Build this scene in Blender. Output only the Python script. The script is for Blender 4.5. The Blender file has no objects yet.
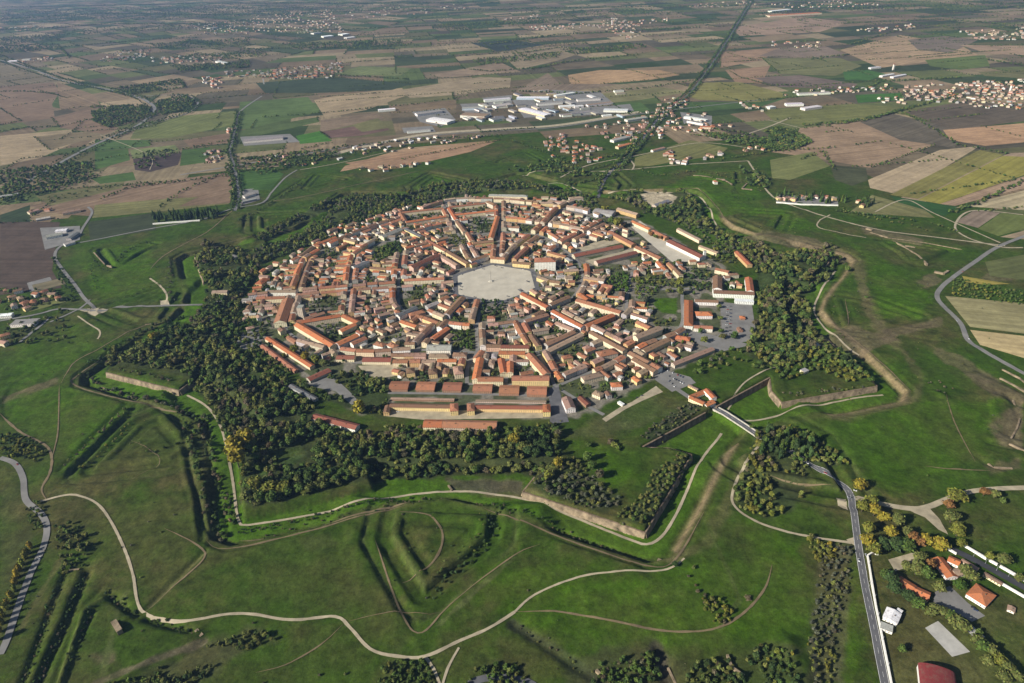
import bpy, math, random
import numpy as np
from mathutils import Vector, Matrix

# ------------------------------------------------------------------ camera, world, sun
SC = bpy.context.scene
COL = SC.collection
R = math.radians
CAM_H, PITCH, ROLL = 638.0, R(30.7), R(2.17)
cd = bpy.data.cameras.new("camera"); cam = bpy.data.objects.new("camera", cd); COL.objects.link(cam)
cd.sensor_width = 36.0; cd.lens = 24.0; cd.clip_start = 1.0; cd.clip_end = 120000.0
cam.matrix_world = (Matrix.Translation((0, 0, CAM_H)) @ Matrix.Rotation(R(90) - PITCH, 4, 'X') @ Matrix.Rotation(-ROLL, 4, 'Z'))
SC.camera = cam
SUN_EL, SH_DIR = R(29.0), R(27.0)          # SH_DIR: direction in which shadows fall on the ground
world = bpy.data.worlds.new("World"); SC.world = world; world.use_nodes = True
wn = world.node_tree.nodes; wl = world.node_tree.links
sky = wn.new('ShaderNodeTexSky'); sky.sky_type = 'NISHITA'; sky.sun_disc = False
sky.sun_elevation = SUN_EL
sx, sy = -math.cos(SH_DIR), -math.sin(SH_DIR)
sky.sun_rotation = math.atan2(sx, sy)
sky.altitude = 600; sky.air_density = 1.0; sky.dust_density = 1.2
bg = wn['Background']; bg.inputs[1].default_value = 0.05
wl.new(sky.outputs[0], bg.inputs[0])
sl = bpy.data.lights.new("sun", 'SUN'); sl.energy = 5.0; sl.angle = R(0.5); sl.color = (1.0, 0.94, 0.84)
so = bpy.data.objects.new("sun", sl); COL.objects.link(so)
sdir = Vector((math.cos(SH_DIR) * math.cos(SUN_EL), math.sin(SH_DIR) * math.cos(SUN_EL), -math.sin(SUN_EL)))
so.rotation_euler = sdir.to_track_quat('-Z', 'Y').to_euler(); so.location = (-800, 300, 900)
SC.view_settings.view_transform = 'Standard'; SC.view_settings.look = 'None'
SC.view_settings.exposure = 0.70; SC.view_settings.gamma = 1.0; SC.view_settings.use_curve_mapping = False
SC.render.engine = 'CYCLES'
SC.cycles.use_denoising = True
SC.cycles.max_bounces = 4; SC.cycles.diffuse_bounces = 2; SC.cycles.glossy_bounces = 1
SC.cycles.transparent_max_bounces = 4; SC.cycles.volume_bounces = 0
SC.cycles.caustics_reflective = False; SC.cycles.caustics_refractive = False

rnd = random.Random(7); rng = np.random.RandomState(11)
CX, CY = -30.6, 1325.0                      # centre of the town

# ------------------------------------------------------------------ survey helpers (photo pixel -> point of the plain)
def G(px, py, z=0.0):
    u0 = px - 512.0; v0 = 341.5 - py; F = 682.667
    u = u0 * math.cos(ROLL) + v0 * math.sin(ROLL); v = -u0 * math.sin(ROLL) + v0 * math.cos(ROLL)
    d = (u / F, math.cos(PITCH) + v / F * math.sin(PITCH), -math.sin(PITCH) + v / F * math.cos(PITCH))
    t = (z - CAM_H) / d[2]
    return (d[0] * t, d[1] * t)
def GL(pts, z=0.0): return [G(p[0], p[1], z) for p in pts]
def PO(r, a): return (CX + r * math.cos(R(a)), CY + r * math.sin(R(a)))
def PIX(x, y, z=0.0):
    c, s = math.cos(PITCH), math.sin(PITCH); z -= CAM_H
    zc = y * c - z * s; up = y * s + z * c; u = x / zc * 682.667; v = up / zc * 682.667
    return (512 + u * math.cos(ROLL) - v * math.sin(ROLL), 341.5 - (u * math.sin(ROLL) + v * math.cos(ROLL)), zc)

# ------------------------------------------------------------------ object helpers
def tag(o, label=None, cat=None, group=None, kind=None):
    if label: o['label'] = label
    if cat: o['category'] = cat
    if group: o['group'] = group
    if kind: o['kind'] = kind
    return o
def empty(name, loc, rz=0.0, label=None, cat=None, group=None):
    o = bpy.data.objects.new(name, None); COL.objects.link(o); o.location = loc; o.rotation_euler = (0, 0, rz)
    o.empty_display_size = 2
    return tag(o, label, cat, group)
def link(name, me, mat=None, parent=None, loc=None, rz=0.0):
    o = bpy.data.objects.new(name, me); COL.objects.link(o)
    if mat is not None and not me.materials: me.materials.append(mat)
    if parent is not None: o.parent = parent
    if loc is not None: o.location = loc; o.rotation_euler = (0, 0, rz)
    return o
def mesh(name, V, Fs, cols=None, uvs=None, smooth=False):
    me = bpy.data.meshes.new(name); me.from_pydata([tuple(v) for v in V], [], [tuple(f) for f in Fs]); me.update()
    if cols is not None:
        at = me.color_attributes.new('Col', 'FLOAT_COLOR', 'CORNER')
        buf = np.ones((len(me.loops), 4), np.float32); k = 0
        for f, c in zip(Fs, cols):
            buf[k:k + len(f), :3] = c; k += len(f)
        at.data.foreach_set('color', buf.ravel())
    if uvs is not None:
        ul = me.uv_layers.new(name='UVMap'); ul.data.foreach_set('uv', np.array([c for f in uvs for c in f], np.float32).ravel())
    if smooth: me.polygons.foreach_set('use_smooth', [True] * len(me.polygons))
    return me
def tri_mesh(name, V, T, col=None, smooth=False):
    """fast mesh of triangles / quads from numpy; col per face"""
    me = bpy.data.meshes.new(name); n = T.shape[1]
    me.vertices.add(len(V)); me.vertices.foreach_set('co', V.astype(np.float32).ravel())
    me.loops.add(T.size); me.loops.foreach_set('vertex_index', T.astype(np.int32).ravel())
    me.polygons.add(len(T)); me.polygons.foreach_set('loop_start', (np.arange(len(T)) * n).astype(np.int32))
    me.polygons.foreach_set('loop_total', np.full(len(T), n, np.int32))
    me.update(calc_edges=True)
    if col is not None:
        at = me.color_attributes.new('Col', 'FLOAT_COLOR', 'CORNER')
        b = np.ones((len(T), n, 4), np.float32); b[:, :, :3] = col[:, None, :]
        at.data.foreach_set('color', b.ravel())
    if smooth: me.polygons.foreach_set('use_smooth', np.ones(len(T), bool))
    return me

# ------------------------------------------------------------------ materials
def new_mat(name, rough=0.9, spec=0.2):
    m = bpy.data.materials.new(name); m.use_nodes = True
    b = m.node_tree.nodes['Principled BSDF']; b.inputs['Roughness'].default_value = rough
    b.inputs['Specular IOR Level'].default_value = spec
    return m, m.node_tree.nodes, m.node_tree.links, b
def noise(n, l, vec, scale, detail=4, rough=0.6):
    t = n.new('ShaderNodeTexNoise'); t.inputs['Scale'].default_value = scale; t.inputs['Detail'].default_value = detail
    t.inputs['Roughness'].default_value = rough
    if vec is not None: l.new(vec, t.inputs['Vector'])
    return t.outputs['Fac']
def mrange(n, l, v, a, b, c, d):
    t = n.new('ShaderNodeMapRange'); l.new(v, t.inputs[0])
    for i, x in enumerate((a, b, c, d)): t.inputs[1 + i].default_value = x
    return t.outputs[0]
def mixc(n, l, fac, a, b, mode='MIX'):
    t = n.new('ShaderNodeMix'); t.data_type = 'RGBA'; t.blend_type = mode
    for s, v in ((t.inputs[0], fac), (t.inputs[6], a), (t.inputs[7], b)):
        if hasattr(v, 'is_linked') or hasattr(v, 'links'): l.new(v, s)
        elif isinstance(v, (int, float)): s.default_value = v
        else: s.default_value = (*v, 1)
    return t.outputs[2]
def math_(n, l, op, a, b=None):
    t = n.new('ShaderNodeMath'); t.operation = op
    for s, v in ((t.inputs[0], a), (t.inputs[1], b)):
        if v is None: continue
        if hasattr(v, 'links'): l.new(v, s)
        else: s.default_value = v
    return t.outputs[0]
def gray(n, l, v):
    t = n.new('ShaderNodeCombineColor')
    for i in range(3): l.new(v, t.inputs[i])
    return t.outputs[0]
def objco(n): return n.new('ShaderNodeTexCoord').outputs['Object']
def simple(name, col, var=0.25, scale=0.2, rough=0.85, spec=0.2, bump=0.0, metal=0.0):
    m, n, l, b = new_mat(name, rough, spec)
    f = mrange(n, l, noise(n, l, objco(n), scale), 0.3, 0.7, 1 - var, 1 + var)
    l.new(mixc(n, l, 1.0, col, gray(n, l, f), 'MULTIPLY'), b.inputs['Base Color'])
    b.inputs['Metallic'].default_value = metal
    return m
def attr_mat(name, var=0.2, scales=(0.05, 0.6), rough=0.9, spec=0.15, hue=None):
    m, n, l, b = new_mat(name, rough, spec)
    a = n.new('ShaderNodeVertexColor'); a.layer_name = 'Col'
    co = objco(n); c = a.outputs[0]
    for s in scales:
        c = mixc(n, l, 1.0, c, gray(n, l, mrange(n, l, noise(n, l, co, s), 0.3, 0.7, 1 - var, 1 + var)), 'MULTIPLY')
    l.new(c, b.inputs['Base Color'])
    return m
M = {}
def ground_mat():
    m, n, l, b = new_mat('ground', 1.0, 0.05)
    a = n.new('ShaderNodeVertexColor'); a.layer_name = 'Col'
    co = objco(n); c = a.outputs[0]
    # alpha = how grassy: dry tufts, moss and worn soil break the sward up
    g = a.outputs[1]
    dry = mrange(n, l, noise(n, l, co, 0.009, 7, 0.68), 0.43, 0.60, 0, 0.9)
    c1 = mixc(n, l, math_(n, l, 'MULTIPLY', dry, g), c, (0.068, 0.062, 0.022))
    dk = mrange(n, l, noise(n, l, co, 0.028, 5, 0.7), 0.52, 0.66, 0, 0.55)
    c2 = mixc(n, l, math_(n, l, 'MULTIPLY', dk, g), c1, (0.013, 0.024, 0.005))
    br = mrange(n, l, noise(n, l, co, 0.006, 3, 0.5), 0.42, 0.62, 0, 0.8)
    c2 = mixc(n, l, math_(n, l, 'MULTIPLY', br, g), c2, (0.032, 0.066, 0.006))
    for s, v in ((0.07, 0.34), (0.25, 0.30), (0.9, 0.25), (0.02, 0.2)):
        c2 = mixc(n, l, 1.0, c2, gray(n, l, mrange(n, l, noise(n, l, co, s, 5, 0.65), 0.3, 0.7, 1 - v, 1 + v)), 'MULTIPLY')
    l.new(c2, b.inputs['Base Color'])
    bp = n.new('ShaderNodeBump'); bp.inputs['Strength'].default_value = 0.6; bp.inputs['Distance'].default_value = 1.5
    l.new(noise(n, l, co, 0.15, 6, 0.7), bp.inputs['Height']); l.new(bp.outputs[0], b.inputs['Normal'])
    return m
def field_mat():
    m, n, l, b = new_mat('field', 1.0, 0.05)
    a = n.new('ShaderNodeVertexColor'); a.layer_name = 'Col'
    co = objco(n); c = a.outputs[0]
    uv = n.new('ShaderNodeUVMap')
    sep = n.new('ShaderNodeSeparateXYZ'); l.new(uv.outputs[0], sep.inputs[0])
    w = n.new('ShaderNodeTexNoise'); w.noise_dimensions = '1D'; w.inputs['Scale'].default_value = 0.07; w.inputs['Detail'].default_value = 3
    l.new(sep.outputs[0], w.inputs['W'])
    c = mixc(n, l, 1.0, c, gray(n, l, mrange(n, l, w.outputs['Fac'], 0.3, 0.7, 0.84, 1.16)), 'MULTIPLY')
    for s, v in ((0.004, 0.22), (0.02, 0.18), (0.1, 0.15)):
        c = mixc(n, l, 1.0, c, gray(n, l, mrange(n, l, noise(n, l, co, s, 5, 0.6), 0.3, 0.7, 1 - v, 1 + v)), 'MULTIPLY')
    l.new(c, b.inputs['Base Color'])
    return m
def wall_mat():
    m, n, l, b = new_mat('wall', 0.9, 0.1)
    a = n.new('ShaderNodeVertexColor'); a.layer_name = 'Col'
    uv = n.new('ShaderNodeUVMap'); sep = n.new('ShaderNodeSeparateXYZ'); l.new(uv.outputs[0], sep.inputs[0])
    fu = math_(n, l, 'FRACT', math_(n, l, 'DIVIDE', sep.outputs[0], 3.4)); fv = math_(n, l, 'FRACT', math_(n, l, 'DIVIDE', sep.outputs[1], 3.1))
    w = math_(n, l, 'MULTIPLY', math_(n, l, 'MULTIPLY', math_(n, l, 'GREATER_THAN', fu, 0.34), math_(n, l, 'LESS_THAN', fu, 0.66)),
              math_(n, l, 'MULTIPLY', math_(n, l, 'GREATER_THAN', fv, 0.30), math_(n, l, 'LESS_THAN', fv, 0.78)))
    c = mixc(n, l, 1.0, a.outputs[0], gray(n, l, mrange(n, l, noise(n, l, objco(n), 0.3), 0.3, 0.7, 0.85, 1.12)), 'MULTIPLY')
    c = mixc(n, l, w, c, (0.05, 0.045, 0.04))
    l.new(c, b.inputs['Base Color'])
    return m
def roof_mat():
    m, n, l, b = new_mat('roof_tiles', 0.9, 0.15)
    a = n.new('ShaderNodeVertexColor'); a.layer_name = 'Col'
    co = objco(n)
    c = mixc(n, l, mrange(n, l, noise(n, l, co, 0.25, 5, 0.7), 0.45, 0.7, 0, 0.55), a.outputs[0], (0.15, 0.10, 0.075))
    c = mixc(n, l, 1.0, c, gray(n, l, mrange(n, l, noise(n, l, co, 1.3), 0.3, 0.7, 0.8, 1.2)), 'MULTIPLY')
    l.new(c, b.inputs['Base Color'])
    return m
def leaf_mat():
    m, n, l, b = new_mat('foliage', 0.85, 0.1)
    a = n.new('ShaderNodeVertexColor'); a.layer_name = 'Col'
    l.new(a.outputs[0], b.inputs['Base Color'])
    return m
def mass_leaf_mat():
    m, n, l, b = new_mat('scrub', 0.95, 0.05)
    a = n.new('ShaderNodeVertexColor'); a.layer_name = 'Col'
    l.new(a.outputs[0], b.inputs['Base Color'])
    return m
M['ground'] = ground_mat(); M['field'] = field_mat(); M['wall'] = wall_mat(); M['roof'] = roof_mat(); M['leaf'] = leaf_mat()
M['asphalt'] = simple('asphalt', (0.10, 0.10, 0.105), 0.2, 0.1)
M['asphalt_dark'] = simple('asphalt_dark', (0.045, 0.046, 0.052), 0.2, 0.1)
M['road_pale'] = simple('road_pale', (0.17, 0.165, 0.155), 0.2, 0.05)
M['gravel'] = simple('gravel', (0.32, 0.275, 0.19), 0.25, 0.08)
M['dirt'] = simple('dirt', (0.15, 0.115, 0.065), 0.3, 0.08)
M['paving'] = simple('paving', (0.42, 0.385, 0.31), 0.12, 0.05)
M['concrete'] = simple('concrete', (0.36, 0.35, 0.32), 0.15, 0.1)
M['white'] = simple('white_plaster', (0.72, 0.70, 0.64), 0.1, 0.3)
M['paint'] = simple('road_paint', (0.6, 0.6, 0.58), 0.2, 0.6)
M['brick'] = simple('old_brick', (0.17, 0.125, 0.085), 0.5, 0.12)
M['brick_pale_sunlit'] = simple('pale_sunlit_brick', (0.20, 0.155, 0.10), 0.6, 0.12)  # lighter brick tone for walls in sun, sunlight put into colour; ruins share it
M['stone'] = simple('stone', (0.45, 0.42, 0.35), 0.25, 0.4)
M['bark'] = simple('bark', (0.07, 0.055, 0.04), 0.3, 1.0)
M['glass'] = simple('window_glass', (0.03, 0.035, 0.045), 0.1, 1.0, 0.15, 0.5)
M['metal'] = simple('grey_metal', (0.35, 0.36, 0.38), 0.1, 1.0, 0.4, 0.5)
M['rubber'] = simple('rubber', (0.02, 0.02, 0.02), 0.1, 1.0)
M['water'] = simple('pond_water', (0.02, 0.035, 0.05), 0.1, 0.05, 0.25, 0.5)

# ------------------------------------------------------------------ terrain: the nine-pointed star and its outworks
BA = [4.3 + 40 * k for k in range(9)]       # directions of the nine bastions
def star():
    P = []
    for a in BA: P += [PO(604, a - 6.2), PO(622, a - 9.3), PO(648, a - 11), PO(750, a), PO(648, a + 11), PO(622, a + 9.3), PO(604, a + 6.2)]
    return np.array(P)
def counter():
    P = []
    for a in BA: P += [PO(654, a - 20), PO(671, a - 15.5), PO(738, a - 6.7), PO(793, a - 1.2), PO(793, a + 1.2), PO(738, a + 6.7), PO(671, a + 15.5)]
    return np.array(P)
def sdf(X, Y, P):
    """signed distance to a polygon, negative inside"""
    d = np.full(X.shape, 1e18); ins = np.zeros(X.shape, bool); n = len(P)
    for i in range(n):
        ax, ay = P[i]; bx, by = P[(i + 1) % n]; ex, ey = bx - ax, by - ay
        wx, wy = X - ax, Y - ay; t = np.clip((wx * ex + wy * ey) / (ex * ex + ey * ey + 1e-12), 0, 1)
        d = np.minimum(d, (wx - ex * t) ** 2 + (wy - ey * t) ** 2)
        if ay != by:
            c = ((ay > Y) != (by > Y)) & (X < (bx - ax) * (Y - ay) / (by - ay) + ax); ins ^= c
    d = np.sqrt(d); return np.where(ins, -d, d)
def pld(X, Y, P):
    d = np.full(X.shape, 1e18)
    for i in range(len(P) - 1):
        ax, ay = P[i]; bx, by = P[i + 1]; ex, ey = bx - ax, by - ay
        wx, wy = X - ax, Y - ay; t = np.clip((wx * ex + wy * ey) / (ex * ex + ey * ey + 1e-12), 0, 1)
        d = np.minimum(d, (wx - ex * t) ** 2 + (wy - ey * t) ** 2)
    return np.sqrt(d)
def st(v, a, b):
    t = np.clip((v - a) / (b - a), 0, 1); return t * t * (3 - 2 * t)
def local(pts, a):                          # (radius, tangent) -> world, in front of direction a
    c, s = math.cos(R(a)), math.sin(R(a))
    return np.array([(CX + r * c - t * s, CY + r * s + t * c) for r, t in pts])
S_, K_ = star(), counter()
def vnoise(X, Y, s, seed):
    r = np.random.RandomState(seed); T = r.rand(64, 64); u = X / s; v = Y / s
    i = np.floor(u).astype(int); j = np.floor(v).astype(int); f = u - i; g = v - j; f = f * f * (3 - 2 * f); g = g * g * (3 - 2 * g)
    q = lambda a, b: T[a % 64, b % 64]
    return (q(i, j) * (1 - f) + q(i + 1, j) * f) * (1 - g) + (q(i, j + 1) * (1 - f) + q(i + 1, j + 1) * f) * g
RAV = {264.3: .85, 224.3: .75, 304.3: .8, 344.3: .45, 24.3: .6, 64.3: .7, 104.3: .7, 144.3: .9, 184.3: .6}
LUN = {244.3: 0.0, 4.3: .55, 204.3: 0.3, 164.3: .7, 44.3: .6, 284.3: .0, 324.3: 0.3, 124.3: .5, 84.3: .4}
def height(X, Y):
    h = np.zeros(X.shape)
    near = np.hypot(X - CX, Y - CY) < 1150
    x, y = X[near], Y[near]
    dS = sdf(x, y, S_); dK = sdf(x, y, K_); r = np.hypot(x - CX, y - CY)
    e = -dS
    ramp = 6.0 * st(e, 0, 2.5) * (1 - st(e, 16, 44))
    bast = 4.0 * st(e, 0, 2.5) * st(r, 585, 625)
    H = np.where(dS < 0, np.maximum(ramp, bast), 0)
    mo = (dS >= -1) & (dK < 0)
    floor = -6.4 * (1 - st(dK, -5.5, 0)) - 2.6 * np.exp(-((dK + 10) / 4.0) ** 2)
    floor = np.where(dS < 0, floor * 1.0, floor)
    H = np.where(dS >= -1, floor * st(dS, -1, 1.5) + (1 - st(dS, -1, 1.5)) * np.where(dS < 0, H, 3.0), H)
    H = np.where(dK >= 0, 0, H)
    gl = 2.8 * st(dK, 9, 12) * (1 - st(dK, 20, 110))
    H += np.where(dK > 0, gl, 0)
    for a, s in RAV.items():
        T = local([(682, -62), (725, -58), (805, 0), (721, 62), (682, 62)], a); d = sdf(x, y, T)
        m = s * (5.0 * (1 - st(d, -3, 1)) * (1 - 0.85 * st(-d, 9, 15) + .45 * st(-d, 24, 27)) - 3.2 * st(d, -1, 2) * (1 - st(d, 12, 20)) + 0.8 * st(d, 17, 20) * (1 - st(d, 21, 26)) + 2.8 * st(d, 35, 38) * (1 - st(d, 40, 95)))
        w = st(r, 655, 672); H = np.where(d < 95, H * (1 - w * (1 - st(d, 60, 95))) + m * w, H)
        # outer trench of the covered way
        V = local([(690, -92), (732, -94), (850, 0), (740, 98), (690, 98)], a); dv = pld(x, y, V)
        H -= s * (1.0 + 1.6 * vnoise(x, y, 40, 8)) * np.exp(-(dv / 3.0) ** 2) * st(r, 690, 730); H += s * .6 * np.exp(-((dv - 12) / 5.) ** 2) * st(r, 690, 730)
    for a, s in LUN.items():
        if s == 0: continue
        T = local([(890, -54), (925, -54), (1018, 0), (915, 78), (893, 77), (905, 10)], a); d = sdf(x, y, T)
        m = s * (5 * (1 - st(d, -4, 1)) * (1 - 0.75 * st(-d, 9, 14)) - 6 * st(d, -1, 2) * (1 - st(d, 11, 15)) + 2.2 * st(d, 26, 30) * (1 - st(d, 32, 80)))
        rl = (x - CX) * math.cos(R(a)) + (y - CY) * math.sin(R(a)); H += m * st(rl, 890, 912)
    H += ((vnoise(x, y, 30, 1) - .5) * 1.3 + (vnoise(x, y, 11, 2) - .5) * .9 + (vnoise(x, y, 6, 3) - .5) * .5) * st(r, 560, 640) * (1 - st(r, 940, 1010))
    h[near] = H * (1 - st(r, 1080, 1150))
    for (pts, dep, wid) in EXTRA:
        d = pld(X, Y, np.array(GL(pts))); h += dep * np.exp(-(d / wid) ** 2)
    return h
EXTRA = [
    ([(184, 436), (193, 480), (203, 526), (218, 538)], -3.5, 3), ([(203, 430), (216, 486), (227, 528)], -3.5, 3), ([(194, 434), (206, 486), (214, 520)], 1.5, 2.5), ([(178, 440), (186, 480), (197, 530), (206, 546)], 1.6, 2.5),
    ([(187, 490), (191, 507)], -2.2, 2.5), ([(197, 520), (202, 541)], -2.2, 2.5), ([(58, 690), (85, 611), (108, 596)], 4.6, 3.6), ([(72, 655), (93, 611)], -2.6, 3), ([(196, 633), (160, 653), (110, 690)], 3.2, 4.5), ([(206, 640), (172, 665), (120, 697)], -2.4, 5),
    ([(108, 594), (136, 615)], -5.5, 4), ([(146, 618), (194, 631)], -5.5, 4.5), ([(121, 623), (134, 616)], 4.5, 4.5), ([(110, 668), (130, 655)], 1.5, 5), ([(52, 690), (80, 608), (100, 590)], -2, 3), ([(130, 470), (175, 462), (205, 440)], -1.8, 3), ([(120, 462), (160, 438), (185, 432)], 1.4, 3),
    ([(84, 377), (110, 392), (150, 404), (180, 418)], -2.5, 3.5), ([(88, 372), (130, 345), (180, 318)], -2.5, 3.5), ([(130, 292), (165, 283)], 1.6, 3), ([(100, 300), (150, 292), (166, 290)], -1.6, 3), ([(105, 352), (140, 334), (170, 318)], 1.4, 3), ([(96, 300), (130, 288), (160, 282)], 1.2, 2.5),
    ([(262, 205), (292, 186), (302, 180)], -3, 5), ([(840, 332), (880, 322), (925, 330)], 1.4, 4), ([(850, 340), (900, 336), (950, 342)], -1.4, 4), ([(860, 300), (900, 296)], .8, 4),  # traced ditches and banks outside the regular works: points, depth, half width
    ([(66, 570), (50, 610), (22, 683)], -4.0, 4), ([(88, 570), (68, 620), (38, 683)], -5, 5), ([(78, 570), (60, 615), (30, 683)], 2, 4),
    ([(205, 552), (150, 605)], -3, 4), ([(100, 545), (75, 580), (85, 560)], -2, 8),
    ([(515, 625), (560, 655), (590, 675)], -3, 6), ([(660, 650), (668, 683)], -4, 8), ([(815, 640), (805, 683)], 3, 8),
    ([(790, 650), (797, 672), (790, 683)], 8, 14), ([(60, 470), (125, 405)], -3, 5), ([(72, 472), (135, 408)], -3.5, 5),
    ([(980, 370), (1023, 392)], -3, 8), ([(1012, 395), (1020, 420), (1005, 432), (1023, 440)], -3, 8), ([(985, 462), (1000, 466), (1018, 460)], -3, 7),
    ([(935, 394), (943, 397)], 3, 6),
]
dx = 2.7
def axis(lo, hi, far):
    core = list(np.arange(lo, hi, dx)); s = dx; a = core[-1]; up = []
    while a < far: s *= 1.25; a += s; up.append(a)
    s = dx; a = core[0]; dn = []
    while a > -far: s *= 1.25; a -= s; dn.append(a)
    return np.array(dn[::-1] + core + up)
gx = axis(-1120, 1120, 42000); gy = axis(330, 2420, 42000)
GXX, GYY = np.meshgrid(gx, gy, indexing='ij')
GZ = height(GXX, GYY)
def hz(x, y):
    i = int(np.clip(np.searchsorted(gx, x) - 1, 0, len(gx) - 2)); j = int(np.clip(np.searchsorted(gy, y) - 1, 0, len(gy) - 2))
    f = (x - gx[i]) / (gx[i + 1] - gx[i]); g = (y - gy[j]) / (gy[j + 1] - gy[j])
    return float((GZ[i, j] * (1 - f) + GZ[i + 1, j] * f) * (1 - g) + (GZ[i, j + 1] * (1 - f) + GZ[i + 1, j + 1] * f) * g)
for pl_ in ([(940, 290), (1060, 306), (1060, 390), (965, 330)], [(980, 258), (1060, 245), (1060, 290), (985, 282)]):
    w = st(-sdf(GXX, GYY, np.array(GL(pl_))), -6, 6); GZ = GZ * (1 - w)
for ln in ([G(712, 405), G(766, 441)], [G(150, 306), G(200, 305)], [G(596, 192), G(640, 150)]):
    d = pld(GXX, GYY, np.array(ln)); w = 1 - st(d, 7, 13); w *= (np.hypot(GXX - CX, GYY - CY) < 1000)
    GZ = GZ * (1 - w) + 0.3 * w

# ------------------------------------------------------------------ ground colours (what grows or lies there)
GRASS, LUSH, DRY, SOIL, WOODF, YARD = (0.034, 0.060, 0.007), (0.046, 0.098, 0.006), (0.095, 0.088, 0.036), (0.15, 0.115, 0.07), (0.034, 0.046, 0.017), (0.165, 0.15, 0.12)
GC = np.ones(GXX.shape + (4,), np.float32); GC[..., :3] = GRASS
RR = np.hypot(GXX - CX, GYY - CY)
GC[RR > 1500, :3] = (0.085, 0.085, 0.045); GC[RR > 1500, 3] = 0
def mask(poly, soft=4.0):
    P = np.array(poly); x0, y0 = P.min(0) - 3 * soft; x1, y1 = P.max(0) + 3 * soft
    i0, i1 = np.searchsorted(gx, [x0, x1]); j0, j1 = np.searchsorted(gy, [y0, y1])
    sl_ = (slice(i0, i1), slice(j0, j1)); d = sdf(GXX[sl_], GYY[sl_], P)
    return sl_, 1 - st(d + (vnoise(GXX[sl_], GYY[sl_], 12, 5) - .5) * soft * 2, -soft, soft)
def paint(poly, col, grass=1.0, soft=4.0, amt=1.0, px=True):
    sl_, w = mask(GL(poly) if px else poly, soft); w = (w * amt)[..., None]
    GC[sl_] = GC[sl_] * (1 - w) + np.array((*col, grass), np.float32) * w
def paintline(pts, col, wid, grass=0.3, amt=1.0, px=True):
    P = np.array(GL(pts) if px else pts); d = pld(GXX, GYY, P) + (vnoise(GXX, GYY, 14, 6) - .5) * wid * .8
    w = ((1 - st(d, wid * .5, wid)) * amt)[..., None]
    GC[...] = GC * (1 - w) + np.array((*col, grass), np.float32) * w
dSg = sdf(GXX, GYY, S_); dKg = sdf(GXX, GYY, K_)
w = ((dSg > 0) & (dKg < -12))[..., None]; GC = np.where(w, np.array((*LUSH, .25), np.float32), GC)
w = (np.exp(-((dKg + 2) / 7.0) ** 2) * .7)[..., None]; GC = GC * (1 - w) + np.array((*DRY, .6), np.float32) * w
for a, s in RAV.items():                    # the worn crests of the outworks
    T = local([(682, -62), (725, -58), (805, 0), (721, 62), (682, 62)], a); d = sdf(GXX, GYY, T)
    w = (s * .5 * (np.exp(-((d + 3) / 3) ** 2) + np.exp(-((d - 34) / 3.5) ** 2)) * st(RR, 670, 690))[..., None]
    GC = GC * (1 - w) + np.array((0.10, 0.105, 0.045, .5), np.float32) * w
# the broken soil bank that follows the counterscarp on the sunny side
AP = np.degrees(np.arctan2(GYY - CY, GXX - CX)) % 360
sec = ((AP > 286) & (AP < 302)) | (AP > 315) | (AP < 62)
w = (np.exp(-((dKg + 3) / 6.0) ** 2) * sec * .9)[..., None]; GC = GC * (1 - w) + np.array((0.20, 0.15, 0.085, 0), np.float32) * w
for p in ([(655, 560), (700, 540), (735, 470), (745, 450), (752, 470), (715, 545), (680, 565)], [(820, 418), (905, 400), (918, 385), (900, 352), (880, 340), (860, 300), (850, 260), (840, 250), (865, 262), (868, 290), (890, 330), (925, 375), (922, 400), (850, 424)]):
    paint(p, (0.16, 0.12, 0.07), .2, 5, .55)
paint([(490, 487), (578, 493), (573, 502), (480, 492)], DRY, .5)
paint([(445, 475), (525, 477), (524, 492), (450, 487)], (0.075, 0.07, 0.045), .5)
for p in ([(0, 405), (60, 385), (58, 378), (0, 398)], [(740, 235), (770, 230), (815, 240), (850, 255), (845, 262), (790, 250)], [(930, 345), (960, 355), (1000, 380), (985, 385), (940, 360)],
          [(965, 375), (990, 372), (1023, 395), (1023, 405), (990, 395)], [(985, 425), (1023, 400), (1023, 450), (1000, 445)], [(985, 465), (1020, 457), (1023, 470), (990, 475)],
          [(860, 225), (925, 240), (922, 246), (865, 234)], [(800, 345), (850, 325), (900, 340), (860, 355)], [(300, 540), (330, 535), (340, 545), (305, 552)],
          [(90, 655), (112, 650), (115, 662), (95, 666)], [(915, 282), (935, 272), (942, 282), (920, 292)], [(880, 330), (940, 318), (945, 325), (885, 340)], [(970, 283), (1005, 262), (1023, 270), (1023, 280)]):
    paint(p, (0.125, 0.095, 0.06), .3, 4, .8)
paint([(0, 560), (0, 470), (14, 468), (22, 485), (25, 505), (33, 545), (20, 600), (0, 640)], (0.060, 0.058, 0.024), 1, 3)
paint([(560, 440), (640, 430), (690, 400), (640, 395), (600, 415)], (0.075, 0.08, 0.035), .8, 6, .7)
paint([(885, 570), (1023, 600), (1023, 683), (890, 683)], (0.085, 0.085, 0.030), 1, 2, .9)
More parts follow.
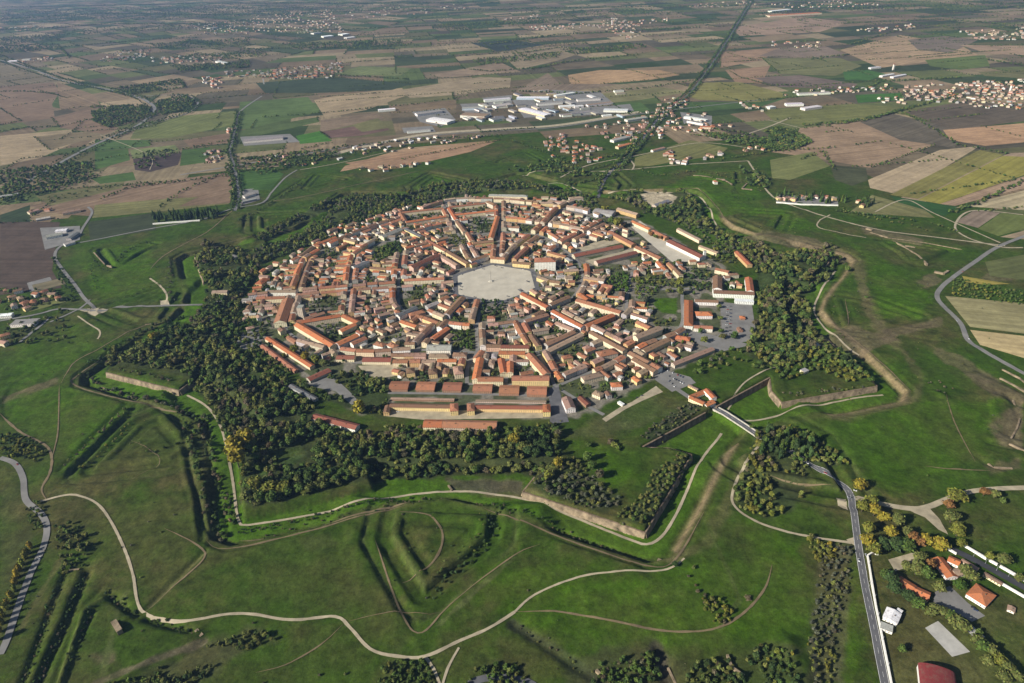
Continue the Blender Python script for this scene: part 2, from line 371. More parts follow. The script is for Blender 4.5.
for p in ([(5, 400), (70, 385), (100, 395), (125, 405), (70, 465), (55, 440), (20, 425)], [(480, 560), (640, 580), (700, 560), (760, 560), (815, 600), (800, 640), (720, 655), (560, 640), (470, 600)], [(845, 425), (925, 405), (1000, 400), (985, 450), (900, 500), (870, 480)],
          [(770, 205), (850, 240), (930, 290), (925, 320), (880, 320), (865, 260), (830, 235), (770, 225)], [(560, 440), (600, 445), (640, 480), (615, 495), (590, 470)], [(745, 520), (800, 545), (815, 600), (760, 570)], [(840, 560), (858, 560), (870, 640), (850, 683), (835, 683)], [(70, 245), (150, 245), (160, 290), (100, 300)], [(10, 345), (80, 325), (95, 345), (60, 375), (10, 390)], [(640, 200), (700, 170), (760, 190), (770, 215), (720, 215)]):
    paint(p, (0.042, 0.090, 0.004), .35, 10, .8)
for p in ([(60, 505), (200, 500), (208, 540), (150, 600), (128, 560)], [(240, 540), (350, 530), (385, 600), (330, 612), (250, 590)], [(300, 620), (340, 625), (330, 683), (260, 683)], [(520, 630), (600, 660), (580, 683), (500, 660)], [(885, 570), (940, 600), (900, 640)], [(140, 410), (200, 430), (180, 470), (100, 480)], [(330, 570), (400, 600), (420, 650), (360, 640)]):
    paint(p, (0.056, 0.056, 0.018), .8, 12, .75)
for p in ([(560, 690), (575, 660), (610, 645), (655, 640), (690, 660), (730, 650), (765, 640), (800, 655), (806, 690)], [(100, 695), (140, 675), (200, 645), (262, 625), (280, 640), (225, 665), (190, 695)], [(372, 695), (378, 664), (400, 656), (430, 656), (442, 695)], [(462, 668), (495, 658), (530, 666), (535, 690)]):
    paint(p, (0.055, 0.055, 0.026), .6, 7, .75)
paint([(820, 545), (852, 545), (850, 600), (842, 683), (806, 683), (812, 610)], (0.085, 0.080, 0.040), .4, 4, .85)
# the town's own ground, its squares and yards
town = [PO(505, a) for a in BA]
paint(town, YARD, 0, 6, 1, False)
gn = st(vnoise(GXX, GYY, 22, 9), .40, .52)[..., None] * ((sdf(GXX, GYY, np.array(town)) < -10) & (RR > 135))[..., None] * .8
GC = GC * (1 - gn) + np.array((0.045, 0.06, 0.022, .4), np.float32) * gn
WOODS = {
 'west': [(205, 243), (240, 252), (262, 262), (258, 275), (240, 300), (243, 345), (262, 375), (300, 395), (340, 432), (392, 436), (425, 434), (500, 436), (556, 430), (562, 455), (548, 480), (520, 470), (440, 474), (385, 478), (330, 492), (255, 512), (238, 500), (244, 470), (228, 440), (208, 400), (187, 380), (165, 372), (105, 368), (110, 352), (150, 338), (185, 325), (203, 306), (207, 285), (194, 262)],
 'north': [(250, 238), (300, 215), (330, 198), (345, 197), (400, 196), (440, 183), (490, 180), (560, 190), (598, 196), (592, 207), (560, 200), (530, 190), (490, 192), (448, 202), (398, 208), (388, 222), (350, 232), (300, 250), (268, 262), (250, 255), (300, 232), (330, 213), (345, 205), (300, 222), (262, 243)],
 'east': [(600, 196), (640, 192), (690, 195), (712, 225), (760, 245), (775, 257), (800, 253), (832, 246), (840, 257), (830, 276), (805, 292), (812, 315), (820, 350), (800, 365), (775, 370), (742, 352), (757, 320), (760, 290), (752, 262), (722, 242), (690, 225), (672, 222), (640, 210)],
 'apron': [(575, 460), (590, 478), (620, 500), (618, 510), (600, 515), (560, 503), (530, 490), (535, 470)],
 'flank': [(655, 470), (690, 457), (688, 470), (662, 512), (647, 530), (615, 520), (640, 500)],
 'curtain': [(640, 440), (655, 425), (690, 403), (706, 407), (690, 422), (655, 446)],
 'island': [(755, 432), (800, 428), (835, 450), (850, 465), (822, 466), (808, 468), (805, 490), (795, 510), (765, 520), (738, 510), (735, 490), (748, 462)],
 'barracks': [(330, 375), (385, 372), (388, 400), (386, 420), (360, 412), (318, 398), (350, 392)],
}
for k, p in WOODS.items(): paint(p, WOODF, .3, 4)
for p in ([(228, 420), (260, 450), (300, 455), (290, 470), (262, 478)], [(300, 440), (330, 428), (320, 450)], [(275, 455), (300, 448), (310, 462), (285, 470)]): paint(p, (0.05, 0.08, 0.025), 1, 3)
paint([(655, 298), (677, 298), (677, 314), (662, 313), (654, 306)], LUSH, .3, 2)
for p in ([(640, 196), (664, 194), (677, 198), (672, 205), (655, 208), (645, 203)], ): paint(p, (0.34, 0.29, 0.20), 0, 2)
for a_, b_, c_ in (([(60, 680), (85, 612), (106, 598)], (0.085, 0.10, 0.03), 3.5), ([(184, 436), (206, 520)], (0.08, 0.085, 0.03), 2.5), ([(20, 630), (60, 560)], DRY, 5), ([(150, 605), (205, 555)], (0.10, 0.10, 0.04), 5), ([(100, 683), (120, 600), (130, 590)], (0.085, 0.10, 0.035), 5),
                   ([(95, 683), (170, 655), (205, 640)], (0.11, 0.09, 0.06), 6), ([(440, 625), (512, 560)], (0.075, 0.09, 0.03), 4), ([(705, 520), (740, 600), (720, 628)], (0.08, 0.1, 0.03), 3),
                   ([(515, 625), (560, 655), (600, 680)], (0.04, 0.04, 0.025), 9), ([(655, 648), (668, 683)], (0.06, 0.05, 0.04), 9), ([(812, 640), (815, 683)], (0.15, 0.14, 0.09), 3)):
    paintline(a_, b_, c_, .5, .8)
def build_ground():
    nx, ny = len(gx), len(gy)
    V = np.stack([GXX, GYY, GZ], -1).reshape(-1, 3)
    i = np.arange(nx - 1)[:, None] * ny + np.arange(ny - 1)[None]
    Q = np.stack([i, i + ny, i + ny + 1, i + 1], -1).reshape(-1, 4)
    me = tri_mesh('ground', V, Q, smooth=True)
    at = me.color_attributes.new('Col', 'FLOAT_COLOR', 'POINT'); at.data.foreach_set('color', GC.reshape(-1, 4).ravel())
    return tag(link('ground', me, M['ground']), kind='structure')
build_ground()

# ------------------------------------------------------------------ farmland
SOILC = [(0.155, 0.115, 0.07), (0.185, 0.14, 0.085), (0.125, 0.10, 0.062), (0.22, 0.175, 0.105), (0.085, 0.075, 0.048)]
CROPC = [(0.068, 0.092, 0.030), (0.092, 0.104, 0.038), (0.105, 0.10, 0.045), (0.04, 0.062, 0.02), (0.045, 0.06, 0.026)]
BROWN, TAN, DKBR, OLIVE, GREEN, DKGR, PALEG, STRAW, YELL = (0.165, 0.115, 0.075), (0.265, 0.205, 0.125), (0.075, 0.055, 0.042), (0.12, 0.115, 0.05), (0.055, 0.095, 0.025), (0.035, 0.052, 0.024), (0.12, 0.14, 0.055), (0.31, 0.25, 0.14), (0.21, 0.19, 0.045)
FRNG = random.Random(5)
def clip_split(P, nx_, ny_, c):
    A, B = [], []
    for i in range(len(P)):
        p, q = P[i], P[(i + 1) % len(P)]; dp = p[0] * nx_ + p[1] * ny_ - c; dq = q[0] * nx_ + q[1] * ny_ - c
        (A if dp <= 0 else B).append(p)
        if dp * dq < 0:
            t = dp / (dp - dq); m = (p[0] + (q[0] - p[0]) * t, p[1] + (q[1] - p[1]) * t); A.append(m); B.append(m)
    return A, B
def area(P): return abs(sum(P[i][0] * P[(i + 1) % len(P)][1] - P[(i + 1) % len(P)][0] * P[i][1] for i in range(len(P)))) / 2
def bsp(P, ang, target, out, depth=0):
    a = area(P)
    if a < target * FRNG.uniform(.6, 1.8) or len(P) < 3: out.append((P, ang)); return
    if depth < 5 and FRNG.random() < .5: ang = ang + FRNG.uniform(-.5, .5)
    best = None
    for t in (ang, ang + math.pi / 2):
        pr = [p[0] * math.cos(t) + p[1] * math.sin(t) for p in P]; e = max(pr) - min(pr)
        e *= (1.0 if t == ang else .62)
        if best is None or e > best[0]: best = (e, t, min(pr), max(pr))
    _, t, lo, hi = best; t += FRNG.gauss(0, .07);
    pr = [p[0] * math.cos(t) + p[1] * math.sin(t) for p in P]; lo, hi = min(pr), max(pr); c = lo + (hi - lo) * FRNG.uniform(.32, .68); t2 = t + FRNG.gauss(0, .03)
    A, B = clip_split(P, math.cos(t), math.sin(t), c)
    for Q in (A, B):
        if len(Q) >= 3: bsp(Q, ang, target, out, depth + 1)
cells = []
bsp([(-11500, 700), (8500, 700), (8500, 17500), (-14500, 17500)], 1.1, 52000, cells)
HEDGE = []                                   # world polylines that carry hedgerows
FV, FF, FCc, FU = [], [], [], []
def add_field(P, col, ang, z):
    b = len(FV); FV.extend([(x, y, z) for x, y in P]); FF.append(tuple(range(b, b + len(P)))); FCc.append(col)
    FU.append([(x * math.cos(ang) + y * math.sin(ang), 0) for x, y in P])
for P, ang in cells:
    cx_ = sum(p[0] for p in P) / len(P); cy_ = sum(p[1] for p in P) / len(P)
    if max(p[1] for p in P) < 900: continue
    if min(math.hypot(p[0] - CX, p[1] - CY) for p in P + [(cx_, cy_)]) < 1180: continue
    if sum((p[0]-CX)*0 for p in P): continue
    if abs(cx_) > cy_ * .92 + 500: continue
    # keep clear when an edge passes over the fortress
    bad = False
    for i in range(len(P)):
        ax, ay = P[i]; bx, by = P[(i + 1) % len(P)]
        for t in (.2, .4, .6, .8):
            if math.hypot(ax + (bx - ax) * t - CX, ay + (by - ay) * t - CY) < 1180: bad = True
    if bad: continue
    soil = FRNG.random() < (.58 if cx_ < 1500 else .5)
    c = FRNG.choice(SOILC if soil else CROPC); k = FRNG.uniform(.8, 1.15)
    add_field(P, tuple(v * k for v in c), ang + (0 if FRNG.random() < .7 else 1.57), 0.12)
    far = math.hypot(cx_, cy_)
    for i in range(len(P)):
        if FRNG.random() < .22 + .14 * (far > 4500): HEDGE.append((P[i], P[(i + 1) % len(P)], FRNG.uniform(.4, 1)))
me = mesh('farmland', FV, FF, FCc, FU); tag(link('farmland', me, M['field']), kind='structure')
TF = [  # traced fields: outline in the photograph, colour, furrow direction given by the first edge
 ([(0, 222), (60, 222), (52, 270), (62, 288), (0, 295)], DKBR), ([(0, 215), (30, 205), (30, 222), (0, 222)], DKGR),
 ([(30, 206), (110, 188), (224, 173), (234, 173), (230, 203), (160, 208), (88, 216), (60, 214)], BROWN), ([(95, 205), (152, 200), (225, 195), (229, 204), (155, 212), (92, 218)], (0.14, 0.135, 0.055)),
 ([(88, 222), (153, 213), (156, 230), (90, 240)], (0.040, 0.050, 0.025)), ([(36, 196), (125, 181), (122, 188), (50, 206)], OLIVE), ([(90, 178), (133, 172), (136, 180), (100, 184)], GREEN),
 ([(0, 136), (45, 132), (78, 141), (40, 158), (0, 166)], TAN), ([(34, 137), (100, 130), (105, 137), (78, 142), (50, 150)], (0.15, 0.12, 0.07)), ([(0, 84), (52, 80), (60, 92), (52, 104), (55, 118), (0, 125)], BROWN), ([(57, 82), (95, 95), (100, 105), (60, 110)], (0.18, 0.13, 0.08)),
 ([(0, 62), (35, 72), (60, 82), (0, 86)], (0.14, 0.115, 0.07)), ([(52, 118), (90, 108), (95, 122), (120, 128), (105, 134), (60, 128)], BROWN), ([(100, 103), (140, 98), (152, 106), (150, 112), (105, 110)], TAN),
 ([(135, 130), (180, 116), (236, 111), (235, 125), (170, 138), (130, 139)], (0.115, 0.13, 0.045)), ([(130, 150), (175, 145), (180, 151), (133, 159)], PALEG), ([(133, 159), (182, 153), (178, 165), (150, 172), (135, 170)], (0.06, 0.045, 0.04)), ([(183, 140), (230, 133), (232, 143), (190, 147)], BROWN), ([(182, 150), (210, 147), (208, 162), (180, 166)], GREEN), ([(95, 152), (128, 149), (130, 160), (95, 170)], GREEN), ([(95, 140), (150, 140), (150, 146), (95, 152)], (0.06, 0.10, 0.03)),
 ([(240, 102), (308, 97), (320, 112), (256, 127), (237, 130)], (0.075, 0.11, 0.035)), ([(238, 131), (318, 117), (319, 122), (238, 140)], (0.065, 0.09, 0.03)), ([(240, 172), (272, 168), (284, 174), (270, 190), (240, 190)], (0.045, 0.09, 0.02)), ([(296, 136), (320, 131), (332, 141), (300, 144)], (0.05, 0.13, 0.02)),
 ([(314, 100), (340, 95), (402, 88), (408, 95), (366, 110), (325, 118)], TAN), ([(400, 90), (480, 77), (511, 78), (512, 88), (455, 95), (410, 98)], (0.24, 0.19, 0.12)), ([(321, 120), (375, 113), (385, 118), (320, 132)], (0.16, 0.12, 0.08)), ([(320, 132), (380, 122), (390, 130), (360, 136), (330, 138)], (0.12, 0.075, 0.06)), ([(352, 125), (378, 118), (388, 128), (362, 132)], OLIVE),
 ([(256, 83), (330, 77), (412, 84), (392, 90), (318, 93), (265, 93)], (0.040, 0.055, 0.03)), ([(330, 75), (360, 66), (412, 68), (400, 76)], PALEG), ([(405, 148), (500, 140), (400, 160), (340, 172), (345, 166)], (0.26, 0.17, 0.10)), ([(345, 163), (400, 154), (495, 142), (470, 152), (400, 168), (372, 170)], (0.26, 0.165, 0.10)),
 ([(430, 75), (500, 62), (512, 72), (440, 78)], (0.2, 0.15, 0.10)), ([(512, 70), (560, 60), (590, 50), (560, 46), (512, 52)], (0.20, 0.16, 0.10)), ([(568, 75), (600, 70), (660, 70), (680, 75), (650, 80), (600, 84), (570, 84)], (0.30, 0.20, 0.11)), ([(512, 92), (548, 73), (560, 84), (620, 84), (580, 90), (540, 95)], (0.17, 0.13, 0.09)), ([(470, 43), (512, 40), (545, 45), (512, 52)], (0.035, 0.045, 0.035)),
 ([(580, 96), (660, 87), (690, 92), (640, 100), (600, 104)], (0.16, 0.15, 0.07)), ([(612, 104), (640, 102), (650, 110), (630, 115)], (0.06, 0.10, 0.03)), ([(690, 83), (740, 82), (790, 95), (760, 102), (700, 100), (685, 96)], (0.16, 0.15, 0.05)), ([(685, 102), (760, 102), (790, 97), (760, 107), (690, 112)], (0.06, 0.10, 0.03)), ([(635, 158), (690, 140), (728, 148), (720, 155), (650, 166), (634, 166)], (0.125, 0.125, 0.045)),
 ([(720, 52), (768, 48), (768, 60), (720, 68)], (0.24, 0.16, 0.10)), ([(725, 70), (768, 66), (768, 84), (735, 82)], (0.22, 0.145, 0.09)), ([(730, 28), (800, 17), (850, 22), (820, 32), (740, 36)], (0.24, 0.17, 0.115)), ([(768, 48), (825, 46), (848, 55), (815, 60), (768, 56)], (0.17, 0.13, 0.095)), ([(768, 58), (840, 58), (862, 66), (835, 76), (780, 74)], (0.13, 0.13, 0.055)), ([(768, 78), (800, 75), (858, 84), (850, 89), (768, 87)], (0.13, 0.10, 0.08)), ([(843, 72), (868, 70), (886, 74), (870, 80), (845, 80)], (0.05, 0.11, 0.025)),
 ([(840, 50), (900, 35), (960, 45), (978, 55), (925, 62), (880, 68), (862, 60)], (0.28, 0.20, 0.12)), ([(908, 40), (945, 36), (978, 40), (950, 53), (918, 50)], (0.145, 0.115, 0.085)), ([(925, 60), (985, 55), (990, 66), (960, 70), (930, 66)], (0.09, 0.12, 0.035)), ([(960, 45), (1023, 46), (1023, 56), (990, 54)], (0.26, 0.185, 0.12)), ([(978, 72), (1023, 68), (1023, 80), (985, 76)], OLIVE), ([(855, 95), (900, 93), (905, 100), (858, 103)], (0.045, 0.11, 0.02)),
 ([(768, 110), (850, 104), (915, 108), (900, 113), (870, 118), (805, 126), (768, 120)], (0.125, 0.13, 0.045)), ([(800, 128), (860, 122), (905, 132), (935, 145), (870, 168), (815, 158), (770, 152), (790, 148)], (0.235, 0.165, 0.105)), ([(860, 122), (890, 113), (960, 130), (955, 148), (900, 140)], (0.10, 0.085, 0.06)), ([(885, 112), (930, 106), (963, 113), (945, 125), (905, 115)], (0.125, 0.125, 0.045)), ([(905, 112), (970, 100), (1023, 112), (1023, 118), (950, 130)], (0.10, 0.08, 0.055)), ([(943, 130), (1023, 121), (1023, 140), (985, 146), (950, 140)], (0.30, 0.19, 0.11)),
 ([(900, 198), (1010, 153), (1023, 152), (1023, 154), (920, 204)], (0.24, 0.18, 0.12)), ([(868, 180), (940, 150), (980, 146), (900, 195), (870, 188)], (0.30, 0.235, 0.15)), ([(890, 195), (980, 150), (1003, 155), (918, 199)], (0.17, 0.155, 0.05)), ([(918, 200), (1003, 156), (1023, 158), (1023, 166), (940, 204)], YELL), ([(940, 204), (1023, 168), (1023, 182), (985, 198), (955, 206)], (0.27, 0.19, 0.125)), ([(890, 196), (958, 207), (945, 216), (905, 208)], (0.030, 0.075, 0.02)), ([(955, 208), (1023, 184), (1023, 212), (975, 207)], (0.30, 0.25, 0.155)),
 ([(770, 160), (812, 152), (830, 166), (790, 180), (772, 178)], (0.13, 0.14, 0.05)), ([(830, 165), (866, 168), (868, 180), (852, 186), (835, 180)], (0.055, 0.06, 0.03)), ([(872, 195), (925, 210), (935, 218), (870, 214), (850, 212)], (0.15, 0.145, 0.06)), ([(955, 222), (975, 210), (1000, 213), (978, 228)], (0.20, 0.155, 0.115)), ([(978, 229), (1002, 213), (1023, 216), (1023, 222), (998, 236)], (0.10, 0.12, 0.035)), ([(1000, 237), (1023, 224), (1023, 242)], (0.22, 0.17, 0.11)),
 ([(985, 262), (1023, 250), (1023, 283), (990, 276)], (0.085, 0.095, 0.035)), ([(945, 296), (1023, 306), (1023, 337), (970, 327)], (0.20, 0.18, 0.09)), ([(970, 330), (1023, 339), (1023, 366), (980, 345)], (0.33, 0.26, 0.135)), ([(962, 276), (985, 280), (1010, 284), (985, 285), (965, 282)], (0.24, 0.2, 0.05)),
 ([(20, 308), (62, 296), (66, 302), (30, 312)], (0.11, 0.12, 0.04)), ([(32, 285), (62, 278), (66, 284), (35, 292)], (0.15, 0.13, 0.08)),
]
def seam(q):
    x, y = q
    if x in (512, 768): x += ((y * 7) % 13 - 6) * 2.2
    if x == 1023: x = 1050
    return (x, y)
TF = [([seam(q) for q in p], c) for p, c in TF]
for i, (p, c) in enumerate(TF):
    P = GL(p); e = math.atan2(P[1][1] - P[0][1], P[1][0] - P[0][0]) + math.pi / 2
    z = 0.14 + .0025 * i
    V = [(x, y, z + max(0, hz(x, y)) * (math.hypot(x - CX, y - CY) < 1150)) for x, y in P]
    me = mesh('field', V, [tuple(range(len(V)))], [c], [[(x * math.cos(e) + y * math.sin(e), 0) for x, y in P]])
    tag(link('field', me, M['field']), kind='structure')
    if G(*p[0])[1] > 2300 and i % 2 == 0:
        k = FRNG.randrange(len(P)); HEDGE.append((P[k], P[(k + 1) % len(P)], .8))

# ------------------------------------------------------------------ roads and paths
def spline(P, step=6.0):
    out = []; n = len(P)
    for i in range(n - 1):
        p0 = P[max(i - 1, 0)]; p1 = P[i]; p2 = P[i + 1]; p3 = P[min(i + 2, n - 1)]
        L = math.hypot(p2[0] - p1[0], p2[1] - p1[1]); k = max(1, int(L / step)); k = min(k, 60)
        for j in range(k):
            t = j / k
            out.append(tuple(0.5 * ((2 * p1[d]) + (-p0[d] + p2[d]) * t + (2 * p0[d] - 5 * p1[d] + 4 * p2[d] - p3[d]) * t * t + (-p0[d] + 3 * p1[d] - 3 * p2[d] + p3[d]) * t ** 3) for d in (0, 1)))
    out.append(tuple(P[-1])); return out
def ribbon(name, P, width, mat, z=0.3, sm=True, off=0.0, wob=0.0, kind='structure', flat=None, taper=0):
    Q = spline(P) if sm else list(P); V, Fs = [], []
    for i, p in enumerate(Q):
        a = Q[max(i - 1, 0)]; b = Q[min(i + 1, len(Q) - 1)]; dx_, dy_ = b[0] - a[0], b[1] - a[1]; L = math.hypot(dx_, dy_) or 1
        nx_, ny_ = -dy_ / L, dx_ / L; w = width * (1 + wob * (rnd.random() - .5)) * (min(1, .12 + min(i, len(Q) - 1 - i) / taper) if taper else 1)
        zz = []
        for s in (-.5, 0, .5):
            x = p[0] + nx_ * (w * s + off); y = p[1] + ny_ * (w * s + off)
            zz.append((x, y, flat if flat is not None else hz(x, y) + z + (.25 if y > 2420 or abs(x) > 1120 else 0)))
        V += zz
        if i: b_ = 3 * i; Fs += [(b_ - 3, b_, b_ + 1, b_ - 2), (b_ - 2, b_ + 1, b_ + 2, b_ - 1)]
    Fs = [f[::-1] for f in Fs]
    o = link(name, mesh(name, V, Fs, smooth=True), mat); 
    return tag(o, kind=kind)
ROADS = [
 ('motorway', [(25, 183), (80, 152), (110, 138), (135, 127), (150, 116), (154, 107), (140, 98), (110, 90), (60, 80), (35, 70), (0, 60)], 15, 'road_pale'),
 ('road', [(110, 138), (140, 128), (165, 120), (188, 113), (198, 104), (190, 97), (170, 95), (130, 97)], 9, 'road_pale'),
 ('road', [(235, 211), (239, 195), (234, 165), (230, 152), (236, 128), (240, 112), (262, 96)], 9, 'road_pale'),
 ('road', [(0, 458), (15, 464), (23, 478), (26, 500), (41, 514), (47, 528), (43, 548), (30, 575), (17, 610), (7, 640), (0, 655)], 7.8, 'road_pale'),
 ('road', [(0, 321), (35, 315), (60, 309), (95, 311), (120, 308), (165, 306), (198, 305)], 6.5, 'road_pale'),
 ('road', [(95, 309), (84, 298), (75, 285), (63, 270), (55, 257), (60, 247), (76, 240), (83, 228), (92, 213), (88, 207)], 7, 'road_pale'),
 ('road', [(78, 243), (100, 239), (150, 229), (200, 220), (220, 213), (236, 208), (262, 203), (272, 192), (285, 178), (297, 170)], 6, 'road_pale'),
 ('road', [(50, 322), (80, 309), (90, 300)], 5, 'road_pale'),
 ('road', [(20, 342), (38, 328), (50, 317)], 6, 'road_pale'),
 ('railway_yard', [(330, 155), (380, 143), (430, 134), (500, 129), (560, 125), (640, 112)], 30, 'gravel'),
 ('railway', [(180, 175), (240, 165), (330, 150), (430, 136), (500, 131), (560, 127), (640, 114), (760, 100)], 9, 'road_pale'),
 ('road', [(752, 0), (735, 28), (716, 58), (690, 93), (660, 117), (636, 148), (620, 163), (607, 176), (600, 190), (597, 200)], 10, 'asphalt'),
 ('road', [(748, 161), (760, 180), (768, 192), (780, 201), (820, 215), (880, 230), (940, 238), (1005, 246)], 5.5, 'gravel'),
 ('road', [(1045, 229), (1000, 246), (975, 262), (955, 276), (941, 288), (937, 297), (945, 308), (960, 323), (968, 340), (985, 352), (1045, 385)], 9, 'road_pale'),
 ('road', [(1023, 248), (1000, 247), (968, 238), (955, 226), (972, 211), (1023, 215)], 5, 'gravel'),
 ('road', [(875, 212), (905, 200), (935, 214), (1000, 243)], 4, 'gravel'),
 ('road', [(712, 407), (725, 414), (745, 427), (766, 441), (790, 453), (806, 463), (830, 477), (848, 489), (853, 512), (862, 570), (873, 625), (886, 690)], 8.5, 'asphalt'),
 ('road', [(853, 499), (866, 500), (880, 505), (905, 509), (925, 508), (945, 500), (970, 492), (1000, 489), (1045, 487)], 8, 'gravel'),
 ('road', [(462, 694), (470, 684), (485, 678.5), (502, 677), (520, 679.5), (533, 685), (540, 694)], 8, 'asphalt'),
 ('road', [(948, 548), (985, 566), (1040, 597)], 9, 'asphalt_dark'),
 ('road', [(600, 172), (625, 170), (680, 165), (748, 161)], 5, 'gravel'), ('road', [(512, 176), (540, 172), (600, 172)], 4, 'gravel'), ('road', [(628, 158), (634, 165), (632, 170)], 5, 'gravel'),
 ('road', [(560, 178), (590, 165), (640, 155), (700, 143), (760, 150)], 5, 'gravel'),
 ('road', [(150, 170), (148, 155), (100, 135)], 3, 'gravel'), ('road', [(768, 120), (800, 128)], 5, 'gravel'), ('road', [(690, 128), (720, 140), (760, 130), (790, 118)], 7, 'gravel'), ('road', [(300, 170), (340, 163), (400, 150), (450, 146)], 4, 'gravel'),
]
for i, (nm, p, w_, mt) in enumerate(ROADS): ribbon(nm, GL(p), w_, M[mt], .62 + .004 * i if nm != 'railway_yard' else .285)
PATHS = [
 ([(186, 392), (205, 403), (218, 420), (226, 445), (232, 480), (235, 505), (238, 518), (246, 522), (290, 515), (330, 508), (380, 497), (420, 490.5), (470, 488.5), (525, 496), (560, 508), (600, 524), (630, 536), (647, 541), (662, 533), (676, 512), (690, 482), (703, 455), (718, 436), (722, 430)], 3.6, 'gravel'),
 ([(738, 417), (760, 417), (800, 407), (850, 396), (884, 392)], 3.6, 'gravel'), ([(860, 352), (845, 345), (825, 325), (815, 308), (820, 292), (836, 268)], 3.6, 'gravel'),
 ([(743, 247), (730, 240), (715, 220), (704, 198), (692, 192), (670, 190), (608, 191)], 3.8, 'gravel'), ([(592, 191), (560, 184), (515, 176), (478, 182), (440, 190)], 3.6, 'gravel'),
 ([(40, 502), (60, 497), (76, 496), (96, 503), (110, 520), (124, 548), (133, 575), (137, 600), (142, 611), (152, 616)], 3.2, 'gravel'),
 ([(150, 616), (185, 621), (230, 614), (256, 615), (290, 620), (335, 617), (350, 628), (370, 649), (395, 656), (425, 657), (460, 641), (490, 628), (515, 612)], 3.6, 'gravel'),
 ([(515, 612), (560, 612), (610, 621), (650, 629), (685, 632), (718, 628), (745, 612), (765, 588), (772, 565)], 2.6, 'dirt'), ([(515, 612), (535, 595), (580, 578), (625, 573), (655, 573), (672, 569), (684, 560)], 2.6, 'gravel'),
 ([(425, 657), (434, 670), (442, 690)], 3, 'gravel'), ([(459, 648), (448, 668), (441, 690)], 2.6, 'gravel'),
 ([(0, 414), (20, 432), (45, 445), (52, 458), (50, 475), (42, 490), (48, 502)], 3.4, 'dirt'), ([(60, 386), (58, 430), (52, 460)], 1.8, 'dirt'), ([(62, 384), (75, 364), (100, 350), (130, 332), (160, 320)], 2.4, 'dirt'),
 ([(765, 442), (757, 450), (745, 465), (735, 485), (733, 505), (755, 522), (800, 535), (851, 543)], 3.6, 'gravel'),
 ([(256, 673), (285, 665), (320, 645), (343, 625)], 2.2, 'dirt'), ([(348, 622), (395, 613), (430, 614), (440, 612)], 1.5, 'dirt'),
 ([(402, 583), (425, 570), (440, 552), (442, 532), (430, 518), (400, 514)], 2.8, 'dirt'), ([(770, 477), (800, 484), (830, 487)], 3, 'dirt'),
 ([(0, 222), (2, 222)], 1, 'dirt'), ([(262, 203), (320, 194), (380, 180), (420, 171)], 3.2, 'dirt'), ([(150, 271), (160, 260), (175, 250), (210, 230), (228, 214), (238, 208)], 3, 'dirt'),
 ([(150, 279), (162, 288), (167, 296), (166, 306)], 4, 'gravel'), ([(78, 317), (88, 324), (100, 332), (98, 340)], 3, 'gravel'), ([(820, 220), (818, 227), (840, 233), (866, 238)], 3.4, 'gravel'), ([(820, 220), (830, 215)], 3.4, 'gravel'),
 ([(945, 395), (955, 425), (975, 462)], 1.6, 'dirt'), ([(728, 407), (745, 385), (775, 368)], 2.6, 'gravel'), ([(835, 327), (848, 325), (845, 300)], 2, 'dirt'),
 ([(925, 466), (960, 470), (990, 471)], 3, 'dirt'), ([(165, 530), (195, 545), (205, 560), (170, 590), (145, 612)], 2.2, 'dirt'),
 ([(238, 537), (300, 530), (370, 512), (425, 497)], 2.6, 'dirt'), ([(375, 540), (413, 632), (455, 600), (512, 558), (540, 545)], 2, 'dirt'), ([(130, 480), (160, 460), (130, 440)], 1.2, 'dirt'),
]
for i, (p, w_, mt) in enumerate(PATHS): ribbon('path', GL(p), w_, M[mt], .58 + .0015 * i, wob=.45 if mt == 'dirt' else .25, taper=9 if mt == 'dirt' else 0)
for a0, a1 in ((196, 236), (238, 262), (266, 292), (140, 160), (20, 56), (-36, -12), (-10, 2)):
    Q = []
    for a, rr in sorted([(b_ + d_, r_) for b_ in [x - 360 for x in BA] + BA for d_, r_ in ((-20, 650), (-15.5, 670), (-6.7, 743), (-1.2, 797), (1.2, 797), (6.7, 743), (15.5, 670))]):
        if a0 <= a <= a1: Q.append(PO(rr, a))
    if len(Q) > 2: ribbon('path', Q, 2.4, M['dirt'], .56, wob=.6, taper=12)
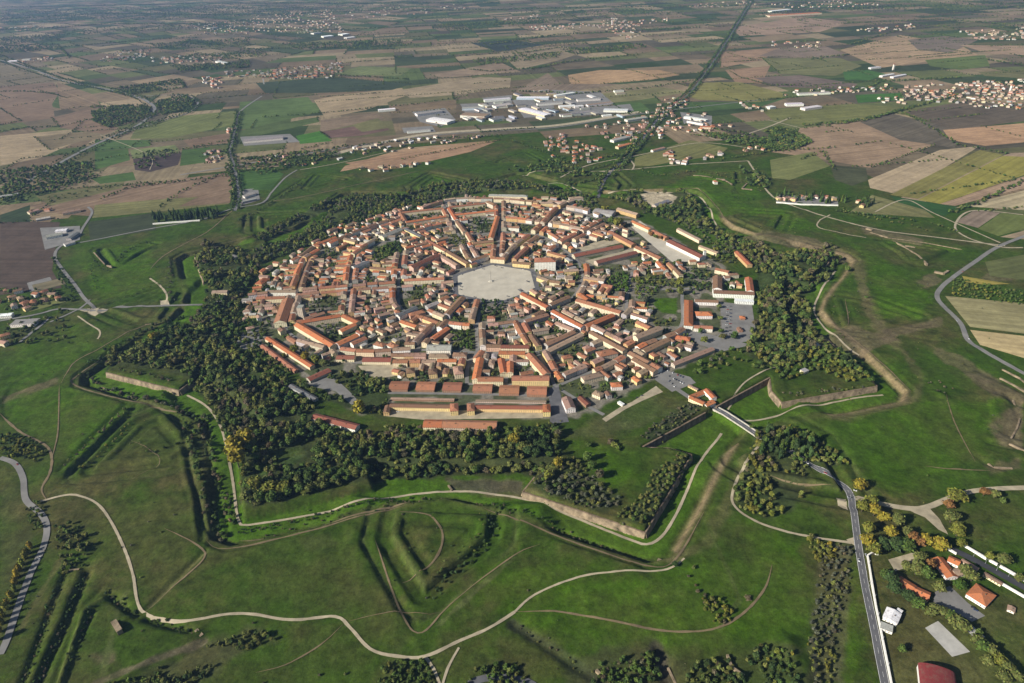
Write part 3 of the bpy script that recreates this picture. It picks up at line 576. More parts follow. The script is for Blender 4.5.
# painted lines and verges of the main road
R10 = GL([(712, 407), (725, 414), (745, 427), (766, 441), (790, 453), (806, 463), (830, 477), (848, 489), (853, 512), (862, 570), (873, 625), (886, 690)])
for off in (-3.9, 3.9): ribbon('road_marking', R10, .35, M['paint'], .74, off=off)
Q = spline(R10); L_ = [Q[i:i + 2] for i in range(0, len(Q) - 1, 2)]
for s in L_: ribbon('road_marking', s, .22, M['paint'], .745, sm=False)
def sheet(name, pts, mat, z=0.3, px=True):
    P = GL(pts) if px else pts
    cx_ = sum(p[0] for p in P) / len(P); cy_ = sum(p[1] for p in P) / len(P)
    rings = [(cx_, cy_)]; za = .25 if math.hypot(cx_ - CX, cy_ - CY) > 1100 else 0; V = [(cx_, cy_, hz(cx_, cy_) + z + za)]; Fs = []; n = len(P); K = 10
    E = []
    for i in range(n):
        a, b = P[i], P[(i + 1) % n]
        for t in range(4): E.append((a[0] + (b[0] - a[0]) * t / 4, a[1] + (b[1] - a[1]) * t / 4))
    m = len(E)
    for k in range(1, K + 1):
        for e in E:
            x = cx_ + (e[0] - cx_) * k / K; y = cy_ + (e[1] - cy_) * k / K; V.append((x, y, hz(x, y) + z + za))
    for i in range(m):
        j = (i + 1) % m; Fs.append((0, 1 + i, 1 + j))
        for k in range(1, K): Fs.append((1 + (k - 1) * m + i, 1 + k * m + i, 1 + k * m + j, 1 + (k - 1) * m + j))
    return tag(link(name, mesh(name, V, Fs), mat), kind='structure')
# hexagonal square and its lighter inner pavement
sheet('square', [PO(105, 34 + 60 * k) for k in range(6)], M['asphalt'], .30, False)
sheet('square_paving', [PO(91, 34 + 60 * k + d) for k in range(6) for d in (-2, 2)], M['paving'], .36, False)
for p, mt, z in (
 ([(630, 226), (640, 221), (700, 262), (672, 262)], 'paving', .32), ([(585, 261), (640, 247), (645, 252), (598, 267)], 'gravel', .33), ([(576, 253), (625, 242), (612, 238), (575, 248)], 'gravel', .33),
 ([(720, 302), (752, 305), (757, 340), (725, 345), (712, 340), (722, 332)], 'road_pale', .32), ([(678, 330), (700, 332), (752, 345), (720, 352), (700, 345)], 'road_pale', .33),
 ([(383, 410), (543, 411), (543, 418), (424, 420), (384, 416)], 'gravel', .32), ([(549, 389), (558, 384), (562, 400), (569, 422), (550, 424)], 'asphalt', .32),
 ([(657, 368), (690, 377), (696, 383), (672, 392), (655, 380)], 'road_pale', .33), ([(632, 402), (656, 386), (663, 392), (642, 401), (626, 409), (606, 422), (602, 419), (622, 406)], 'gravel', .33),
 ([(303, 384), (318, 378), (335, 378), (350, 392), (362, 405), (354, 407), (335, 391), (318, 388)], 'road_pale', .32), ([(240, 333), (258, 330), (262, 345), (245, 350), (236, 345)], 'road_pale', .32),
 ([(358, 366), (395, 364), (402, 375), (370, 380)], 'gravel', .31), ([(716, 412), (737, 413), (748, 424), (732, 420)], 'gravel', .34), ([(836, 497), (846, 499), (848, 512), (838, 505)], 'gravel', .33),
 ([(905, 509), (928, 507), (940, 520), (948, 535), (938, 530), (925, 518)], 'gravel', .4), ([(935, 592), (950, 586), (968, 603), (985, 616), (972, 622), (955, 612), (932, 606)], 'road_pale', .33),
 ([(925, 628), (938, 621), (970, 652), (952, 657)], 'concrete', .34), ([(962, 626), (968, 622), (985, 637), (978, 642)], 'concrete', .33), ([(888, 560), (915, 552), (918, 562), (905, 568), (895, 572)], 'gravel', .33),
 ([(80, 311), (96, 308), (110, 309), (95, 316)], 'gravel', .36), ([(27, 283), (50, 277), (54, 284), (30, 292)], 'road_pale', .33), ([(846, 540), (856, 537), (855, 546)], 'gravel', .36),
 ([(160, 301), (168, 300), (170, 306), (161, 307)], 'gravel', .36), ([(565, 258), (575, 250), (583, 252), (578, 262)], 'asphalt', .31),
): YN = globals().get('YN', 0) + 1; sheet('yard' if mt != 'asphalt' else 'parking_ground', p, M[mt], z - .02 + .0013 * YN)
sheet('pond', [(775, 136), (785, 134), (798, 139), (792, 145), (778, 142)], M['water'], .3)
# ------------------------------------------------------------------ buildings
RC = {'orange': (0.38, 0.13, 0.055), 'terracotta': (0.29, 0.125, 0.07), 'brown': (0.20, 0.115, 0.07), 'tan': (0.27, 0.195, 0.135), 'dark red': (0.20, 0.07, 0.045), 'grey': (0.30, 0.29, 0.27), 'slate': (0.13, 0.135, 0.15), 'white': (0.66, 0.66, 0.66), 'dusty pink': (0.28, 0.175, 0.13), 'maroon': (0.16, 0.03, 0.03)}
WC = {'cream': (0.66, 0.56, 0.38), 'white': (0.74, 0.71, 0.64), 'yellow': (0.66, 0.50, 0.24), 'ochre': (0.50, 0.33, 0.16), 'pink': (0.58, 0.38, 0.30), 'beige': (0.50, 0.43, 0.33), 'grey': (0.38, 0.37, 0.35), 'brick': (0.30, 0.17, 0.11), 'pale blue': (0.42, 0.48, 0.55), 'red': (0.42, 0.07, 0.05)}
def jit(c, k, r=rnd): f = 1 + r.uniform(-k, k); return tuple(v * f * (1 + r.uniform(-.05, .05)) for v in c)
def bshape(L, W, h, roof, rc, wc, rise=None):
    """walls and roof of one building about its base centre, ridge along x"""
    a, b = L / 2, W / 2; z0 = -1.2
    V = [(-a, -b, z0), (a, -b, z0), (a, b, z0), (-a, b, z0), (-a, -b, h), (a, -b, h), (a, b, h), (-a, b, h)]
    Fw = [(0, 1, 5, 4), (1, 2, 6, 5), (2, 3, 7, 6), (3, 0, 4, 7)]; U = []; u = 0
    for l in (L, W, L, W): U.append([(u, z0), (u + l, z0), (u + l, h), (u, h)]); u += l + .7
    rise = W * .21 if rise is None else rise; o = .55; A, B = a + o, b + o
    if roof == 'flat':
        A, B = a + .25, b + .25
        Vr = [(-A, -B, h - .02), (A, -B, h - .02), (A, B, h - .02), (-A, B, h - .02), (-A, -B, h + .5), (A, -B, h + .5), (A, B, h + .5), (-A, B, h + .5)]
        Fr = [(3, 2, 1, 0), (4, 5, 6, 7), (0, 1, 5, 4), (1, 2, 6, 5), (2, 3, 7, 6), (3, 0, 4, 7)]; Cr = [rc, rc] + [wc] * 4
    else:
        ri = min(a, b) if roof == 'hip' else 0
        e = h + .28
        Vr = [(-A, -B, h - .05), (A, -B, h - .05), (A, B, h - .05), (-A, B, h - .05), (-A, -B, e), (A, -B, e), (A, B, e), (-A, B, e), (-A + ri, 0, e + rise), (A - ri, 0, e + rise)]
        Fr = [(3, 2, 1, 0), (0, 1, 5, 4), (1, 2, 6, 5), (2, 3, 7, 6), (3, 0, 4, 7), (4, 5, 9, 8), (6, 7, 8, 9), (5, 6, 9), (7, 4, 8)]
        g = rc if roof == 'hip' else wc
        Cr = [rc, rc, rc, rc, rc, rc, rc, g, g]
    return (V, Fw, [wc] * 4, U), (Vr, Fr, Cr)
OG = 1.5; OX0, OY0 = CX - 620, CY - 620; ON = int(1240 / OG)
occ = np.zeros((ON, ON), np.uint8)            # 1 building, 2 street, 3 closed
def cells_rect(cx, cy, L, W, rz, m=0.0):
    n1 = max(2, int((L + 2 * m) / 1.2)); n2 = max(2, int((W + 2 * m) / 1.2))
    a, b = np.meshgrid(np.linspace(-L / 2 - m, L / 2 + m, n1), np.linspace(-W / 2 - m, W / 2 + m, n2))
    c, s = math.cos(rz), math.sin(rz); x = cx + a * c - b * s; y = cy + a * s + b * c
    i = np.clip(((x - OX0) / OG).astype(int), 0, ON - 1); j = np.clip(((y - OY0) / OG).astype(int), 0, ON - 1)
    return i, j
def occ_poly(P, val):
    xs = OX0 + (np.arange(ON) + .5) * OG; ys = OY0 + (np.arange(ON) + .5) * OG
    X, Y = np.meshgrid(xs, ys, indexing='ij'); occ[sdf(X, Y, np.array(P)) < 0] = val
    return X, Y
def occ_line(P, wid, val):
    xs = OX0 + (np.arange(ON) + .5) * OG; ys = OY0 + (np.arange(ON) + .5) * OG
    X, Y = np.meshgrid(xs, ys, indexing='ij'); d = pld(X, Y, np.array(P)); q = (d < wid / 2) & (occ == 0); occ[q] = val
HOUSES = []     # dicts
def add_house(cx, cy, L, W, rz, h, roof, rn, wnm, kind, where, big=False, rise=None, label=None, name=None, cat=None, group=None):
    i, j = cells_rect(cx, cy, L, W, rz); occ[i, j] = 1
    HOUSES.append(dict(x=cx, y=cy, L=L, W=W, rz=rz, h=h, roof=roof, rn=rn, wn=wnm, kind=kind, where=where, big=big, rise=rise, label=label, name=name, cat=cat, group=group))
def bar(p, q, W, h, rn, wnm, label, roof='gable', rise=None, name='long_building', cat='building', ext=0.0, group=None):
    rz_ = W * .21 if rise is None else rise
    a = G(*p, z=h + rz_ * .8); b = G(*q, z=h + rz_ * .8)
    dx_, dy_ = b[0] - a[0], b[1] - a[1]; L = math.hypot(dx_, dy_) + ext; ang = math.atan2(dy_, dx_)
    if L < W: ang += math.pi / 2; L, W = W, L
    add_house((a[0] + b[0]) / 2, (a[1] + b[1]) / 2, L, W, ang, h, roof, rn, wnm, name, '', True, rise, label, name, cat, group)

# --- large buildings traced one by one (ridge ends in the photograph)
TB = 'long_building'
for a in [
 ((313.2, 244.7), (335.5, 236.5), 10, 8, 'orange', 'beige', 'long terrace with faded orange roof lining the northwest rampart', 'gable', None, 'terrace', 'house'),
 ((299.8, 256), (312.5, 246), 10, 8, 'brown', 'beige', 'brown roofed terrace on the northwest rampart, below the orange terrace', 'gable', None, 'terrace', 'house'),
 ((291, 260), (298, 256.5), 10, 8, 'terracotta', 'white', 'white end house of the terrace on the northwest rampart', 'gable', None, 'terrace', 'house'),
 ((344.5, 237.8), (356, 240.5), 12, 9, 'tan', 'yellow', 'yellow block with tan roof near the northwest rampart terrace', 'gable', None, 'apartment_block', 'building'),
 ((328, 230), (336, 227), 12, 10, 'brown', 'beige', 'beige apartment block beside the north woods behind the yellow block', 'hip', None, 'apartment_block', 'building'),
 ((345, 228), (352, 226), 12, 10, 'terracotta', 'cream', 'cream apartment block with terracotta roof under the north woods', 'hip', None, 'apartment_block', 'building'),
 ((400.5, 212), (443, 207.5), 12, 8, 'terracotta', 'cream', 'north range of the barracks court with single courtyard', 'gable', None, 'barracks', 'barracks'),
 ((405.6, 221.5), (446, 215.5), 12, 8, 'orange', 'cream', 'south range of the barracks court with single courtyard', 'gable', None, 'barracks', 'barracks'),
 ((400.3, 212.5), (404.8, 220), 12, 8, 'terracotta', 'pink', 'west range of the barracks court with single courtyard', 'gable', None, 'barracks', 'barracks'),
 ((443.6, 209), (446.5, 214.5), 12, 8, 'terracotta', 'cream', 'east range of the barracks court with single courtyard', 'gable', None, 'barracks', 'barracks'),
 ((381.5, 236), (400.5, 228), 17, 8, 'grey', 'cream', 'grey roofed hall west of the single courtyard barracks', 'gable', None, 'hall', 'hall'),
 ((405.6, 228), (421.5, 236), 12, 8, 'slate', 'yellow', 'yellow building with dark roof south of the single courtyard barracks', 'gable', None, 'long_building', 'building'),
 ((427, 239.6), (446.4, 250), 12, 9, 'terracotta', 'cream', 'cream street range with terracotta roof leading to the square, upper half', 'gable', None, 'long_building', 'building'),
 ((447.5, 250.5), (468, 262.5), 12, 9, 'brown', 'yellow', 'yellow street range with brown roof leading to the square, lower half', 'gable', None, 'long_building', 'building'),
 ((449, 206.5), (485, 202.7), 11, 8, 'terracotta', 'cream', 'topmost range of the double court barracks under the north woods', 'gable', None, 'barracks', 'barracks'),
 ((487, 200.5), (495, 204), 14, 11, 'brown', 'beige', 'taller corner block of the double court barracks', 'hip', None, 'barracks', 'barracks'),
 ((452.5, 214.5), (497.3, 209.7), 11, 8, 'orange', 'cream', 'middle range of the double court barracks', 'gable', None, 'barracks', 'barracks'),
 ((449, 207.5), (456.6, 219.3), 12, 8, 'orange', 'white', 'west wing of the double court barracks', 'gable', None, 'barracks', 'barracks'),
 ((457.2, 220.5), (465, 231), 12, 8, 'brown', 'cream', 'street wing below the double court barracks beside the pale street', 'gable', None, 'barracks', 'barracks'),
 ((467.5, 232), (472.5, 240.6), 12, 9, 'terracotta', 'cream', 'west wing of the U shaped palace north of the square', 'gable', None, 'palace', 'building'),
 ((472.5, 242.6), (493, 240), 13, 9, 'brown', 'yellow', 'yellow front range of the U shaped palace north of the square', 'gable', None, 'palace', 'building'),
 ((490.5, 237.5), (497.5, 216), 12, 9, 'orange', 'cream', 'east wing of the U shaped palace north of the square', 'gable', None, 'palace', 'building'),
 ((411, 266.2), (437.5, 254), 15, 11, 'dark red', 'pink', 'purple red roofed block northwest of the square', 'gable', None, 'long_building', 'building'),
 ((440, 254), (457.5, 264.5), 11, 9, 'dusty pink', 'pink', 'pink fronted range between red block and the square', 'gable', None, 'long_building', 'building'),
 ((370, 267), (386, 268.3), 11, 9, 'brown', 'yellow', 'yellow fronted row on the north side of the western street', 'gable', None, 'long_building', 'building'),
 ((387, 268.3), (401, 269.2), 11, 9, 'terracotta', 'white', 'white and red fronted row on the north side of the western street', 'gable', None, 'long_building', 'building'),
 ((404, 279.3), (444, 277.5), 12, 9, 'terracotta', 'cream', 'long cream row between square and first west cross street', 'gable', None, 'long_building', 'building'),
 ((336, 265), (350, 266), 11, 8, 'brown', 'yellow', 'yellow row west of the purple red block', 'gable', None, 'long_building', 'building'),
 ((353, 266.5), (368, 261), 14, 9, 'slate', 'white', 'slate roofed hall with white gable west of the purple red block', 'gable', None, 'hall', 'hall'),
 ((470, 260), (487, 254.5), 12, 10, 'brown', 'white', 'white fronted building on the northwest side of the square', 'gable', None, 'long_building', 'building'),
 ((491, 257), (505, 258), 12, 10, 'terracotta', 'cream', 'cream building on the north side of the square', 'gable', None, 'long_building', 'building'),
 ((513, 261.5), (530, 263), 12, 9, 'brown', 'yellow', 'yellow arcaded building on the northeast side of the square', 'gable', None, 'long_building', 'building'),
 ((514, 258.5), (527, 246.5), 12, 9, 'terracotta', 'ochre', 'ochre street range leading northeast from the square', 'gable', None, 'long_building', 'building'),
 ((489, 194.3), (527.5, 195.2), 15, 11, 'grey', 'cream', 'pale grey roofed long building at the northern edge of town', 'hip', None, 'palace', 'building'),
 ((540.7, 202), (553.5, 202), 13, 9, 'tan', 'yellow', 'yellow building at the northern edge of town beside the gate street', 'hip', None, 'apartment_block', 'building'),
 ((569, 197.6), (582.8, 196.4), 15, 9, 'tan', 'beige', 'beige mansion among trees near the north gate', 'hip', None, 'mansion', 'mansion'),
 ((595, 209), (614, 212), 30, 8, 'grey', 'grey', 'wide grey roofed sports hall near the north gate', 'gable', 3.0, 'hall', 'hall'),
 ((618, 207.8), (638, 213.5), 15, 9, 'tan', 'ochre', 'ochre block at the head of the long parade yard', 'gable', None, 'barracks', 'barracks'),
 ((573.5, 254.6), (622, 244.9), 17, 7, 'dark red', 'beige', 'northern of two parallel dark red barracks east of the square', 'gable', None, 'barracks', 'barracks'),
 ((596, 261.3), (636, 251.3), 16, 7, 'dark red', 'beige', 'southern of two parallel dark red barracks east of the square', 'gable', None, 'barracks', 'barracks'),
 ((609.5, 230.7), (634, 243.6), 15, 7, 'terracotta', 'ochre', 'barracks on the west side of the parade yard, upper half', 'gable', None, 'barracks', 'barracks'),
 ((636.4, 246), (661, 257.5), 15, 7, 'terracotta', 'cream', 'barracks on the west side of the parade yard, lower half', 'gable', None, 'barracks', 'barracks'),
 ((632.5, 220.6), (650.4, 228.6), 13, 7, 'orange', 'cream', 'barracks on the east side of the parade yard, upper end', 'gable', None, 'barracks', 'barracks'),
 ((653, 230), (667, 237), 13, 7, 'terracotta', 'ochre', 'barracks on the east side of the parade yard, middle', 'gable', None, 'barracks', 'barracks'),
 ((669.5, 239.7), (703, 255.8), 19, 8, 'dark red', 'white', 'wide barracks on the east side of the parade yard, lower end', 'gable', None, 'barracks', 'barracks'),
 ((678.4, 228), (701, 239.5), 11, 7, 'tan', 'cream', 'beige barracks behind the east side of the parade yard', 'gable', None, 'barracks', 'barracks'),
 ((700, 245.3), (718, 252.2), 10, 7, 'tan', 'cream', 'short beige barracks beside the pale tower', 'gable', None, 'barracks', 'barracks'),
 ((704.6, 250.2), (705.4, 250.8), 6, 19, 'grey', 'white', 'slim pale tower at the end of the parade yard', 'flat', None, 'tower', 'tower'),
 ((737, 251), (750, 264), 12, 7, 'orange', 'ochre', 'orange roofed barracks alone in the eastern woods', 'gable', None, 'barracks', 'barracks'),
 ((534.5, 258.5), (555.5, 258), 24, 21, 'terracotta', 'white', 'tall white building with terracotta hipped roof on the east side of the square', 'hip', None, 'cathedral', 'church'),
 ((564, 270), (578, 269), 12, 9, 'tan', 'yellow', 'yellow building east of the tall white church', 'gable', None, 'long_building', 'building'),
 ((548, 251), (566, 256), 10, 8, 'terracotta', 'ochre', 'ochre range behind the tall white church', 'gable', None, 'long_building', 'building'),
 ((688.6, 299), (688.6, 324.5), 16, 9, 'orange', 'white', 'bright orange main wing of the school near the car park', 'hip', None, 'school', 'school'),
 ((695, 299.8), (718, 300.6), 11, 7, 'brown', 'white', 'brown roofed north wing of the orange school', 'gable', None, 'school', 'school'),
 ((696, 312.4), (712, 312.4), 17, 7, 'orange', 'white', 'orange hipped middle wing of the orange school', 'hip', None, 'school', 'school'),
 ((694, 325.8), (712.5, 326.6), 12, 7, 'terracotta', 'white', 'white walled south wing of the orange school', 'gable', None, 'school', 'school'),
 ((713.5, 290.6), (754, 292.3), 15, 9, 'brown', 'white', 'long white front of the hospital above the car park', 'gable', None, 'hospital', 'hospital'),
 ((717.5, 275.5), (717.5, 288), 18, 9, 'brown', 'white', 'west wing of the white hospital', 'gable', None, 'hospital', 'hospital'),
 ((716, 268), (729, 271), 12, 8, 'terracotta', 'cream', 'rear range of the white hospital', 'gable', None, 'hospital', 'hospital'),
 ((748.6, 277), (750.6, 290.5), 14, 10, 'orange', 'white', 'bright orange roofed east wing of the white hospital', 'gable', None, 'hospital', 'hospital'),
 ((735, 299), (753.8, 300), 12, 6, 'white', 'white', 'low white annex in front of the hospital', 'flat', None, 'hospital', 'hospital'),
 ((740, 316.5), (745, 316.5), 9, 4, 'orange', 'brick', 'small orange roofed kiosk in the car park', 'hip', None, 'kiosk', 'kiosk'),
 ((739, 327), (741, 330), 8, 4, 'brown', 'brick', 'small brown hut at the lower end of the car park', 'gable', None, 'hut', 'hut'),
 ((635.5, 336.3), (660, 326.9), 14, 11, 'tan', 'cream', 'large tan roofed block with shaded flank below the park lawn', 'gable', None, 'apartment_block', 'building'),
 ((637.5, 321), (650, 327), 12, 9, 'terracotta', 'yellow', 'yellow block beside the road below the park', 'gable', None, 'apartment_block', 'building'),
 ((632, 313), (648, 318), 10, 8, 'dusty pink', 'white', 'white row west of the park lawn', 'gable', None, 'long_building', 'building'),
 ((630, 351.5), (649, 361.5), 13, 9, 'brown', 'cream', 'cream street range halfway along the gate street, north side', 'gable', None, 'long_building', 'building'),
 ((652, 363), (660, 367.5), 13, 9, 'terracotta', 'white', 'white end range of the gate street beside the gate car park', 'gable', None, 'long_building', 'building'),
 ((643.5, 350.3), (668, 338.5), 12, 8, 'brown', 'beige', 'back range running north from the gate street toward the school', 'gable', None, 'long_building', 'building'),
 ((676, 336), (690, 338), 14, 6, 'orange', 'brick', 'orange roofed block at the corner below the school', 'hip', None, 'long_building', 'building'),
 ((673, 363.5), (712.8, 347.9), 10, 6, 'dusty pink', 'beige', 'long low shed beside the green rampart, near the gate car park', 'gable', None, 'barracks', 'barracks'),
 ((287.7, 298), (279.5, 321), 24, 10, 'terracotta', 'cream', 'huge gabled barracks at the western edge of town', 'gable', None, 'barracks', 'barracks'),
 ((266, 297.2), (285, 296.5), 13, 8, 'terracotta', 'cream', 'low wing joined to the huge western barracks', 'gable', None, 'barracks', 'barracks'),
 ((268, 290.5), (296, 290.5), 12, 8, 'tan', 'white', 'white fronted row along the western gate street', 'gable', None, 'long_building', 'building'),
 ((258, 283), (266, 277), 17, 7, 'orange', 'ochre', 'wide orange roofed house in trees at the western edge', 'hip', None, 'long_building', 'building'),
 ((297.2, 305.5), (302.7, 305.5), 14, 24, 'grey', 'beige', 'tall pale grey tower block beside the huge western barracks', 'flat', None, 'tower', 'tower'),
 ((297, 323), (333, 344.5), 15, 9, 'orange', 'cream', 'front range of the large orange roofed courtyard palace', 'gable', None, 'palace', 'building'),
 ((301, 321), (340, 314.5), 13, 9, 'orange', 'cream', 'rear range of the large orange roofed courtyard palace', 'gable', None, 'palace', 'building'),
 ((343, 314.5), (358, 321.5), 13, 9, 'orange', 'cream', 'upper east range of the large orange roofed courtyard palace', 'gable', None, 'palace', 'building'),
 ((337, 343.3), (357, 334), 14, 9, 'orange', 'grey', 'lower east range of the large orange roofed courtyard palace', 'gable', None, 'palace', 'building'),
 ((340, 330.3), (354.6, 323.4), 12, 8, 'orange', 'cream', 'inner range dividing the large orange roofed courtyard palace', 'gable', None, 'palace', 'building'),
 ((304, 318.5), (324, 312), 10, 9, 'brown', 'beige', 'narrow brown range behind the large courtyard palace', 'gable', None, 'long_building', 'building'),
 ((351.5, 343), (365.5, 337), 12, 8, 'terracotta', 'white', 'white gabled house east of the large courtyard palace', 'gable', None, 'town_house_large', 'house'),
 ((267, 337), (312, 365.5), 10, 6, 'orange', 'cream', 'longer of the thin orange barracks in the southwest trees', 'gable', None, 'barracks', 'barracks'),
 ((262, 344.8), (296, 370), 8, 5, 'terracotta', 'brick', 'outer thin terracotta barracks in the southwest trees', 'gable', None, 'barracks', 'barracks'),
 ((288, 336), (296, 341), 9, 5, 'terracotta', 'brick', 'small terracotta shed between huge barracks and palace', 'gable', None, 'shed', 'shed'),
 ((308, 378.5), (329, 369), 13, 5, 'dark red', 'beige', 'dark red barracks at the bend of the southwest lane', 'gable', None, 'barracks', 'barracks'),
 ((290.5, 384.5), (316, 398.5), 8, 4, 'slate', 'grey', 'ruined grey shed sunk in the southwest wood', 'gable', None, 'shed', 'shed'),
 ((313.5, 415), (357, 426), 13, 6, 'dark red', 'white', 'dark red barracks with white flank inside the southwest wood', 'gable', None, 'barracks', 'barracks'),
 ((336.8, 356.2), (354.6, 356.2), 14, 6, 'dark red', 'cream', 'western of two dark red blocks under the southern ring street', 'gable', None, 'barracks', 'barracks'),
 ((363, 358.3), (391, 358.5), 15, 6, 'dark red', 'cream', 'eastern of two dark red blocks under the southern ring street', 'gable', None, 'barracks', 'barracks'),
 ((446.4, 313.7), (462.5, 296.5), 14, 9, 'brown', 'grey', 'long brown roofed range on the southwest side street of the square', 'gable', None, 'long_building', 'building'),
 ((426.5, 306), (438, 301.5), 12, 7, 'grey', 'grey', 'grey sheet roofed hall behind the southwest range', 'gable', None, 'hall', 'hall'),
 ((434, 311.3), (444.5, 315.5), 12, 8, 'tan', 'cream', 'cream front range of the small court southwest of the square', 'gable', None, 'long_building', 'building'),
 ((439.5, 303.5), (450, 307.5), 11, 7, 'terracotta', 'cream', 'inner range of the small court southwest of the square', 'gable', None, 'long_building', 'building'),
 ((397.5, 315), (415.8, 306.3), 12, 9, 'slate', 'white', 'slate roofed range with white gable south of the western street', 'gable', None, 'long_building', 'building'),
 ((401, 320.3), (416.5, 325.6), 12, 8, 'orange', 'cream', 'cream block with orange roof south of the western street', 'gable', None, 'long_building', 'building'),
 ((409, 314), (424, 310), 13, 7, 'terracotta', 'pink', 'terracotta roofed block behind the cream orange roofed block', 'hip', None, 'long_building', 'building'),
 ((424, 316.5), (438, 322), 12, 8, 'terracotta', 'yellow', 'yellow block beside the southwest street', 'gable', None, 'long_building', 'building'),
 ((432.4, 337.7), (447.7, 327.3), 11, 8, 'orange', 'brick', 'orange roofed range on the south side of the southwest street', 'gable', None, 'long_building', 'building'),
 ((427, 346), (451, 346), 20, 9, 'grey', 'white', 'grey roofed white hall on the southern ring street', 'gable', None, 'hall', 'hall'),
 ((429, 354.4), (449, 354.4), 13, 8, 'tan', 'cream', 'cream block facing the grey hall across the ring street', 'hip', None, 'apartment_block', 'building'),
 ((453, 353.4), (466.5, 353.4), 13, 7, 'brown', 'beige', 'brown roofed block east of the one facing the grey hall', 'hip', None, 'apartment_block', 'building'),
 ((375, 342), (384.5, 344.5), 13, 9, 'terracotta', 'white', 'white apartment house with terracotta roof above the ring street', 'hip', None, 'apartment_block', 'building'),
 ((389, 342.5), (396, 346), 13, 9, 'terracotta', 'white', 'white apartment house with dormers beside its terracotta roofed twin', 'hip', None, 'apartment_block', 'building'),
 ((522, 292.5), (548, 306.2), 12, 9, 'orange', 'cream', 'cream range with orange roof opening the gate street at the square, north side', 'gable', None, 'long_building', 'building'),
 ((550, 304), (569, 295.8), 11, 9, 'brown', 'grey', 'brown roofed range along the first ring street east', 'gable', None, 'long_building', 'building'),
 ((553, 310), (583, 325.8), 12, 9, 'orange', 'white', 'white range of the triangular block on the gate street', 'gable', None, 'long_building', 'building'),
 ((586, 325.3), (613, 314), 12, 9, 'orange', 'brick', 'brick coloured ring street range of the triangular block', 'gable', None, 'long_building', 'building'),
 ((577, 298.8), (621, 311.2), 14, 10, 'terracotta', 'cream', 'long cream convent range with many windows', 'gable', None, 'palace', 'building'),
 ((580, 293), (588, 299), 12, 10, 'orange', 'brick', 'orange roofed chapel wing of the convent', 'gable', None, 'church', 'church'),
 ((525, 320.5), (547.5, 313.7), 11, 9, 'brown', 'grey', 'north range of the square court south of the gate street', 'gable', None, 'long_building', 'building'),
 ((524, 322.5), (529, 331.5), 11, 9, 'terracotta', 'yellow', 'yellow west range of the square court south of the gate street', 'gable', None, 'long_building', 'building'),
 ((531, 334), (539, 345.5), 11, 9, 'brown', 'yellow', 'yellow corner range at the southern ring crossing', 'gable', None, 'long_building', 'building'),
 ((533, 330.3), (548, 327.8), 10, 8, 'tan', 'beige', 'tan inner range of the square court', 'gable', None, 'long_building', 'building'),
 ((556.5, 321.8), (574, 328.8), 11, 8, 'dusty pink', 'beige', 'gate street range with dusty pink roof on the south side', 'gable', None, 'long_building', 'building'),
 ((546, 343.8), (574, 331), 11, 9, 'brown', 'grey', 'outer range parallel to the ring street, inside the square court', 'gable', None, 'long_building', 'building'),
 ((548, 350), (582, 333.4), 11, 7, 'tan', 'beige', 'tan range along the outer side of the ring street', 'gable', None, 'long_building', 'building'),
 ((591, 331), (625, 349.3), 12, 9, 'brown', 'cream', 'cream gate street range beyond the ring crossing', 'gable', None, 'long_building', 'building'),
 ((598, 353), (616, 349.2), 18, 8, 'terracotta', 'beige', 'wide terracotta roofed block south of the gate street', 'hip', None, 'apartment_block', 'building'),
 ((501, 345.6), (529, 345.8), 12, 9, 'dark red', 'cream', 'cream row above the orange roofed southern palace', 'gable', None, 'long_building', 'building'),
 ((480, 357.5), (475.7, 378.5), 13, 10, 'orange', 'cream', 'west wing of the orange roofed palace west of the dark side street', 'gable', None, 'palace', 'building'),
 ((478, 378), (503, 378), 14, 10, 'terracotta', 'cream', 'south front of the orange roofed palace west of the dark side street', 'gable', None, 'palace', 'building'),
 ((501, 358), (504, 372), 12, 9, 'orange', 'cream', 'east wing of the orange roofed palace west of the dark side street', 'gable', None, 'palace', 'building'),
 ((499, 351.6), (525, 352), 12, 9, 'orange', 'yellow', 'orange roofed row closing the southern palace on the north', 'gable', None, 'palace', 'building'),
 ((512, 377), (549, 376.8), 15, 11, 'terracotta', 'yellow', 'big yellow front of the palace beside the rampart crossing', 'gable', None, 'palace', 'building'),
 ((529, 353), (547, 373), 14, 10, 'terracotta', 'cream', 'diagonal east wing of the palace beside the rampart crossing', 'gable', None, 'palace', 'building'),
 ((510, 361), (510, 372), 11, 9, 'orange', 'cream', 'west wing of the palace beside the rampart crossing', 'gable', None, 'palace', 'building'),
 ((410, 367), (410.5, 372), 14, 9, 'brown', 'yellow', 'westernmost of three yellow villas above the square roofed barracks', 'hip', None, 'villa', 'villa'),
 ((432.5, 368), (432.8, 373), 14, 9, 'brown', 'yellow', 'middle of three yellow villas above the square roofed barracks', 'hip', None, 'villa', 'villa'),
 ((457, 365), (459, 373), 15, 9, 'dusty pink', 'cream', 'easternmost of three yellow villas above the square roofed barracks', 'hip', None, 'villa', 'villa'),
 ((390, 384.3), (408.5, 384.5), 23, 5, 'terracotta', 'brick', 'first of six square brick barracks counting from the west', 'gable', 2.5, 'brick_barracks', 'barracks'),
 ((416.8, 384.8), (435, 385), 23, 5, 'terracotta', 'brick', 'second of six square brick barracks counting from the west', 'gable', 2.5, 'brick_barracks', 'barracks'),
 ((443.3, 385.3), (461.5, 385.5), 23, 5, 'terracotta', 'brick', 'third of six square brick barracks counting from the west', 'gable', 2.5, 'brick_barracks', 'barracks'),
 ((473.3, 386.7), (492, 386.8), 20, 5, 'terracotta', 'brick', 'fourth of six square brick barracks counting from the west', 'gable', 2.5, 'brick_barracks', 'barracks'),
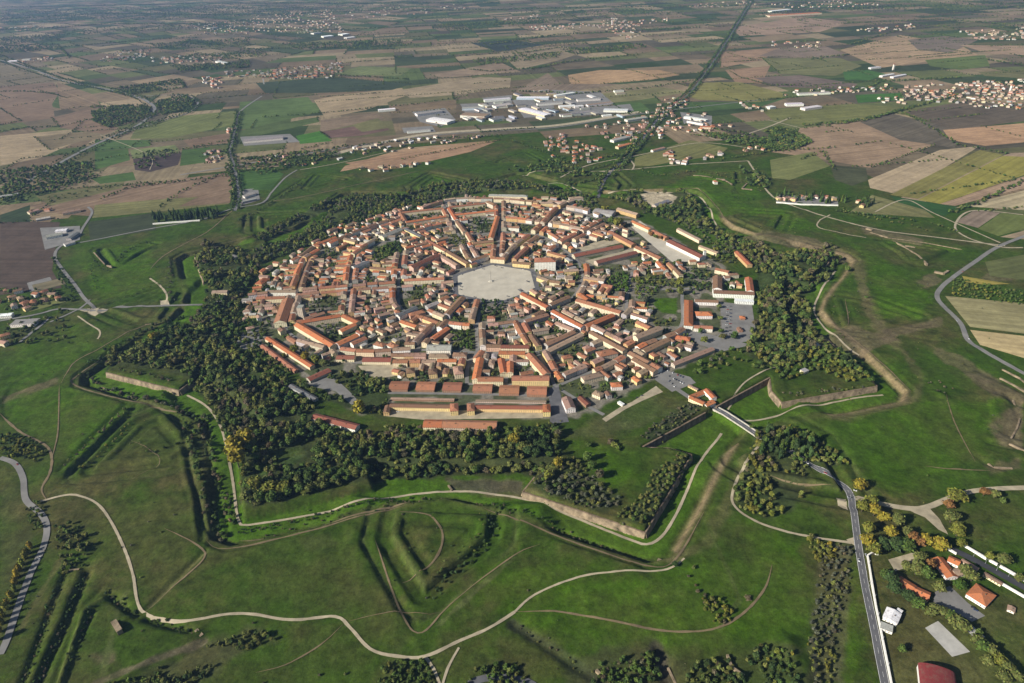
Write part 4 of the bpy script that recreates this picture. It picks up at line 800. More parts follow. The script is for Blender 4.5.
 ((499.5, 388.3), (519, 388.5), 23, 5, 'terracotta', 'brick', 'fifth of six square brick barracks counting from the west', 'gable', 2.5, 'brick_barracks', 'barracks'),
 ((527.3, 389.3), (546.5, 389.6), 23, 5, 'terracotta', 'brick', 'sixth of six square brick barracks, beside the asphalt crossing', 'gable', 2.5, 'brick_barracks', 'barracks'),
 ((391, 398), (454, 399.2), 5, 3, 'dusty pink', 'brick', 'low brick wall range behind the western arcaded barracks', 'gable', .8, 'shed', 'shed'),
 ((476, 400), (546, 401), 5, 3, 'tan', 'beige', 'low wall range behind the eastern arcaded barracks', 'gable', .8, 'shed', 'shed'),
 ((390, 404.4), (450, 405.6), 10, 6.5, 'brown', 'yellow', 'western yellow arcaded barracks facing the gravel yard', 'gable', None, 'barracks', 'barracks'),
 ((454, 402.5), (454.2, 410), 12, 9, 'terracotta', 'yellow', 'yellow end pavilion of the western arcaded barracks', 'hip', None, 'pavilion', 'building'),
 ((470.6, 402.5), (470.8, 410), 11, 9, 'terracotta', 'yellow', 'yellow west pavilion of the eastern arcaded barracks', 'hip', None, 'pavilion', 'building'),
 ((475, 406), (542.5, 406.7), 10, 6.5, 'dark red', 'yellow', 'eastern yellow arcaded barracks facing the gravel yard', 'gable', None, 'barracks', 'barracks'),
 ((546.5, 403.5), (546.8, 411), 11, 9, 'orange', 'yellow', 'yellow east pavilion of the eastern arcaded barracks', 'hip', None, 'pavilion', 'building'),
 ((388, 405), (386, 412), 9, 6, 'brown', 'ochre', 'small ochre wing closing the gravel yard on the west', 'gable', None, 'shed', 'shed'),
 ((423.8, 421.8), (442, 422), 19, 6, 'orange', 'cream', 'bright orange end of the long stable by the woods', 'gable', None, 'stable', 'building'),
 ((443, 422.1), (496.5, 423.3), 19, 6, 'terracotta', 'beige', 'faded main length of the long stable by the woods', 'gable', None, 'stable', 'building'),
 ((566.3, 396.5), (571, 407.5), 15, 8, 'dusty pink', 'white', 'white gabled church hall beside the asphalt crossing', 'gable', None, 'church_hall', 'church'),
 ((580, 396.3), (588.5, 403.8), 9, 5, 'dark red', 'brick', 'dark red roofed barn south of the crossing gardens', 'gable', None, 'barn', 'barn'),
 ((594, 391), (602, 394), 12, 6, 'tan', 'cream', 'cream house inside the walled farm by the crossing gardens', 'hip', None, 'farmhouse', 'house'),
 ((582.5, 377.5), (602, 372.6), 13, 8, 'tan', 'cream', 'large tan roofed house north of the crossing gardens', 'hip', None, 'farmhouse', 'house'),
 ((611, 384), (622, 383.2), 13, 7, 'orange', 'white', 'orange roofed white house by the sandy car park', 'hip', None, 'farmhouse', 'house'),
 ((556, 371.3), (561, 378.5), 10, 6, 'orange', 'yellow', 'small orange roofed yellow house by the rampart crossing', 'gable', None, 'farmhouse', 'house'),
 ((618.5, 401.2), (623.5, 404.2), 5, 3, 'white', 'white', 'long white caravan parked on the gravel below the town', 'flat', None, 'caravan', 'caravan'),
 ((634, 357.5), (656, 370), 13, 8, 'brown', 'cream', 'cream range south of the gate street beside the gate car park', 'gable', None, 'long_building', 'building'),
 ((690.5, 397), (705, 391), 9, 5, 'orange', 'white', 'rear wing of the ring shaped gatehouse', 'gable', None, 'gatehouse', 'gatehouse'),
 ((706, 391.3), (714, 399.6), 9, 5, 'orange', 'white', 'east wing of the ring shaped gatehouse', 'gable', None, 'gatehouse', 'gatehouse'),
 ((690, 398.6), (704, 405), 9, 5, 'orange', 'cream', 'west wing of the ring shaped gatehouse', 'gable', None, 'gatehouse', 'gatehouse'),
 ((705, 405), (713.5, 401.3), 9, 6, 'orange', 'white', 'outer wing of the ring shaped gatehouse over the bridge', 'gable', None, 'gatehouse', 'gatehouse'),
 ((689, 384.6), (698, 389.2), 5, 3, 'tan', 'yellow', 'small yellow shed behind the ring shaped gatehouse', 'gable', None, 'shed', 'shed'),
 ((232, 256), (236, 258), 12, 6, 'grey', 'white', 'white house hidden in the northwest wood', 'hip', None, 'villa', 'villa'),
 ((213, 293.5), (228, 293), 12, 6, 'tan', 'cream', 'long tan house in the wood by the west gate', 'gable', None, 'villa', 'villa'),
 ((242, 299), (252, 298), 10, 6, 'grey', 'white', 'grey roofed house in the wood by the west gate', 'gable', None, 'villa', 'villa'),
 ((246, 328), (254, 326), 10, 5, 'dusty pink', 'cream', 'cream house behind the western parking', 'hip', None, 'villa', 'villa'),
 ((654, 206), (668, 201), 16, 5, 'slate', 'beige', 'dark roofed pavilion beside the sandy riding ground', 'gable', None, 'pavilion', 'building'),
 ((802, 372.5), (806.5, 370.5), 9, 4, 'grey', 'cream', 'small pale bunker on the southeast bastion', 'flat', None, 'bunker', 'bunker'),
 ((814, 344), (818, 347), 8, 4, 'grey', 'cream', 'small building among trees on the southeast bastion', 'gable', None, 'hut', 'hut'),
]:
    p, q, W_, h_, rn, wnm, lab, rf, ris, nm, ct = a
    nm = {'town_house_large': 'gabled_house'}.get(nm, nm)
    bar(p, q, W_, h_, rn, wnm, lab, rf, ris, nm, ct)

# --- streets (photograph pixels); they stay free of buildings and carry paving
ST = {
 'western gate street': [(456, 283), (398, 288), (349, 291.5), (296, 296), (262, 299), (240, 302), (198, 305)],
 'southeastern gate street': [(519, 289), (547, 309), (583, 329), (627, 353), (662, 379), (690, 398)],
 'northern gate street': [(507, 263), (519, 248.6), (533, 238.4), (544.6, 228), (562, 210), (578, 203), (596, 196)],
 'southwest street': [(467, 297), (448, 318), (430, 336), (415, 352)],
 'north street': [(497, 262), (499, 240), (500, 222), (500, 205)],
 'pale northwest street': [(474, 262), (464, 244), (455, 228), (446, 205)],
 'east street': [(533, 275), (556, 283), (582, 283), (627, 290), (650, 290), (705, 288)],
 'northeast side street': [(549, 258), (562, 247), (580, 237), (602, 225)],
 'dark side street': [(507.5, 352), (507, 366), (506, 383)],
 'south lane': [(484, 299), (477, 325), (477, 352), (468, 366), (467, 384)],
 'first west cross street': [(402, 254), (400, 268), (398, 300), (404, 311)],
 'second west cross street': [(356, 258), (352, 273), (347, 314)],
 'third west cross street': [(308, 262), (302, 277), (291, 310), (286, 329)],
 'southern ring street': [(340, 349), (370, 352), (420, 350), (495, 353), (538, 351), (583, 331), (622, 314), (627, 297), (632, 272)],
 'first ring street': [(404, 312), (440, 322), (478, 326), (521, 321), (547, 309), (571, 299), (582, 280), (578, 262), (560, 247), (540, 236), (500, 232), (466, 238), (434, 246), (402, 254)],
 'palace lane': [(520, 324), (529, 340), (542, 360), (555, 386)],
 'outer ring street': [(555, 387), (581, 376), (605, 366), (640, 346), (679, 329), (682, 300), (680, 285), (665, 268)],
 'crossing lane': [(561, 390), (589, 407), (604, 415)],
 'northern ring street': [(356, 258), (380, 243), (403, 240), (425, 232), (453, 226), (500, 222), (540, 226), (575, 232), (602, 240)],
 'upper ring street': [(308, 262), (330, 249), (365, 233), (398, 222), (447, 204), (500, 203), (540, 207), (580, 213), (605, 222)],
 'barracks lane': [(388, 393), (467, 394), (551, 396)],
 'palace front lane': [(467, 384), (551, 385)],
 'southwest lane': [(286, 330), (300, 340), (335, 351), (350, 362), (395, 362), (430, 362), (467, 362)],
}
STW = {}
for k, p in ST.items(): STW[k] = GL(p)
occ_poly([PO(104, 34 + 60 * k) for k in range(6)], 3)
for k, P in STW.items(): occ_line(P, 10 if 'gate' in k else 8, 2)
for p in ([(640, 220), (702, 262), (668, 264), (628, 228)], [(570, 262), (577, 248), (640, 236), (640, 262), (600, 270)], [(626, 277), (682, 280), (682, 322), (662, 320), (650, 306), (628, 300)], [(683, 290), (760, 290), (758, 345), (700, 352), (683, 330)],
          [(380, 396), (551, 396), (551, 432), (380, 432)], [(386, 380), (551, 380), (551, 396), (386, 396)], [(300, 366), (395, 362), (388, 384), (386, 420), (330, 410)], [(240, 328), (262, 322), (320, 372), (300, 380), (240, 350)], [(549, 384), (562, 384), (572, 424), (549, 424)],
          [(622, 398), (660, 384), (690, 376), (740, 345), (760, 350), (720, 420), (620, 420)], [(306, 322), (338, 320), (354, 332), (336, 342)], [(406, 212), (442, 209), (444, 216), (410, 220)], [(564, 384), (580, 379), (600, 388), (580, 396)], [(590, 190), (640, 190), (640, 212), (612, 226), (596, 212), (575, 205)], [(455, 208), (486, 205), (494, 210), (460, 214)],
          [(370, 345), (371, 349), (400, 349), (400, 346)], [(377, 246), (400, 241), (403, 255), (374, 260)], [(450, 233), (463, 237), (468, 249), (448, 245)], [(480, 300), (505, 302), (500, 316), (479, 319)], [(455, 331), (474, 330), (474, 350), (453, 349)], [(556, 346), (585, 338), (580, 352), (556, 362)], [(686, 266), (714, 270), (714, 292), (688, 296)],
          [(612, 270), (628, 272), (628, 296), (612, 293)], [(404, 293), (424, 292), (424, 301), (406, 303)], [(320, 250), (335, 246), (338, 255), (322, 259)], [(520, 228), (532, 226), (532, 233), (520, 236)], [(598, 318), (614, 322), (608, 332), (594, 327)], [(310, 303), (340, 297), (342, 309), (312, 313)], [(414, 283), (440, 281), (440, 287), (414, 290)], [(470, 222), (488, 220), (489, 233), (474, 234)], [(645, 320), (668, 318), (676, 326), (655, 330)]):
    P = GL(p); xs = OX0 + (np.arange(ON) + .5) * OG; ys = OY0 + (np.arange(ON) + .5) * OG
    X, Y = np.meshgrid(xs, ys, indexing='ij'); q = (sdf(X, Y, np.array(P)) < 0) & (occ == 0); occ[q] = 3
# outside the built-up area
TOWN = GL([(243, 300), (258, 272), (290, 256), (318, 240), (335, 226), (362, 222), (398, 208), (448, 202), (490, 192), (530, 192), (560, 200), (590, 206), (618, 212), (640, 232), (704, 262), (716, 268), (740, 275), (757, 292), (757, 330), (715, 346), (668, 374), (640, 388), (600, 408), (552, 398), (552, 430), (386, 425), (386, 396), (330, 372), (300, 372), (240, 330)])
X, Y = np.meshgrid(OX0 + (np.arange(ON) + .5) * OG, OY0 + (np.arange(ON) + .5) * OG, indexing='ij')
INT = sdf(X, Y, np.array(TOWN)); occ[(INT > 0) & (occ == 0)] = 3
for i, (k, P) in enumerate(STW.items()): ribbon('street', P, 8.5 if 'gate' in k else 6.5, M['road_pale'], .40 + .002 * i)

RN = ['terracotta', 'brown', 'tan', 'dusty pink', 'orange', 'brown', 'terracotta', 'tan', 'terracotta', 'grey']; WNl = ['cream', 'white', 'yellow', 'beige', 'cream', 'ochre', 'pink', 'white', 'cream', 'grey']
def free(cx, cy, L, W, rz, m=0.0, tol=.04):
    i, j = cells_rect(cx, cy, L, W, rz, m); return (occ[i, j] != 0).mean() <= tol
tr = random.Random(21)
SD = {}; WINGS = []
for k, P in STW.items():
    hw = 5.2 if 'gate' in k else 4.2
    Q = spline(P, 3.0); acc = [0]
    for i in range(1, len(Q)): acc.append(acc[-1] + math.dist(Q[i], Q[i - 1]))
    T = acc[-1]
    def at(s):
        i = min(max(int(np.searchsorted(acc, s)), 1), len(Q) - 1); t = (s - acc[i - 1]) / max(acc[i] - acc[i - 1], 1e-6)
        return (Q[i - 1][0] + (Q[i][0] - Q[i - 1][0]) * t, Q[i - 1][1] + (Q[i][1] - Q[i - 1][1]) * t, math.atan2(Q[i][1] - Q[i - 1][1], Q[i][0] - Q[i - 1][0]))
    for side in (1, -1):
        s = 2.0; cnt = 0
        while s < T - 8:
            L = tr.uniform(12, 34); W = tr.uniform(10.5, 12.5); x, y, a = at(s + L / 2)
            d = hw + W / 2 + .4; cx_ = x - math.sin(a) * d * side; cy_ = y + math.cos(a) * d * side
            if free(cx_, cy_, L - 1, W - 1, a, 0, .03):
                cnt += 1
                rn_ = tr.choice(RN[:9]) if cnt == 1 or tr.random() < .5 else rn_
                add_house(cx_, cy_, L, W, a, tr.choice([8, 8.5, 9, 9.5]), 'gable', rn_, tr.choice(WNl), 'town_house', (k, side, cnt))
                WINGS.append((cx_, cy_, L, W, a, side, rn_))
                s += L + .15
            else: s += 4
for cx_, cy_, L, W, a, side, rn_ in WINGS:      # wings that reach back into the courts
    for e in (-1, 1):
        if tr.random() < .45: continue
        l2, w2 = tr.uniform(10, 24), tr.uniform(6.5, 8.5); o1 = (L / 2 - w2 / 2) * e; o2 = (W / 2 + l2 / 2 - .2) * side
        x = cx_ + math.cos(a) * o1 - math.sin(a) * o2; y = cy_ + math.sin(a) * o1 + math.cos(a) * o2
        if free(x + -math.sin(a) * side * 1.5, y + math.cos(a) * side * 1.5, l2 - 3, w2 - 1, a + math.pi / 2, 0, .06): add_house(x, y, l2, w2, a + math.pi / 2, tr.choice([6, 7, 7.5]), 'gable', rn_ if tr.random() < .5 else tr.choice(RN), tr.choice(WNl), 'back_house', None)
# back buildings and garden houses
fr = random.Random(33)
for n in range(7600):
    x = fr.uniform(OX0 + 80, OX0 + 1160); y = fr.uniform(OY0 + 80, OY0 + 1160)
    i, j = int((x - OX0) / OG), int((y - OY0) / OG)
    if occ[i, j] or INT[i, j] > -8: continue
    a0 = math.atan2(y - CY, x - CX); a = round((a0 - R(4)) / R(20)) * R(20) + R(4) + fr.choice([0, math.pi / 2]) + fr.gauss(0, .05)
    if n < 5000: L, W, h = fr.uniform(11, 22), fr.uniform(8, 11), fr.uniform(5.5, 8.5)
    else: L, W, h = fr.uniform(6, 13), fr.uniform(5.5, 8), fr.uniform(3.5, 6.5)
    if free(x, y, L, W, a, 1.0 if n % 2 else .3, .02):
        add_house(x, y, L, W, a, h, fr.choice(['gable', 'gable', 'hip', 'gable']), fr.choice(RN), fr.choice(WNl), 'back_house', None)

# --- ranking: the 300 that show largest become objects, the rest one mass
def appsize(b):
    zc = PIX(b['x'], b['y'])[2]; return (b['L'] * (b['W'] + b['h'])) / zc ** 2
meshcache = {}
def emit(b):
    z = hz(b['x'], b['y']) if math.hypot(b['x'] - CX, b['y'] - CY) < 1100 else 0
    r_ = random.Random(int(b['x'] * 7 + b['y'] * 13)); rc = jit(RC[b['rn']], .24, r_); wc = jit(WC[b['wn']], .08, r_)
    w_, rf = bshape(b['L'], b['W'], b['h'], b['roof'], rc, wc, b['rise'])
    root = empty(b['name'], (b['x'], b['y'], z), b['rz'], b['label'], b['cat'], b['group'])
    link('wall', mesh('wall', *w_), M['wall'], root)
    ro = link('roof', mesh('roof', *rf), M['roof'], root)
    if b['roof'] != 'flat':
        n = 1 + int(b['L'] > 24) + int(b['L'] > 50)
        for k in range(n):
            sx_ = (k + .5) / n - .5; xx = sx_ * b['L'] * .8; yy = b['W'] * .17 * (1 if k % 2 else -1)
            zt = b['h'] + (b['W'] * .21 if b['rise'] is None else b['rise']) + .9; q = .45
            V = [(xx + i * q, yy + j * q, zz) for zz in (b['h'] + .3, zt) for i, j in ((-1, -1), (1, -1), (1, 1), (-1, 1))]
            link('chimney', mesh('chimney', V, [(0, 1, 5, 4), (1, 2, 6, 5), (2, 3, 7, 6), (3, 0, 4, 7), (4, 5, 6, 7)]), M['brick'], ro)
    return root
def mass(name, L_, label, cat, group=None):
    WV, WF, WCo, WU, RV, RF, RCo = [], [], [], [], [], [], []
    for b in L_:
        z = hz(b['x'], b['y']) if math.hypot(b['x'] - CX, b['y'] - CY) < 1100 else 0
        w_, rf = bshape(b['L'], b['W'], b['h'], b['roof'], jit(RC[b['rn']], .26), jit(WC[b['wn']], .1), b['rise'])
        c, s = math.cos(b['rz']), math.sin(b['rz'])
        for (V, Fs, Cc, VV, FFf, CCc) in ((w_[0], w_[1], w_[2], WV, WF, WCo), (rf[0], rf[1], rf[2], RV, RF, RCo)):
            k = len(VV); VV += [(b['x'] + p[0] * c - p[1] * s, b['y'] + p[0] * s + p[1] * c, z + p[2]) for p in V]
            FFf += [tuple(i + k for i in f) for f in Fs]; CCc += list(Cc)
        WU += w_[3]
    root = link(name, mesh(name, WV, WF, WCo, WU), M['wall']); tag(root, label, cat, group, 'stuff')
    r2 = link('roof', mesh('roof', RV, RF, RCo), M['roof'], root); tag(r2, kind='stuff')
    return root
big = [b for b in HOUSES if b['big']]; sm_ = [b for b in HOUSES if not b['big']]
sm_.sort(key=appsize, reverse=True)
SIDE = {1: 'far', -1: 'near'}
def sidename(b):
    k, side, c = b['where']; P = STW[k]
    dx_, dy_ = P[-1][0] - P[0][0], P[-1][1] - P[0][1]; nx_, ny_ = -dy_ * side, dx_ * side
    if abs(nx_) > abs(ny_): return 'east' if nx_ > 0 else 'west'
    return 'north' if ny_ > 0 else 'south'
ORD = ['', 'first', 'second', 'third', 'fourth', 'fifth', 'sixth', 'seventh', 'eighth', 'ninth', 'tenth', '11th', '12th', '13th', '14th', '15th', '16th', '17th', '18th', '19th', '20th', '21st', '22nd', '23rd', '24th', '25th']
def ordn(n): return ORD[n] if n < len(ORD) else '%dth' % n
start = {'first ring street': 'its southwest bend', 'southern ring street': 'its west end', 'outer ring street': 'the rampart crossing', 'northern ring street': 'its west end', 'upper ring street': 'its west end', 'southwest lane': 'its west end', 'barracks lane': 'its west end', 'palace front lane': 'its west end'}
def nearest_big(b): return min(big, key=lambda q: (q['x'] - b['x']) ** 2 + (q['y'] - b['y']) ** 2)
QUAD = ['east', 'northeast', 'north', 'northwest', 'west', 'southwest', 'south', 'southeast']
ind, rest = sm_[:285], sm_[285:]
def reg(b): return QUAD[int(((math.degrees(math.atan2(b['y'] - CY, b['x'] - CX)) + 22.5) % 360) // 45)]
cnt2 = {}
for b in sorted(ind, key=lambda q: math.hypot(q['x'] - CX, q['y'] - CY)):
    if b['kind'] == 'town_house':
        k, side, c = b['where']
        b['label'] = '%s house, %s roof, %s from %s, %s side of %s' % (b['wn'], b['rn'], ordn(c), 'the square' if k not in start else 'the end', sidename(b), k)
        if k in start: b['label'] = '%s house, %s roof, %s from %s, %s side of %s' % (b['wn'], b['rn'], ordn(c), start[k], sidename(b), k)
        b['name'] = 'town_house'
    else:
        key = (reg(b), b['wn'], b['rn']); cnt2[key] = cnt2.get(key, 0) + 1
        b['label'] = '%s %s roofed back house, %s out from the square in the %s quarter' % (b['wn'], b['rn'], ordn(cnt2[key]), reg(b))
        b['name'] = 'town_house'
    b['cat'] = 'house'; b['group'] = 'houses of the walled town'
for b in big + ind: emit(b)
mass('small_houses', rest, 'densely packed small tiled houses and sheds filling the blocks of the walled town', 'houses', 'houses of the walled town')
print('houses', len(HOUSES), 'big', len(big), 'rest', len(rest))
# ------------------------------------------------------------------ trees
TC = {'green': (0.062, 0.096, 0.020), 'olive': (0.100, 0.112, 0.030), 'yellow': (0.20, 0.165, 0.022), 'yellow green': (0.120, 0.125, 0.022), 'brown': (0.085, 0.075, 0.042), 'dark green': (0.036, 0.060, 0.018), 'bright green': (0.05, 0.09, 0.014), 'rust': (0.16, 0.085, 0.03), 'grey green': (0.075, 0.08, 0.05)}
ICO_V = np.array([(0, 0, 1)] + [(math.cos(R(72 * k)) * .894, math.sin(R(72 * k)) * .894, .447) for k in range(5)] + [(math.cos(R(72 * k + 36)) * .894, math.sin(R(72 * k + 36)) * .894, -.447) for k in range(5)] + [(0, 0, -1)])
ICO_F = np.array([(0, 1 + k, 1 + (k + 1) % 5) for k in range(5)] + [(1 + k, 6 + k, 1 + (k + 1) % 5) for k in range(5)] + [(6 + k, 6 + (k + 1) % 5, 1 + (k + 1) % 5) for k in range(5)] + [(11, 6 + (k + 1) % 5, 6 + k) for k in range(5)])
def crown(seed, nl, nq, qs, form='round', lumps=7):
    """triangles of a crown in a unit frame: radius 1, height 0.22..2; returns V (n,3), T, per-face shade"""
    r = np.random.RandomState(seed); V, T, S = [], [], []; k = 0
    if form == 'conifer': C = np.array([(0, 0, .25 + 1.7 * t) for t in np.linspace(0, 1, lumps)]); LR = np.array([.85 * (1 - t) ** .8 + .12 for t in np.linspace(0, 1, lumps)]); C[:, :2] += r.randn(lumps, 2) * .06
    elif form == 'poplar': C = np.array([(0, 0, .35 + 1.45 * t) for t in np.linspace(0, 1, lumps)]); LR = np.array([.72 * math.sin(.5 + 2.2 * t) + .2 for t in np.linspace(0, 1, lumps)]); C[:, :2] += r.randn(lumps, 2) * .12
    else:
        C = r.randn(lumps, 3); C /= np.linalg.norm(C, axis=1)[:, None]; C *= (r.rand(lumps, 1) ** .5) * np.array((.62, .62, .5)); C[:, 2] += 1.18; LR = .34 + r.rand(lumps) * .26
        C[0] = (0, 0, 1.2); LR[0] = .62
    for c, lr in zip(C, LR):
        d = ICO_V * (1 + r.uniform(-.22, .22, (12, 1))) * lr * .86
        V.append(c + d); T.append(ICO_F + k); k += 12; S.append(r.uniform(.75, 1.15, 20))
    w = LR ** 2; w /= w.sum(); idx = r.choice(len(C), nq, p=w)
    n = r.randn(nq, 3); n /= np.linalg.norm(n, axis=1)[:, None]; n[:, 2] = np.where(n[:, 2] < -.3, -n[:, 2], n[:, 2])
    p = C[idx] + n * (LR[idx] * r.uniform(.85, 1.18, nq))[:, None]
    m = n + r.randn(nq, 3) * .55; m /= np.linalg.norm(m, axis=1)[:, None]
    t = np.cross(m, r.randn(nq, 3)); t /= np.linalg.norm(t, axis=1)[:, None]; b = np.cross(m, t)
    s = (qs * r.uniform(.6, 1.3, nq))[:, None]
    A = p + t * s; B = p - t * s * .5 + b * s * .9; D = p - t * s * .5 - b * s * .9
    V.append(np.stack([A, B, D], 1).reshape(-1, 3)); T.append(np.arange(nq * 3).reshape(-1, 3) + k); S.append(r.uniform(.55, 1.5, nq))
    return np.concatenate(V), np.concatenate(T), np.concatenate(S)
PROTO = {f: [crown(100 + 7 * i + len(f), 0, 260, .17, f, 9 if f == 'round' else 7) for i in range(5)] for f in ('round', 'conifer', 'poplar')}
MID = {f: [crown(300 + 7 * i + len(f), 0, 64, .26, f, 5) for i in range(6)] for f in ('round', 'conifer', 'poplar')}
FAR = {f: [crown(500 + 7 * i + len(f), 0, 12, .42, f, 2 if f == 'round' else 3) for i in range(5)] for f in ('round', 'conifer', 'poplar')}
BUSH = [crown(700 + i, 0, 12, .45, 'round', 2) for i in range(5)]
_trunk = {}
def trunk_mesh():
    if 't' not in _trunk:
        V, Fs = [], []
        for zz, rr in ((-.05, .075), (.25, .055), (1.15, .025)):
            for k in range(6): V.append((rr * math.cos(R(60 * k)), rr * math.sin(R(60 * k)), zz))
        for l in range(2):
            for k in range(6): a = l * 6 + k; b = l * 6 + (k + 1) % 6; Fs.append((a, b, b + 6, a + 6))
        for q in range(4):                   # limbs
            a0 = R(90 * q + 20); z0 = .45 + .12 * q; k0 = len(V); e = (math.cos(a0) * .5, math.sin(a0) * .5, z0 + .5)
            for (px_, py_, pz_, rr) in ((0, 0, z0, .03), (e[0], e[1], e[2], .01)):
                for k in range(3): V.append((px_ + rr * math.cos(R(120 * k)), py_ + rr * math.sin(R(120 * k)), pz_))
            for k in range(3): Fs.append((k0 + k, k0 + (k + 1) % 3, k0 + 3 + (k + 1) % 3, k0 + 3 + k))
        _trunk['t'] = mesh('trunk', V, Fs); _trunk['t'].materials.append(M['bark'])
    return _trunk['t']
_cm = {}
def crown_mesh(form, i, colr):
    key = (form, i, colr)
    if key not in _cm:
        V, T, S = PROTO[form][i]; r = np.random.RandomState(i * 31 + len(colr)); c = np.array(TC[colr])[None] * S[:, None] * r.uniform(.9, 1.1, (len(T), 3))
        me = tri_mesh('crown', V, T, c); me.materials.append(M['leaf']); _cm[key] = me
    return _cm[key]
TREES = []     # (x, y, height, radius, form, colour, where, label)
te = random.Random(77)
def tree(px, py, h, r_, colr, form='round', where='', label=None):
    x, y = G(px, py); k_ = 1.0 if form != 'round' else 2.0 if where in ('road junction', 'gravel apron', 'property gate') else 1.7; TREES.append([x, y, h * min(k_, 1.3), r_ * k_, form, colr, where, label])
def scatter(poly, spacing, pal, hr, where, form='round', holes=(), px=True):
    P = np.array(GL(poly) if px else poly); x0, y0 = P.min(0); x1, y1 = P.max(0); H_ = [np.array(GL(h)) for h in holes]
    nx_, ny_ = int((x1 - x0) / spacing) + 1, int((y1 - y0) / spacing) + 1
    i, j = np.meshgrid(np.arange(nx_), np.arange(ny_), indexing='ij')
    x = x0 + (i + .5 * (j % 2) + rng.uniform(-.7, .7, i.shape)) * spacing; y = y0 + (j + rng.uniform(-.7, .7, i.shape)) * spacing
    ok = sdf(x, y, P) < 0
    for h in H_: ok &= sdf(x, y, h) > 0
    ok &= vnoise(x, y, 45, 31) < .84
    for a, b in zip(x[ok], y[ok]):
        ii, jj = int((a - OX0) / OG), int((b - OY0) / OG)
        if 0 <= ii < ON and 0 <= jj < ON and occ[max(ii - 2, 0):ii + 3, max(jj - 2, 0):jj + 3].min() == 1: continue
        if 0 <= ii < ON and 0 <= jj < ON and (occ[max(ii - 2, 0):ii + 3, max(jj - 2, 0):jj + 3] == 1).any(): continue
        g = vnoise(np.array([a]), np.array([b]), 38, 77)[0]; c = pal[int(min(.999, max(0, g * .75 + te.random() * .25 + te.gauss(0, .1))) * len(pal))]
        h = te.uniform(*hr) * te.choice([.65, .85, 1, 1, 1.15]); TREES.append([a, b, h, h * te.uniform(.40, .60) if form == 'round' else h * te.uniform(.16, .22), form, c, where, None])
def linetrees(pts, spacing, pal, hr, where, form='round', jitw=2.0, rf=(.45, .65), px=True):
    Q = spline(GL(pts) if px else pts, spacing) if len(pts) > 1 else GL(pts)
    for a, b in Q:
        h = te.uniform(*hr); TREES.append([a + te.gauss(0, jitw), b + te.gauss(0, jitw), h, h * te.uniform(*rf), form, te.choice(pal), where, None])
AUT = ['dark green', 'green', 'dark green', 'olive', 'green', 'olive', 'brown', 'olive', 'yellow green']
